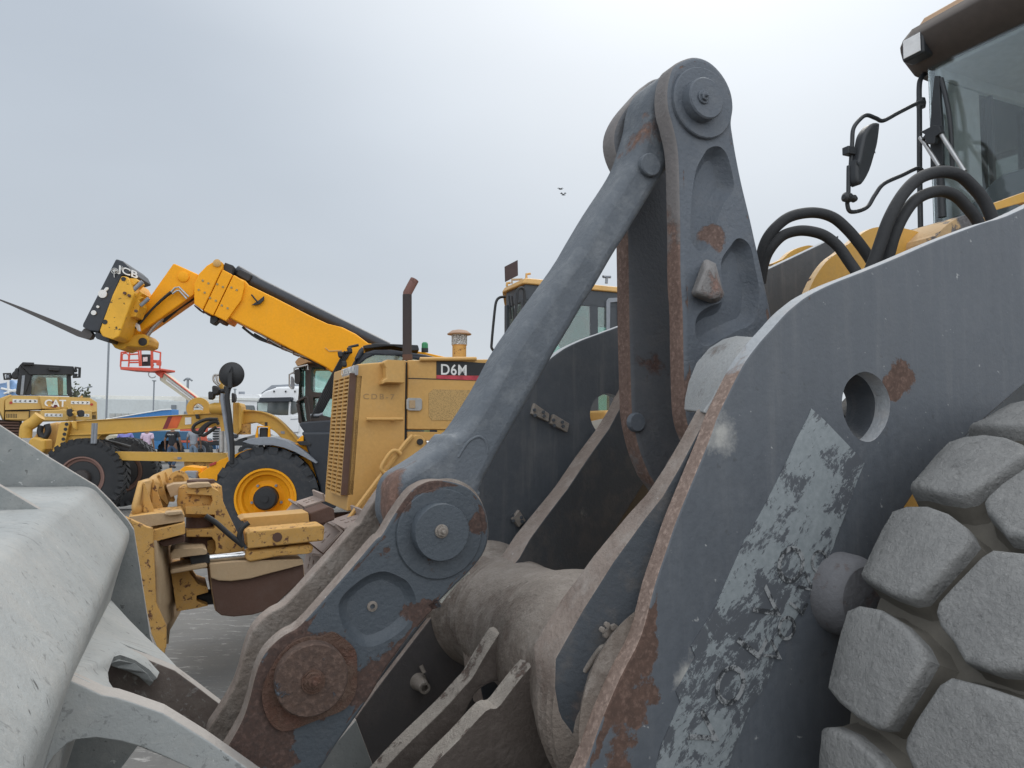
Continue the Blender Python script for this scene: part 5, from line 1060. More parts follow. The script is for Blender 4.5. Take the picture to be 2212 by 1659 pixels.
# chassis and cab
th('chassis', 'D', ((700, 310), (860, 205), (900, 190), (1060, 128), (1250, 95), (1400, 85), (1530, 98), (1592, 390), (1500, 392), (1400, 250), (1200, 180), (1000, 250), (900, 380), (860, 420), (720, 360)), HD, .35, m_jy, tel, bev=.01)
th('chassis_beam', 'D', ((700, 355), (1650, 355), (1650, 470), (720, 420)), HD+.5, .7, m_jy, tel, bev=.01)
th('front_hub', 'D', ((552, 290), (600, 250), (720, 262), (725, 320), (700, 330), (600, 330), (552, 310)), HD+.2, .4, m_jy, tel, bev=.03)
th('front_bracket', 'D', ((600, 285), (690, 285), (690, 360), (640, 330), (598, 330)), HD+.1, .3, m_grey, tel, bev=.02)
th('front_lamp', 'D', ((780, 235), (830, 215), (830, 235), (785, 252)), HD-.02, .05, m_red, tel, bev=.005)
mg = R('D', (1020, 72), (1080, 50), (1160, 38), (1250, 40), (1330, 62), (1410, 100), (1480, 150), (1565, 225), (1555, 232), (1490, 195), (1400, 145), (1320, 115), (1240, 98), (1140, 98), (1080, 92))
th('mudguard', 'U', mg, HD-.25, .5, m_grey, tel, bev=.01)
for x0, y0, x1, y1 in ((1150, 95, 1190, 150), (1350, 165, 1460, 155), (1200, 95, 1200, 140)): TB('mudguard_stay', 'D', ((x0, y0), (x1, y1)), TH, HD-.1, .03, m_blk, tel, sm=False)
th('lamp_bracket', 'Q', ((1425, 1130), (1600, 1135), (1605, 1300), (1590, 1420), (1560, 1420), (1575, 1150), (1435, 1150), (1435, 1300), (1400, 1300), (1400, 1250)), HD-.05, .06, m_jy, tel)
th('black_box', 'Q', ((1455, 1155), (1570, 1155), (1570, 1300), (1455, 1300)), HD, .15, m_blk, tel, bev=.02)
TB('indicator_stem', 'Q', ((1547, 1150), (1547, 1080)), TH, HD, .02, m_blk, tel, sm=False)
def tyre2(par, fr, c, D0, W, Rr, rr, mt, mr, nl=22, name='tyre', hubm=None, disc=None):
    bm = bmesh.new(); cc = fr.P(c[0], 0, c[1])
    add_lathe(bm, cc, fr.n, [(rr, D0+.05), (rr*1.05, D0+.01), (Rr*.82, D0-.015), (Rr*.94, D0+.02), (Rr*.965, D0+W*.2), (Rr*.97, D0+W*.5), (Rr*.965, D0+W*.8), (Rr*.94, D0+W-.02), (Rr*.82, D0+W+.015), (rr*1.05, D0+W-.01), (rr, D0+W-.05)], 56, cap=False)
    for i in range(nl):
        for side in (0, 1):
            th0 = 2*math.pi*(i+side*.5)/nl; dth = 2*math.pi/nl*.30
            da, db = (D0-.01, D0+W*.52) if side == 0 else (D0+W+.01, D0+W*.48)
            vs_ = []
            for (dd, off) in ((da, 0), (db, 2*math.pi/nl*.75)):
                for s2 in (-1, 1):
                    for r2 in (Rr*.86 if dd == da else Rr*.95, Rr):
                        a = th0+off+s2*dth; vs_.append(bm.verts.new(cc+fr.n*dd+(fr.r*math.cos(a)+Z*math.sin(a))*r2))
            for f in ((0, 1, 3, 2), (4, 6, 7, 5), (0, 4, 5, 1), (2, 3, 7, 6), (0, 2, 6, 4), (1, 5, 7, 3)): bm.faces.new([vs_[k2] for k2 in f])
    ty = obj(name, bm, mt, par, smooth=40)
    bm = bmesh.new(); add_lathe(bm, cc, fr.n, [(rr*1.04, D0+.03), (rr*1.04, D0+.0), (rr*.97, D0+.0), (rr*.93, D0+.05), (rr*.82, D0+.055), (rr*.76, D0+.12), (rr*.60, D0+.15), (rr*.50, D0+.14), (rr*.42, D0+.11)], 48, cap=False)
    rim = obj('rim', bm, mr, ty)
    if disc: lathe('wheel_disc', cc, fr.n, [(rr*.80, D0+.05), (rr*.74, D0+.045), (rr*.3, D0+.05)], disc, rim, n=32)
    lathe('hub', cc, fr.n, [(rr*.40, D0+.12), (rr*.40, D0-.02), (rr*.34, D0-.05), (rr*.12, D0-.055), (rr*.12, D0-.07), (0, D0-.07)], hubm or m_blk, ty, n=32)
    for k2 in range(5):
        a = math.radians(90+72*k2+36); lathe('wheel_nut', cc+(fr.r*math.cos(a)+Z*math.sin(a))*rr*.52, fr.n, [(.018, D0+.14), (.018, D0+.10), (0, D0+.10)], m_grey, ty, n=8)
    return ty
m_thy = paint('dusty_tractor_tyre', (.042, .046, .052), sc=9, amount=-.5, dust=.35, dustc=(.13, .12, .11), rough=.85, bump=.2)
wc = TH.sz(*R('D', (1197, 480))[0], HD-.1)
tyre2(tel, TH, wc, HD-.2, .42, .69, .385, m_thy, m_jy)
tyre2(tel, TH, (wc[0], wc[1]), HD+1.5, .42, .685, .40, m_thy, m_jy)
tyre2(tel, TH, (wc[0]+3.0, wc[1]), HD-.2, .42, .685, .40, m_thy, m_jy)
tyre2(tel, TH, (wc[0]+3.0, wc[1]), HD+1.5, .42, .685, .40, m_thy, m_jy)
box('rear_chassis', TH, wc[0]+.6, wc[0]+4.2, HD+.2, HD+1.6, .6, 1.25, m_jy, tel, bev=.05)
# cab with black guard bars
th('cab_lower', 'B', ((325, 1420), (345, 1405), (540, 1390), (640, 1400), (900, 1390), (900, 1700), (440, 1700), (420, 1560)), HD-.05, .9, m_navy, tel, bev=.03)
th('cab_lower', 'D', ((1450, 0), (1700, 0), (1700, 560), (1600, 540), (1580, 400)), HD-.1, .9, m_navy, tel, bev=.03)
th('cab_arch', 'B', ((720, 970), (760, 930), (800, 900), (870, 880), (1000, 878), (1250, 915), (1330, 935), (1330, 1500), (1280, 1500), (1240, 960), (1000, 915), (880, 915), (820, 940), (720, 1020), (600, 1500), (540, 1480), (560, 1350)), HD-.05, .08, m_navy, tel, bev=.02)
th('cab_arch', 'B', ((720, 970), (760, 930), (800, 900), (870, 880), (1000, 878), (1250, 915), (1330, 935), (1330, 1500), (1280, 1500), (1240, 960), (1000, 915), (880, 915), (820, 940), (720, 1020), (600, 1500), (540, 1480), (560, 1350)), HD+.75, .08, m_navy, tel, bev=.02)
th('cab_window', 'B', ((820, 940), (880, 916), (1000, 916), (1240, 962), (1280, 1500), (600, 1500), (720, 1020)), HD-.02, .006, m_gla, tel, bev=0)
th('cab_interior', 'B', ((900, 950), (1200, 980), (1240, 1500), (700, 1500), (760, 1200)), HD+.3, .4, m_blk, tel, bev=.05)
th('cab_roof_guard', 'B', ((790, 850), (880, 832), (1190, 845), (1200, 880), (1150, 885), (1000, 850), (800, 872)), HD+.0, .75, m_blk, tel, bev=.01)
for i in range(6):
    d = HD+.02+i*.14
    TB('guard_bar', 'B', ((660+i*14, 890), (600+i*12, 1000), (500+i*14, 1190), (440+i*12, 1320), (412+i*10, 1372)), TH, d, .014, m_blk, tel)
TB('guard_rail', 'B', ((410, 1355), (470, 1355), (500, 1345)), TH, HD+.05, .02, m_grey, tel, sm=False)
TB('guard_rail', 'B', ((640, 905), (700, 900), (690, 860), (760, 845)), TH, HD+.05, .02, m_blk, tel, sm=False)
for q in ((690, 882), (622, 912), (650, 980)): th('work_lamp', 'B', ((q[0]-18, q[1]-22), (q[0]+20, q[1]-22), (q[0]+24, q[1]+20), (q[0]-10, q[1]+24)), HD-.1, .12, m_blk, tel, bev=.02)
th('air_duct', 'B', ((730, 940), (760, 880), (790, 850), (800, 890), (770, 940), (730, 990)), HD-.12, .15, m_navy, tel, bev=.03)
lathe('beacon', TH.at(*R('B', (1240, 898))[0], HD+.3), Z, [(.05, 0), (.05, .06)], m_blk, tel, n=20)
lathe('green_beacon', TH.at(*R('B', (1240, 880))[0], HD+.3), Z, [(.048, 0), (.046, .09), (.03, .11), (0, .11)], flat('green_plastic', (.02, .22, .08), rough=.3), tel, n=20)
th('battery_lid', 'B', ((310, 1540), (345, 1505), (360, 1500), (360, 1560), (415, 1550), (420, 1570), (330, 1570)), HD-.1, .3, m_jy, tel, bev=.01)
th('latch_black', 'B', ((308, 1545), (380, 1540), (415, 1560), (412, 1578), (330, 1570)), HD-.12, .3, m_blk, tel, bev=.01)
# front mirror on its pole
mpole = TB('mirror_pole', 'Q', ((1045, 600), (1020, 750), (1055, 1050), (1085, 1400), (1085, 1640)), TH, HD-.2, .032, m_blk, tel, n=12)
mc = TH.at(*R('Q', (1068, 432))[0], HD-.15)
lathe('round_mirror', mc, (TH.n*1+TH.r*.15).normalized(), [(0, -.05), (.05, -.045), (.12, -.02), (.168, .02), (.172, .03), (.165, .04), (0, .045)], m_blk, tel, n=48)
th('mirror_mount', 'Q', ((1020, 400), (1060, 385), (1090, 400), (1085, 445), (1080, 620), (1025, 620), (1020, 450)), HD-.26, .06, m_blk, tel, bev=.015)
TB('washer_hose', 'Q', ((960, 690), (955, 780), (980, 950), (1010, 1150), (1050, 1400), (1070, 1600)), TH, HD-.15, .03, m_grey, tel, n=10)
# ================================================================ MOTOR GRADER
GR = Frame(-10)
gra = empty('motor_grader', GR.P(-4.5, 14.5, 0), 'old yellow motor grader with long front beam, black front tyre and dark brown cab', 'grader')
def gg(name, k, pts, D, T, mat=None, bev=.012, sm=0, par=None, **kw): return PL(name, k, pts, GR, D, T, mat or m_gy, par or gra, bev, sm, **kw)
m_gy = paint('aged_grader_yellow', (.56, .33, .06), rust=(.20, .10, .04), sc=3, amount=-.1, dust=.2, dustc=(.45, .34, .18), rough=.5, bump=.08, var=.08)
m_brn = flat('brown_black_cab', (.045, .038, .036), rough=.6)
GD = 14.0
beam = gg('main_beam', 'A', ((480, 1425), (530, 1398), (1225, 1356), (1592, 1336), (1592, 1438), (1180, 1462), (745, 1498), (720, 1512), (700, 1560), (470, 1570), (460, 1500)), GD, .35)
gg('beam_rib', 'A', ((530, 1398), (1590, 1335), (1590, 1341), (530, 1405)), GD-.03, .03, par=beam)
gg('beam_rib', 'A', ((500, 1492), (745, 1484), (1590, 1430), (1590, 1438), (745, 1496), (500, 1503)), GD-.03, .03, par=beam)
m_s1 = flat('dark_red_stripe', (.20, .02, .025), rough=.5); m_s2 = flat('orange_red_stripe', (.55, .10, .02), rough=.5, var=.3, sc=4)
gg('stripe', 'A', ((1222, 1358), (1255, 1357), (1212, 1456), (1178, 1459)), GD-.006, .006, m_s1, 0, par=beam)
gg('stripe', 'A', ((1255, 1357), (1326, 1353), (1285, 1448), (1212, 1456)), GD-.006, .006, m_s2, 0, par=beam)
gg('data_plate', 'A', ((1343, 1372), (1388, 1370), (1388, 1420), (1343, 1423)), GD-.008, .008, m_white, 0, par=beam)
gg('beam_lamp', 'A', ((1412, 1348), (1435, 1346), (1450, 1378), (1425, 1382)), GD-.08, .06, m_blk)
gg('gooseneck', 'A', ((1750, 1322), (1830, 1318), (1900, 1328), (1970, 1352), (2030, 1392), (2100, 1462), (2170, 1545), (2170, 1640), (2080, 1560), (1990, 1470), (1900, 1425), (1850, 1408), (1755, 1415)), GD, .35, sm=3)
gg('gooseneck_rib', 'A', ((1750, 1322), (1830, 1318), (1900, 1328), (1970, 1352), (2030, 1392), (2100, 1462), (2170, 1545), (2165, 1550), (2095, 1470), (2028, 1400), (1965, 1360), (1900, 1336), (1830, 1326), (1750, 1330)), GD-.04, .04, sm=3)
gg('stock_label', 'A', ((2012, 1465), (2040, 1465), (2040, 1490), (2012, 1490)), GD-.008, .008, m_y2, 0)
gg('stock_label', 'A', ((2038, 1470), (2066, 1472), (2066, 1490), (2038, 1488)), GD-.010, .01, m_grey, 0)
gg('circle_yoke', 'A', ((1690, 1265), (1720, 1262), (1740, 1268), (1748, 1290), (1750, 1465), (1725, 1490), (1700, 1490), (1690, 1465)), GD-.3, .5, bev=.05)
gg('yoke_lip', 'A', ((1723, 1262), (1735, 1262), (1750, 1290), (1750, 1450), (1740, 1475), (1730, 1440), (1730, 1300)), GD-.35, .05)
TB('yoke_pin', 'A', ((1770, 1420), (1770, 1495)), GR, GD-.1, .12, m_y2r, gra, n=16, sm=False)
gg('lift_bracket', 'A', ((1585, 1060), (1600, 1050), (1620, 1160), (1640, 1270), (1640, 1490), (1605, 1480), (1588, 1380), (1590, 1200)), GD-.4, .2)
lathe('lift_ram', GR.at(*R('A', (1600, 1305))[0], GD-.45), GR.r, [(0, -.18), (.08, -.17), (.10, -.1), (.10, .1), (0, .12)], m_gy, gra, n=20)
for x in (1607, 1640): TB('blade_lift_rod', 'A', ((x, 1470), (x+2, 1620)), GR, GD-.4, .045, m_steel, gra, sm=False)
def ann(name, k, c, r0, r1, D, T, mat):
    q = GR.sz(*R(k, c)[0], D); return plate(name, circ(q, r1, 28), GR, D, T, [mat, mat], gra, holes=[circ(q, r0, 20)], bev=.01)
ann('lifting_eye', 'A', (1437, 1306), .09, .20, GD+.1, .08, m_gy)
gg('eye_foot', 'A', ((1390, 1345), (1412, 1315), (1462, 1315), (1490, 1338), (1490, 1345)), GD+.1, .08)
for pts in (((1580, 1385), (1500, 1385), (1420, 1420), (1400, 1460), (1430, 1480), (1470, 1460), (1530, 1410), (1585, 1400)), ((1590, 1420), (1560, 1400), (1500, 1420), (1450, 1470), (1470, 1500), (1500, 1490), (1570, 1440)), ((1500, 1430), (1460, 1490), (1440, 1500))):
    TB('hydraulic_hose', 'A', pts, GR, GD-.15, .03, m_black, gra)
for q, w_, h_ in (((1530, 1212), 22, 32), ((1563, 1175), 28, 38), ((1692, 1228), 14, 38), ((1640, 1170), 20, 30)):
    gg('head_lamp', 'A', ((q[0]-w_, q[1]-h_), (q[0]+w_*.6, q[1]-h_*.9), (q[0]+w_, q[1]), (q[0]+w_*.5, q[1]+h_*.8), (q[0]-w_*.9, q[1]+h_)), GD-.6, .2, m_blk, bev=.04)
for pts in (((1590, 1140), (1555, 1110), (1548, 1080), (1560, 1062), (1590, 1062)), ((1595, 1130), (1575, 1100), (1570, 1065))): TB('lamp_guard', 'A', pts, GR, GD-.5, .02, m_steel, gra)
TB('lamp_bar', 'A', ((1570, 1200), (1610, 1180), (1660, 1180)), GR, GD-.5, .04, m_blk, gra)
gg('front_plate', 'A', ((425, 1430), (440, 1405), (510, 1398), (500, 1440), (470, 1560), (440, 1640), (370, 1640), (400, 1560)), GD-.1, .1)
gg('front_gusset', 'A', ((515, 1400), (540, 1400), (552, 1462), (530, 1450)), GD-.15, .1)
for i in range(6): lathe('plate_hole', GR.at(*R('A', (484-i*8, 1420+i*36))[0], GD-.1), GR.n, [(.03, 0), (.03, -.006), (0, -.006)], m_blk, gra, n=10)
TB('steer_rod', 'A', ((678, 1412), (670, 1560)), GR, GD-.3, .028, m_grey, gra, sm=False)
TB('steer_rod', 'A', ((698, 1412), (690, 1560)), GR, GD-.3, .028, m_grey, gra, sm=False)
gg('engine_mass', 'A', ((330, 1420), (425, 1400), (440, 1640), (200, 1640), (190, 1560), (250, 1500), (280, 1440)), GD+.3, .3, m_y2, bev=.05)
gg('front_casting', 'A', ((205, 1530), (250, 1510), (300, 1530), (330, 1525), (330, 1600), (300, 1640), (240, 1640), (200, 1560)), GD-.1, .3, m_gy, bev=.08)
TB('front_arm', 'A', ((290, 1360), (240, 1410), (195, 1440), (185, 1520)), GR, GD+.1, .10, m_gy, gra, n=12)
TB('black_hose_bundle', 'A', ((300, 1430), (290, 1480), (320, 1520), (350, 1470), (340, 1420)), GR, GD+.1, .05, m_blk, gra)
TB('tie_rod', 'C', ((700, 75), (760, 95), (850, 115), (940, 140)), GR, GD+.3, .10, m_blk, gra, n=10)
gg('drawbar', 'C', ((780, 140), (850, 145), (1640, 155), (1652, 190), (1560, 222), (850, 207), (800, 205)), GD-.2, .2)
gg('drawbar', 'C', ((1335, 215), (1570, 225), (1560, 262), (1335, 250)), GD-.1, .2, m_y2r)
gg('stock_label', 'C', ((1260, 182), (1288, 182), (1288, 200), (1260, 200)), GD-.21, .01, m_y2, 0); gg('stock_label', 'C', ((1288, 182), (1316, 184), (1316, 200), (1288, 200)), GD-.21, .01, m_grey, 0)
m_gt = paint('grader_tyre', (.030, .032, .035), sc=5, amount=-.5, dust=.15, dustc=(.10, .095, .09), rough=.8, bump=.2)
gw = GR.sz(*R('C', (597, 335))[0], 13.75)
tyre2(gra, GR, gw, 13.7, .36, .675, .35, m_gt, paint('rust_brown_rim', (.20, .12, .10), rust=(.22, .11, .08), sc=6, amount=0, rough=.8), nl=34, hubm=m_brn, disc=m_blk)
tyre2(gra, GR, (gw[0], gw[1]), 15.6, .36, .675, .39, m_gt, m_rb, nl=34, hubm=m_brn, disc=m_blk)
# rear body, out of sight behind the other machines
box('axle_beam', GR, gw[0]-.1, gw[0]+.1, 13.9, 15.7, gw[1]-.1, gw[1]+.15, m_gy, gra, bev=.03)
gcx = GR.sz(*R('Q', (2100, 900))[0], GD)[0]
box('rear_engine_body', GR, gcx+1.2, gcx+4.0, GD, GD+1.2, .9, 2.0, m_gy, gra, bev=.05)
for sx in (1.6, 3.2):
    for dd in (GD-.35, GD+1.2): tyre2(gra, GR, (gcx+sx, .67), dd, .36, .675, .39, m_gt, m_rb, nl=20, hubm=m_brn)
# cab
gg('cab_frame', 'Q', ((1990, 290), (2120, 262), (2700, 250), (2700, 1160), (2050, 1150), (1985, 1080), (1975, 830), (1992, 640)), GD+.05, .9, m_brn, bev=.03,
   holes=[GR.SZ(R('Q', (2170, 330), (2600, 330), (2600, 690), (2180, 670), (2155, 620), (2160, 380)), GD+.05), GR.SZ(R('Q', (2185, 740), (2600, 740), (2600, 1060), (2190, 950)), GD+.05),
          GR.SZ(R('Q', (2000, 330), (2080, 300), (2078, 720), (2010, 755), (1997, 640)), GD+.05), GR.SZ(R('Q', (1995, 800), (2060, 760), (2100, 1060), (2040, 1080)), GD+.05)])
gg('cab_glass', 'Q', ((1995, 300), (2600, 280), (2600, 1080), (2020, 1080), (1990, 700)), GD+.3, .008, m_gla, bev=0)
gg('cab_roof', 'Q', ((1940, 258), (1985, 205), (2040, 180), (2190, 250), (2700, 240), (2700, 275), (2110, 268), (2000, 310), (1965, 310)), GD-.1, 1.3, paint('rusty_roof', (.36, .22, .11), sc=4, amount=.02, rough=.7), bev=.02)
TB('mirror_frame', 'Q', ((2130, 360), (2110, 365), (2115, 300), (1940, 340), (1930, 345), (1930, 420), (2000, 400)), GR, GD-.1, .018, m_steel, gra, sm=False)
TB('mirror_frame', 'Q', ((1925, 400), (1862, 432), (1865, 590), (1900, 625)), GR, GD-.15, .016, m_steel, gra, sm=False)
gg('cab_mirror', 'Q', ((1945, 365), (1985, 355), (2005, 380), (2005, 530), (1985, 558), (1950, 555), (1935, 520), (1935, 390)), GD-.2, .08, m_blk, bev=.03, sm=2)
gg('cab_mirror', 'Q', ((1885, 460), (1915, 470), (1930, 520), (1930, 610), (1905, 632), (1885, 600)), GD-.15, .05, m_grey, bev=.02, sm=2)
TB('door_rail', 'Q', ((1965, 820), (1985, 790), (2080, 745), (2110, 760), (2150, 1060)), GR, GD-.05, .02, m_brn, gra)
TB('door_rail', 'Q', ((1970, 830), (1995, 960), (2020, 1070)), GR, GD-.05, .02, m_brn, gra)

# ================================================================ REAR OF ANOTHER TRACK DOZER (far left)
CF = Frame(-36)
cat = empty('track_dozer', (-12.2, 21.0, 0), 'yellow dozer seen from its rear with chevron stickers and a black cab, far left', 'dozer')
m_cy = paint('fresh_tan_yellow', (.56, .36, .11), sc=3, amount=-.4, rough=.45, bump=.04, var=.05)
CD = 24.4
def cc(name, k, pts, D, T, mat=None, bev=.03, sm=0, par=None, **kw): return PL(name, k, pts, CF, D, T, mat or m_cy, par or cat, bev, sm, **kw)
rear = cc('fuel_tank', 'P', ((70, 780), (170, 715), (560, 722), (910, 735), (1225, 748), (1320, 810), (1322, 935), (1260, 945), (1100, 930), (560, 900), (70, 915)), CD, 1.4)
cc('tank_side', 'P', ((-200, 760), (0, 752), (140, 700), (170, 715), (70, 780), (60, 930), (52, 1050), (0, 940), (-200, 930)), CD+.05, 1.2)
cc('tank_centre', 'P', ((530, 722), (800, 730), (825, 905), (575, 898)), CD-.12, .12, par=rear)
cc('rear_body', 'P', ((65, 918), (400, 920), (1322, 935), (1325, 1042), (1000, 1060), (560, 1070), (65, 1048)), CD+.15, 1.3)
cc('access_panel', 'P', ((66, 932), (400, 930), (392, 1046), (66, 1044)), CD+.1, .05)
cc('panel_shadow_gap', 'P', ((64, 918), (405, 918), (408, 932), (400, 1075), (392, 1075), (395, 932), (64, 930)), CD+.12, .04, m_blk, 0)
for i in range(7): cc('louvre', 'P', ((88+i*22, 968), (96+i*22, 964), (96+i*22, 1022), (88+i*22, 1018)), CD+.09, .02, m_blk, 0)
for i in range(4): cc('louvre', 'P', ((1258+i*14, 985), (1264+i*14, 985), (1264+i*14, 1035), (1258+i*14, 1035)), CD+.13, .02, m_blk, 0)
cyl_ = cc('ripper_cover', 'P', ((560, 915), (900, 905), (925, 930), (925, 1045), (890, 1062), (575, 1060), (545, 1010)), CD-.5, .5, bev=.12)
cc('ripper_cover', 'P', ((1130, 915), (1240, 912), (1252, 930), (1252, 1040), (1160, 1055), (1040, 1050), (1040, 930)), CD-.4, .5, bev=.12)
def chev(k, x0, y0, x1, y1, n, D, par, pat):
    st = cc('chevron_sticker', k, ((x0, y0), (x1, y0+(y1-y0)*.12), (x1, y1), (x0, y1-(y1-y0)*.12)), D-.012, .012, m_white, 0, par=par)
    w_ = (x1-x0)/n; h = (y1-y0); cy = (y0+y1)/2
    for i, ch in enumerate(pat):
        cx = x0+w_*(i+.5); a = w_*.30; hh = h*.27
        if ch == '<': q = ((cx-a, cy), (cx+a*.6, cy-hh), (cx+a, cy-hh), (cx+a*.1, cy), (cx+a, cy+hh), (cx+a*.6, cy+hh))
        elif ch == '>': q = ((cx+a, cy), (cx-a*.6, cy-hh), (cx-a, cy-hh), (cx-a*.1, cy), (cx-a, cy+hh), (cx-a*.6, cy+hh))
        else: q = ((cx-a, cy), (cx, cy-hh), (cx+a, cy), (cx, cy+hh))
        cc('chevron', k, q, D-.02, .006, m_blk, 0, par=st)
chev('P', 172, 765, 512, 820, 5, CD, rear, '<<<o>'); chev('P', 965, 790, 1222, 838, 4, CD, rear, '<<>>'); chev('P', 608, 958, 852, 1008, 4, CD-.5, cyl_, '<<<<'); chev('P', 1040, 962, 1215, 1005, 3, CD-.4, cyl_, '<>>')
for q in ((148, 814), (1247, 838)): lathe('reflector', CF.at(*R('P', q)[0], CD), CF.n, [(.036, 0), (.036, -.02), (0, -.02)], m_red, rear, n=16)
cc('badge', 'P', ((700, 798), (770, 795), (800, 842), (760, 882), (700, 880), (690, 860), (740, 855)), CD-.14, .02, flat('badge_maroon', (.16, .03, .04), rough=.4), 0, par=rear)
text('maker_letters', 'CAT', CF.at(*R('P', (602, 862))[0], CD-.165), CF.r, Z, .185, m_white, rear, ext=.004, off=.04, wide=.98)
cc('badge_triangle', 'P', ((640, 862), (675, 838), (712, 862)), CD-.175, .01, flat('badge_yellow', (.7, .35, .03)), 0, par=rear)
# cab
cc('cab_roof', 'P', ((430, 290), (470, 288), (1000, 320), (1012, 345), (1015, 430), (965, 430), (400, 432), (380, 400), (270, 300), (310, 262), (465, 268), (466, 285)), CD+.4, 1.6, m_blk)
cc('roof_box', 'P', ((310, 262), (465, 270), (466, 300), (312, 300)), CD+.3, .4, m_blk); cc('roof_unit', 'P', ((655, 330), (815, 335), (815, 382), (655, 375)), CD+.3, .1, m_blk)
cc('cab_wall', 'P', ((345, 425), (965, 428), (982, 725), (345, 712)), CD+.5, .06, m_blk, holes=[crv(CF.SZ(R('P', (460, 432), (895, 432), (905, 470), (912, 690), (900, 712), (445, 708), (428, 690), (432, 620)), CD+.5), 3)])
cc('cab_glass', 'P', ((430, 430), (905, 430), (912, 715), (425, 710)), CD+.54, .01, m_gla, 0)
cc('cab_side', 'P', ((265, 320), (350, 300), (440, 432), (345, 712), (240, 712), (215, 690)), CD+.45, .1, m_blk); cc('side_pillar', 'P', ((300, 445), (340, 440), (315, 705), (275, 705)), CD+.42, .03, m_grey, 0)
cc('air_cleaner', 'P', ((215, 335), (260, 345), (265, 480), (210, 495), (165, 470), (165, 405), (200, 380)), CD+.5, .4, m_blk, bev=.05)
cc('seat', 'P', ((460, 520), (510, 505), (570, 505), (620, 530), (640, 620), (660, 712), (440, 712)), CD+1.0, .2, m_blk, bev=.06)
cc('front_pillar', 'P', ((780, 432), (860, 432), (860, 712), (790, 712)), CD+2.0, .05, m_brn); cc('front_pillar', 'P', ((420, 432), (620, 432), (640, 600), (650, 712), (420, 712)), CD+2.1, .03, m_dcab)
TB('lamp_guard', 'P', ((1015, 340), (1085, 342), (1080, 465), (990, 462)), CF, CD+.3, .04, m_blk, cat, sm=False)
cc('rear_lamp', 'P', ((1015, 350), (1055, 355), (1055, 400), (1015, 400)), CD+.3, .15, m_blk); cc('rear_lamp', 'P', ((1000, 415), (1060, 415), (1060, 450), (1000, 455)), CD+.3, .15, m_blk)
TB('lamp_guard', 'P', ((150, 490), (60, 495), (50, 420), (140, 418), (150, 490)), CF, CD+.6, .03, m_blk, cat, sm=False)
cc('rear_lamp', 'P', ((75, 430), (130, 425), (135, 480), (80, 485)), CD+.6, .12, m_grey)
cc('fuel_cap', 'P', ((1095, 718), (1130, 718), (1130, 745), (1095, 742)), CD+.4, .3, m_y2)
# machinery below the tank
cc('track_mass', 'P', ((-200, 1040), (300, 1055), (300, 1340), (-200, 1700)), CD+.3, 2.0, flat('muddy_track', (.06, .045, .035), rough=.9, sc=6, var=.4), bev=.02)
for i in range(9): cc('track_plate', 'P', ((-180, 1065+i*38), (262, 1075+i*38), (262, 1100+i*38), (-180, 1092+i*38)), CD+.2, .1, m_rb, .01)
cc('black_pod', 'P', ((918, 905), (980, 890), (1000, 960), (985, 1005), (940, 1000), (918, 970)), CD-1.0, .3, m_blk, bev=.03); cc('black_pod', 'P', ((1062, 918), (1130, 910), (1155, 940), (1150, 1000), (1090, 1010), (1060, 975)), CD-1.0, .3, m_blk, bev=.03)
TB('pod_pipe', 'P', ((990, 960), (1020, 950), (1030, 990)), CF, CD-1.1, .04, m_gy, cat)
cc('pod_bracket', 'P', ((895, 858), (920, 858), (935, 900), (900, 905)), CD-.9, .1, m_gy); cc('pod_bracket', 'P', ((970, 862), (995, 868), (1010, 925), (985, 925)), CD-.9, .1, m_gy)
# ================================================================ BOOM LIFT
BL = Frame(5)
blf = empty('boom_lift', BL.P(-8.5, 41, 0), 'boom lift with an orange red work basket on a cream boom against the sky', 'boom lift')
m_or = flat('orange_red_paint', (.62, .085, .045), rough=.45); m_cream = flat('cream_boom', (.50, .46, .35), rough=.5)
LD = 40.0
def lb(name, k, pts, D, T, mat, bev=.03, **kw): return PL(name, k, pts, BL, D, T, mat, blf, bev, 0, **kw)
lb('basket_floor', 'P', ((1632, 325), (2180, 345), (2180, 372), (2050, 390), (1635, 365)), LD, 1.6, m_or)
for dd in (0, 1.5):
    for seg in (((1640, 325), (1650, 130)), ((1750, 325), (1765, 125)), ((1900, 318), (1885, 98)), ((2060, 340), (2060, 92)), ((2175, 345), (2185, 130)), ((1650, 130), (1885, 112)), ((1885, 98), (2070, 92)), ((2070, 105), (2185, 132)), ((1650, 240), (1900, 235)), ((1760, 268), (1900, 266)), ((1765, 158), (1890, 152)), ((2070, 260), (2180, 268)), ((2070, 240), (2180, 245)), ((1920, 318), (1915, 100)), ((2080, 340), (2075, 100))):
        TB('basket_rail', 'P', seg, BL, LD+dd, .045, m_or, blf, sm=False)
TB('basket_gate', 'P', ((1665, 240), (1665, 165), (1690, 145), (1730, 150), (1750, 180), (1748, 235)), BL, LD-.02, .035, m_or, blf)
lb('control_box', 'P', ((1925, 155), (2035, 155), (2040, 300), (1925, 305)), LD+.8, .3, m_blk); lb('notice', 'P', ((1945, 195), (2005, 192), (2005, 252), (1945, 255)), LD+.75, .03, m_white, 0)
lb('seat_box', 'P', ((1890, 285), (2060, 282), (2060, 308), (1890, 312)), LD+.7, .3, m_blk); lb('red_box', 'P', ((2120, 240), (2175, 245), (2172, 310), (2125, 305)), LD-.05, .2, m_or)
TB('loop_cable', 'P', ((2030, 395), (2022, 440), (2060, 475), (2110, 465), (2110, 450)), BL, LD+.3, .03, m_steel, blf)
lb('jib', 'Q', ((0, 372), (80, 365), (150, 400), (120, 480), (50, 430)), LD+.5, .4, m_or)
lb('boom_section', 'Q', ((120, 400), (150, 400), (800, 900), (770, 935), (700, 920), (560, 840), (100, 510), (95, 480)), LD+.6, .5, m_cream)
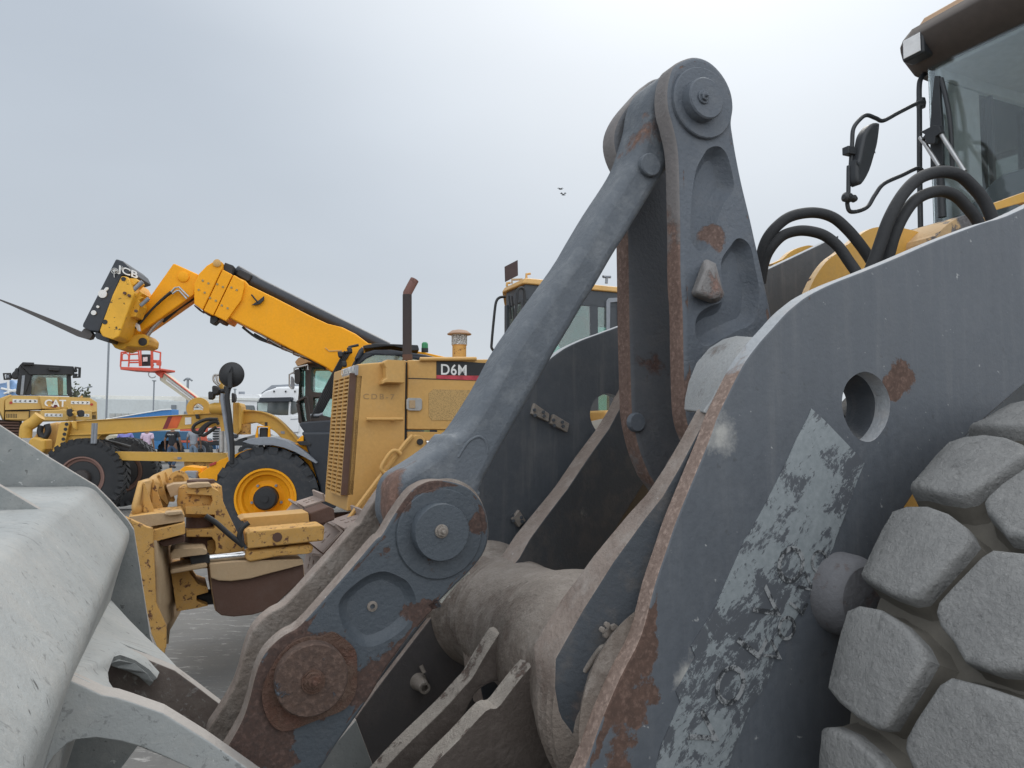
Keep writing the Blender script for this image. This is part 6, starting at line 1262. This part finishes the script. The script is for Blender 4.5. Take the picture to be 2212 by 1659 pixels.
lb('boom_rail', 'Q', ((130, 395), (148, 398), (800, 890), (790, 905)), LD+.5, .1, m_or, .01)
lb('boom_groove', 'Q', ((200, 470), (780, 905), (770, 925), (190, 490)), LD+.5, .05, m_steel, .01)
lb('boom_inner', 'Q', ((190, 492), (765, 935), (740, 930), (180, 515)), LD+.55, .05, m_white, .01)
lb('boom_base', 'Q', ((510, 800), (600, 830), (600, 880), (545, 885)), LD+.6, .5, m_cream)
box('lift_chassis', BL, *(BL.sz(*R('Q', (60, 1))[0], LD)[0], BL.sz(*R('Q', (900, 1))[0], LD)[0]), LD, LD+2.2, .5, 1.4, flat('lift_blue', (.03, .16, .36), rough=.5), blf, bev=.05)
# ================================================================ BLUE MACHINE BODY, people, trucks
m_blue = flat('gloss_blue', (.035, .20, .50), rough=.35, var=.08); m_blue2 = flat('deep_blue', (.02, .11, .22), rough=.5)
bs = empty('scissor_lift', WF.P(-13, 36, 0), 'blue access machine with large dark wheels, its sloped blue cover above the yellow beam', 'access machine')
PL('boom_cover', 'P', ((1450, 1040), (2212, 910), (2330, 905), (2330, 1020), (1450, 1060)), WF, 34.5, .8, m_blue, bs, .03)
TB('cover_rim', 'P', ((1445, 1040), (2212, 912), (2330, 905)), WF, 34.4, .03, m_white, bs, sm=False)
PL('chassis', 'P', ((1740, 1200), (2400, 1200), (2400, 1330), (1740, 1330)), WF, 34.6, 1.6, m_blue2, bs, .05)
for q in ((1580, 1310), (1900, 1310), (2060, 1330)):
    s_ = WF.sz(*R('P', q)[0], 34.2); tyre2(bs, WF, (s_[0], .58), 34.0 if q[0] < 2000 else 36, .4, .58, .3, m_gt, m_blue2, nl=14)
PL('cream_tank', 'P', ((1340, 1255), (1560, 1245), (1560, 1390), (1340, 1390)), WF, 36, .6, m_cream, bs, .1)
orange = empty('container_truck', WF.P(-7.6, 40, 0), 'orange red truck body with a pale band standing behind the man in the black shirt', 'truck')
PL('body', 'Q', ((370, 1150), (640, 1150), (740, 1140), (740, 1365), (370, 1360)), WF, 39, 2.4, flat('orange_body', (.60, .12, .07), rough=.5), orange, .05)
PL('pale_band', 'Q', ((372, 1205), (740, 1215), (740, 1240), (372, 1240)), WF, 38.98, .02, m_white, orange, 0)
s_ = WF.sz(*R('Q', (665, 1340))[0], 38.8); tyre2(orange, WF, (s_[0], .52), 38.7, .4, .52, .28, m_gt, m_grey, nl=14)
m_wtp = flat('truck_white', (.74, .75, .76), rough=.3, var=.03); m_wg = flat('windscreen_dark', (.05, .065, .07), rough=.1, spec=.8)
def truckA():
    T = Frame(8); D = 27.0
    t_ = empty('truck_cab', T.P(-6.2, 28, 0), 'white high roof lorry cab with dark sun visor and wide windscreen', 'lorry')
    def tt(name, pts, D_, T_, mat, bev=.04, par=None, sm=0): return PL(name, 'Q', pts, T, D+D_, T_, mat, par or t_, bev, sm)
    tt('cab', ((1430, 790), (1470, 740), (1478, 690), (1530, 655), (1700, 600), (2100, 600), (2100, 1290), (1720, 1290), (1440, 1180), (1418, 960)), 0, 2.2, m_wtp, .08)
    tt('air_deflector', ((1670, 600), (1700, 598), (2100, 585), (2100, 645), (1680, 650)), .4, 1.2, m_wtp)
    tt('roof_spoiler', ((1470, 690), (1620, 575), (1900, 560), (2000, 565), (2000, 600), (1700, 600), (1530, 660)), .8, 1.2, m_grey)
    v = tt('sun_visor', ((1460, 748), (1880, 738), (1885, 762), (1870, 798), (1700, 800), (1480, 806), (1440, 800)), -.25, .25, m_navy, .03)
    tt('windscreen', ((1425, 800), (1875, 795), (1862, 960), (1835, 985), (1460, 965), (1418, 905)), -.04, .05, m_wg, .01)
    tt('painted_reflection', ((1430, 820), (1570, 815), (1560, 935), (1440, 925)), -.05, .012, flat('pale_glass_reflection', (.42, .50, .48), rough=.2), 0)  # pale reflection painted as a flat patch over the windscreen
    tt('side_window', ((1890, 790), (1990, 800), (1990, 940), (1900, 975), (1880, 960)), -.03, .04, m_wg, .01)
    tt('corner_pillar', ((1860, 775), (1890, 775), (1865, 985), (1850, 985)), -.05, .05, m_wtp, .01)
    tt('lower_panel', ((1640, 985), (1990, 985), (2000, 1010), (1985, 1220), (1800, 1220)), -.08, .08, m_wtp)
    tt('badge_text_bar', ((1880, 1035), (1990, 1030), (1990, 1040), (1880, 1048)), -.085, .005, m_grey, 0)
    for x in (1655, 1813, 1940): TB('roof_lamp', 'Q', ((x, 650), (x, 672)), T, D-.02, .03, m_blk, t_, sm=False)
    box('trailer', T, T.sz(*R('Q', (2000, 1))[0], D)[0], T.sz(*R('Q', (2000, 1))[0], D)[0]+6, D+.6, D+2.8, .8, 3.2, m_wtp, t_, bev=.05)
    sw = T.sz(*R('Q', (1900, 1))[0], D)[0]; tyre2(t_, T, (sw, .5), D-.1, .35, .5, .28, m_gt, m_grey, nl=10)
truckA()
def truckB():
    T = Frame(6); D = 31.0
    t_ = empty('truck', T.P(-6.5, 32, 0), 'white tipper lorry front with black slatted radiator grille beside the yellow post', 'lorry')
    def tt(name, pts, D_, T_, mat, bev=.03, par=None): return PL(name, 'Q', pts, T, D+D_, T_, mat, par or t_, bev)
    tt('cab', ((1120, 700), (1180, 698), (1440, 700), (1475, 740), (1475, 910), (1440, 940), (1440, 1240), (1130, 1320), (755, 1330), (740, 1290), (760, 1160), (1100, 1150)), .1, 2.2, m_wtp)
    tt('roof_line', ((1120, 745), (1440, 752), (1440, 790), (1120, 780)), .02, .08, flat('offwhite', (.62, .63, .6), rough=.4))
    tt('windscreen', ((1200, 845), (1380, 852), (1395, 912), (1220, 908)), .05, .05, m_wg)
    for i in range(6): tt('grille_slat', ((815, 1160+i*34), (915+i*6, 1158+i*34), (918+i*6, 1178+i*34), (820, 1182+i*34)), .05, .05, m_blk)
    tt('bumper', ((745, 1345), (1130, 1335), (1240, 1290), (1240, 1400), (745, 1395)), -.05, .4, m_blk)
    tt('headlamp', ((745, 1290), (790, 1300), (800, 1335), (750, 1335)), 0, .1, m_grey); tt('headlamp', ((1090, 1240), (1160, 1245), (1150, 1290), (1095, 1300)), 0, .1, m_navy)
    TB('exhaust_cap', 'Q', ((1216, 700), (1216, 665)), T, D+1, .14, m_grey, t_, sm=False)
    sw = T.sz(*R('Q', (1350, 1))[0], D)[0]; tyre2(t_, T, (sw, .5), D-.1, .35, .5, .28, m_gt, m_grey, nl=10)
truckB()
tkc = empty('parked_van', Frame(0).P(-9.5, 45, 0), 'low cream white vehicle roof behind the mirror pole, left of the lorries', 'van')
PL('body', 'Q', ((760, 790), (830, 765), (1120, 745), (1200, 760), (1200, 1300), (760, 1300)), WF, 44, 2.5, flat('cream_white', (.62, .63, .58), rough=.5), tkc, .1)
PL('window_strip', 'Q', ((800, 850), (900, 845), (900, 900), (800, 900)), WF, 43.98, .02, m_wg, tkc, 0)
fb = empty('blue_plant', (-16.8, 32.5, 0), 'blue machine cabin glimpsed beyond the far left dozer cab', 'machine')
PL('cabin', 'P', ((-60, 560), (60, 540), (120, 505), (165, 500), (215, 560), (215, 760), (-60, 760)), WF, 31.0, 1.5, flat('pale_blue', (.20, .32, .52), rough=.5, sc=1.5, var=.4), fb, .08)
for q in (((20, 620), (210, 660)), ((60, 690), (210, 640)), ((110, 500), (120, 690))): TB('frame_rail', 'P', q, WF, 30.9, .05, m_white, fb, sm=False)
# ---- long warehouse
bw = empty('warehouse', WF.P(-45, 118, 0), 'long low white warehouse with louvred vents behind the yard', 'building')
m_wall = paint('off_white_wall', (.60, .59, .55), sc=.25, amount=-.5, streak=0, dust=.25, dustc=(.46, .45, .42), rough=.9, bump=0, var=.05)
m_wall2 = paint('grey_clad_wall', (.50, .53, .53), sc=.25, amount=-.5, dust=.2, rough=.8, bump=0, var=.05)
PL('wall', 'P', ((1230, 712), (2212, 725), (4400, 745), (4400, 1330), (1230, 1330)), WF, 118, 20, m_wall, bw, .1)
PL('lower_block', 'P', ((980, 730), (1300, 735), (1300, 760), (2300, 775), (2300, 1330), (980, 1330)), WF, 116, 2, m_wall2, bw, .1)
PL('panel_bay', 'Q', ((75, 790), (760, 800), (760, 1325), (75, 1325)), WF, 115.8, 1, m_wall2, bw, .05)
for i in range(9):
    v_ = PL('vent', 'P', ((1490+i*92, 958), (1565+i*92, 958), (1565+i*92, 1015), (1490+i*92, 1015)), WF, 115.9, .1, flat('louvre_grey', (.30, .32, .32), rough=.7) if i == 0 else bpy.data.materials['louvre_grey'], bw, 0)
    for j in range(4): PL('blade', 'P', ((1492+i*92, 964+j*13), (1563+i*92, 964+j*13), (1563+i*92, 970+j*13), (1492+i*92, 970+j*13)), WF, 115.8, .1, m_wall, v_, 0)
PL('door', 'Q', ((255, 845), (318, 845), (318, 985), (255, 985)), WF, 115.6, .2, flat('grey_door', (.17, .19, .21), rough=.6), bw, 0)
PL('door', 'Q', ((560, 1000), (600, 1000), (600, 1060), (560, 1060)), WF, 115.6, .2, bpy.data.materials['grey_door'], bw, 0)
PL('window', 'Q', ((430, 935), (560, 935), (560, 975), (430, 975)), WF, 115.6, .2, bpy.data.materials['grey_door'], bw, 0)
# ---- lamp posts
m_pole = flat('galvanised_pole', (.22, .24, .26), rough=.5)
def pole(k, x, y0, D, r, lab, kind, G=None):
    p = WF.at(*R(k, (x, y0))[0], D); ztop = p.z
    o = empty('light_pole', (p.x, p.y, 0), lab, 'light pole', None)
    tube('pole', [Vector((p.x, p.y, 0)), Vector((p.x, p.y, ztop))], r, m_pole, o, n=12, sm=False)
    if kind == 'arm':
        tube('arm', [WF.at(*q, D) for q in R(k, (x, y0+40), (x+12, y0), (x+80, y0-55), (x+170, y0-90))], r*.5, m_pole, o, n=8)
        plate('lamp_head', WF.SZ(R(k, (x+155, y0-95), (x+205, y0-105), (x+205, y0-90), (x+160, y0-80)), D), WF, D, .3, [m_pole]*2, o, bev=.02)
    elif kind == 'T':
        for sg_ in (-1, 1): tube('arm', [WF.at(*q, D) for q in R(k, (x, y0), (x+sg_*25, y0+5), (x+sg_*58, y0+32))], r*.8, m_pole, o, n=8)
        lathe('lamp_head', WF.at(*R(k, (x, y0))[0], D)+Z*-.2, Z, [(.2, 0), (.22, .15), (.1, .3)], m_pole, o, n=12)
    elif kind == 'flat':
        plate('lamp_head', WF.SZ(R(k, (x-16, y0-6), (x+16, y0-6), (x+14, y0+8), (x-14, y0+8)), D), WF, D-.3, .6, [m_pole]*2, o, bev=.02)
    return o
pole('P', 1483, -60, 60, .08, 'tall dark lamp post rising behind the fork carriage of the telehandler', 'plain')
pole('P', 1030, 690, 70, .07, 'small lamp post with curved arm beside the black dozer cab', 'arm')
pole('P', 2098, 515, 95, .09, 'slim lamp post with a flat head between the basket and the cream boom', 'flat')
pole('Q', 484, 485, 95, .15, 'concrete post carrying two lamps on arms under the cream boom', 'T')
pole('Q', 1124, 630, 130, .15, 'thin far lamp post just right of the round mirror', 'flat')
# small trees beside the lamp post
m_leaf = flat('dusty_leaves', (.10, .11, .07), rough=.9, var=.4, sc=2)
for i, (x, y, h, D, lab) in enumerate(((1022, 640, 90, 68, 'small sparse tree next to the curved lamp post'), (1168, 705, 60, 75, 'small bush crown above the warehouse roof line right of the lamp'))):
    base = WF.at(*R('P', (x, 760))[0], D); tr_ = empty('tree', (base.x, base.y, 0), lab, 'tree')
    top = WF.at(*R('P', (x, y))[0], D)
    tube('trunk', [Vector((base.x, base.y, 0)), Vector((base.x+.1, base.y, top.z-.5))], (.16, .06), m_rb, tr_, n=8, sm=False)
    bm = bmesh.new(); rr = random.Random(i)
    for _ in range(110):
        c = Vector((top.x+rr.gauss(0, .22), top.y+rr.gauss(0, .22), top.z-.5+rr.gauss(0, .55))); a = Vector((rr.gauss(0, 1), rr.gauss(0, 1), rr.gauss(0, 1))).normalized()*.16; b2 = a.orthogonal().normalized()*.12
        bm.faces.new([bm.verts.new(c+a), bm.verts.new(c+b2), bm.verts.new(c-a), bm.verts.new(c-b2)])
    obj('crown', bm, m_leaf, tr_, smooth=0)
# ---- people walking away
def skin(name, pts, edges, mat, par, root=0, sub=2):
    me = bpy.data.meshes.new(name); me.from_pydata([p[:3] for p in pts], edges, []); me.materials.append(mat)
    o = bpy.data.objects.new(name, me); COL.objects.link(o); o.parent = par
    md = o.modifiers.new('skin', 'SKIN'); md.use_smooth_shade = True
    for i, p in enumerate(pts):
        sv = me.skin_vertices[0].data[i]; sv.radius = (p[3], p[4] if len(p) > 4 else p[3]); sv.use_root = (i == root)
    sm = o.modifiers.new('sub', 'SUBSURF'); sm.levels = sub; sm.render_levels = sub
    return o
m_skin = flat('brown_skin', (.20, .11, .07), rough=.6); m_hair = flat('dark_hair', (.015, .012, .01), rough=.8); m_shoe2 = flat('dark_shoes', (.05, .045, .04), rough=.7)
def person(x, y, D, lab, shirt, trousers, ph=0., lean=0., h=1.74, long_=False, yaw=0., armo=.0):
    p = atz(*R('U', (x, y))[0], 0); o = empty('person', (p.x, p.y, 0), lab, 'person', 'people walking in the yard'); o.rotation_euler = (0, 0, yaw)
    k = h/1.74; hy = lean
    def V(a, b, c, r, r2=None): return (a*k, b*k, c*k, r*k, (r2 or r)*k)
    ch = lean*.9
    # one continuous body: legs, torso, neck, head, arms, hands with fingers
    pts = [V(0, 0, .95, .13, .10), V(0, ch*.3, 1.10, .135, .09), V(0, ch*.65, 1.28, .15, .10), V(0, ch, 1.42, .13, .09), V(0, ch*1.1, 1.50, .055), V(0, ch*1.2+.01, 1.60, .085, .095), V(0, ch*1.25+.01, 1.69, .07, .08),
           V(-.10, 0, .88, .095), V(-.11, ph*.12, .50, .068), V(-.11, -ph*.15, .10, .045), V(-.12, -ph*.15+.14, .04, .04),
           V(.10, 0, .88, .095), V(.11, -ph*.10+.04, .50, .068), V(.11, ph*.18, .10, .045), V(.12, ph*.18+.14, .04, .04),
           V(-.19, ch, 1.40, .06), V(-.25-armo, ch-.02, 1.13, .042), V(-.27-armo, ch+.06, .88, .03), V(-.27-armo, ch+.07, .80, .035, .02),
           V(.19, ch, 1.40, .06), V(.25+armo, ch-.02, 1.13, .042), V(.27+armo, ch+.05, .88, .03), V(.27+armo, ch+.06, .80, .035, .02)]
    ed = [(0, 1), (1, 2), (2, 3), (3, 4), (4, 5), (5, 6), (0, 7), (7, 8), (8, 9), (9, 10), (0, 11), (11, 12), (12, 13), (13, 14), (3, 15), (15, 16), (16, 17), (17, 18), (3, 19), (19, 20), (20, 21), (21, 22)]
    for s_, b0_ in ((-1, 18), (1, 22)):
        bx_, by_, bz_ = [q/k for q in pts[b0_][:3]]
        for f in range(4):
            pts.append(V(bx_, by_-.03+f*.018, bz_-.05-(.01 if f in (1, 2) else 0), .008)); ed.append((b0_, len(pts)-1))
            pts.append(V(bx_-s_*.015, by_-.03+f*.018+.01, bz_-.085-(.012 if f in (1, 2) else 0), .007)); ed.append((len(pts)-2, len(pts)-1))
        pts.append(V(bx_-s_*.02, by_+.045, bz_-.03, .009)); ed.append((b0_, len(pts)-1))
    body = skin('body', pts, ed, m_skin, o)
    skin('trousers', [V(0, 0, .98, .145, .115), V(0, 0, .90, .15, .12), V(-.10, 0, .85, .108), V(-.11, ph*.12, .50, .082), V(-.11, -ph*.15, .10, .066), V(.10, 0, .85, .108), V(.11, -ph*.10+.04, .50, .082), V(.11, ph*.18, .10, .066)], [(0, 1), (1, 2), (2, 3), (3, 4), (1, 5), (5, 6), (6, 7)], trousers, o)
    sh = [V(0, 0, .86, .165, .135), V(0, ch*.15, .98, .168, .135), V(0, ch*.3, 1.10, .165, .13), V(0, ch*.65, 1.28, .18, .135), V(0, ch, 1.41, .155, .115), V(0, ch*1.1, 1.475, .068), V(-.19, ch, 1.40, .08), V(-.235-armo*.7, ch-.01, 1.20, .07), V(.19, ch, 1.40, .08), V(.235+armo*.7, ch-.01, 1.20, .07)]
    e2 = [(0, 1), (1, 2), (2, 3), (3, 4), (4, 5), (4, 6), (6, 7), (4, 8), (8, 9)]
    if long_:
        for s_, b_ in ((-1, 7), (1, 9)):
            sh += [V(s_*(.25+armo), ch-.02, 1.12, .055), V(s_*(.27+armo), ch+.05, .90, .042)]; n_ = len(sh); e2 += [(b_, n_-2), (n_-2, n_-1)]
    skin('shirt', sh, e2, shirt, o)
    skin('hair', [V(0, ch*1.2-.01, 1.60, .075, .085), V(0, ch*1.25, 1.66, .088, .098), V(0, ch*1.25+.01, 1.72, .072, .085)], [(0, 1), (1, 2)], m_hair, o, sub=1)
    for s_, q in ((-1, -ph*.15), (1, ph*.18)): skin('shoe', [V(s_*.115, q-.03, .05, .055), V(s_*.12, q+.10, .045, .05), V(s_*.12, q+.19, .035, .04)], [(0, 1), (1, 2)], m_shoe2, o, sub=1)
    # face: brow, nose, mouth, ears (he looks away from the camera)
    bm = bmesh.new()
    for q, r_ in (((0, .115+ch*1.2, 1.60), .018), ((.035, .095+ch*1.2, 1.63), .010), ((-.035, .095+ch*1.2, 1.63), .010), ((.09, .01+ch*1.2, 1.61), .02), ((-.09, .01+ch*1.2, 1.61), .02), ((0, .10+ch*1.2, 1.555), .015)):
        r = bmesh.ops.create_icosphere(bm, subdivisions=2, radius=r_*k); bmesh.ops.translate(bm, verts=r['verts'], vec=Vector(q)*k)
    me = bpy.data.meshes.new('face'); bm.to_mesh(me); bm.free(); me.materials.append(m_skin); f_ = bpy.data.objects.new('face_features', me); COL.objects.link(f_); f_.parent = o
    return o
cl = lambda n_, c: flat(n_, c, rough=.9, var=.15, sc=9, bump=.4)
person(266, 1022, 0, 'man in a loose lavender shirt and trousers leaning forward, partly hidden by the tyre', cl('lavender_cloth', (.20, .20, .50)), cl('lavender_trousers', (.20, .20, .48)), ph=.6, lean=.22, long_=True, h=1.72, armo=.04, yaw=.3)
person(316, 1011, 0, 'man in a pale pink shirt and khaki trousers walking away', cl('pink_cloth', (.62, .48, .60)), cl('khaki_cloth', (.24, .20, .13)), ph=.8, h=1.72)
pb = person(371, 1011, 0, 'man in a black T shirt and blue jeans walking away, arms hanging', cl('black_cloth', (.022, .023, .028)), cl('jeans', (.05, .08, .13)), ph=-.7, h=1.80, armo=.05)
text('shirt_print', 'FORKLIFT' if False else 'TERRE EN', wloc(pb)+Vector((-.17, -.14, 1.36)), Vector((1, 0, 0)), Z, .045, m_white, pb, ext=.001, off=.01)
person(417, 1006, 0, 'man in a grey T shirt and light blue jeans walking away', cl('grey_cloth', (.28, .30, .33)), cl('pale_jeans', (.17, .23, .30)), ph=.5, h=1.78, armo=.03)
person(476, 1000, 0, 'distant seated looking person in pale blue shirt between the grey rods', cl('pale_blue_cloth', (.50, .58, .72)), cl('dark_trousers', (.04, .04, .05)), ph=.2, h=1.30, long_=True)
# ---- two birds
for i, (x, y, lab) in enumerate(((12, 1096, 'upper small bird gliding in the grey sky left of the crank'), (33, 1138, 'lower small bird flapping below the other one'))):
    p = WF.at(*R('H', (x, y))[0], 40.0); sc_ = .12
    b_ = empty('bird', p, lab, 'bird', 'birds in the sky')
    bm = bmesh.new(); add_lathe(bm, p, Vector((1, .3, .1)), [(0, -.12), (.02, -.08), (.035, 0), (.026, .07), (.02, .11), (.0, .14)], 12); obj('body', bm, m_blk, b_)
    for s_ in (-1, 1):
        up = (.12, .25)[i]; bm = bmesh.new()
        v = [bm.verts.new(p+Vector(q)) for q in ((0, .05, .02), (0, -.05, .02), (s_*.09, -.06, up*.5), (s_*.18, -.03, up*.3), (s_*.10, .02, up*.55))]; bm.faces.new(v); obj('wing', bm, m_blk, b_, solid=.01)
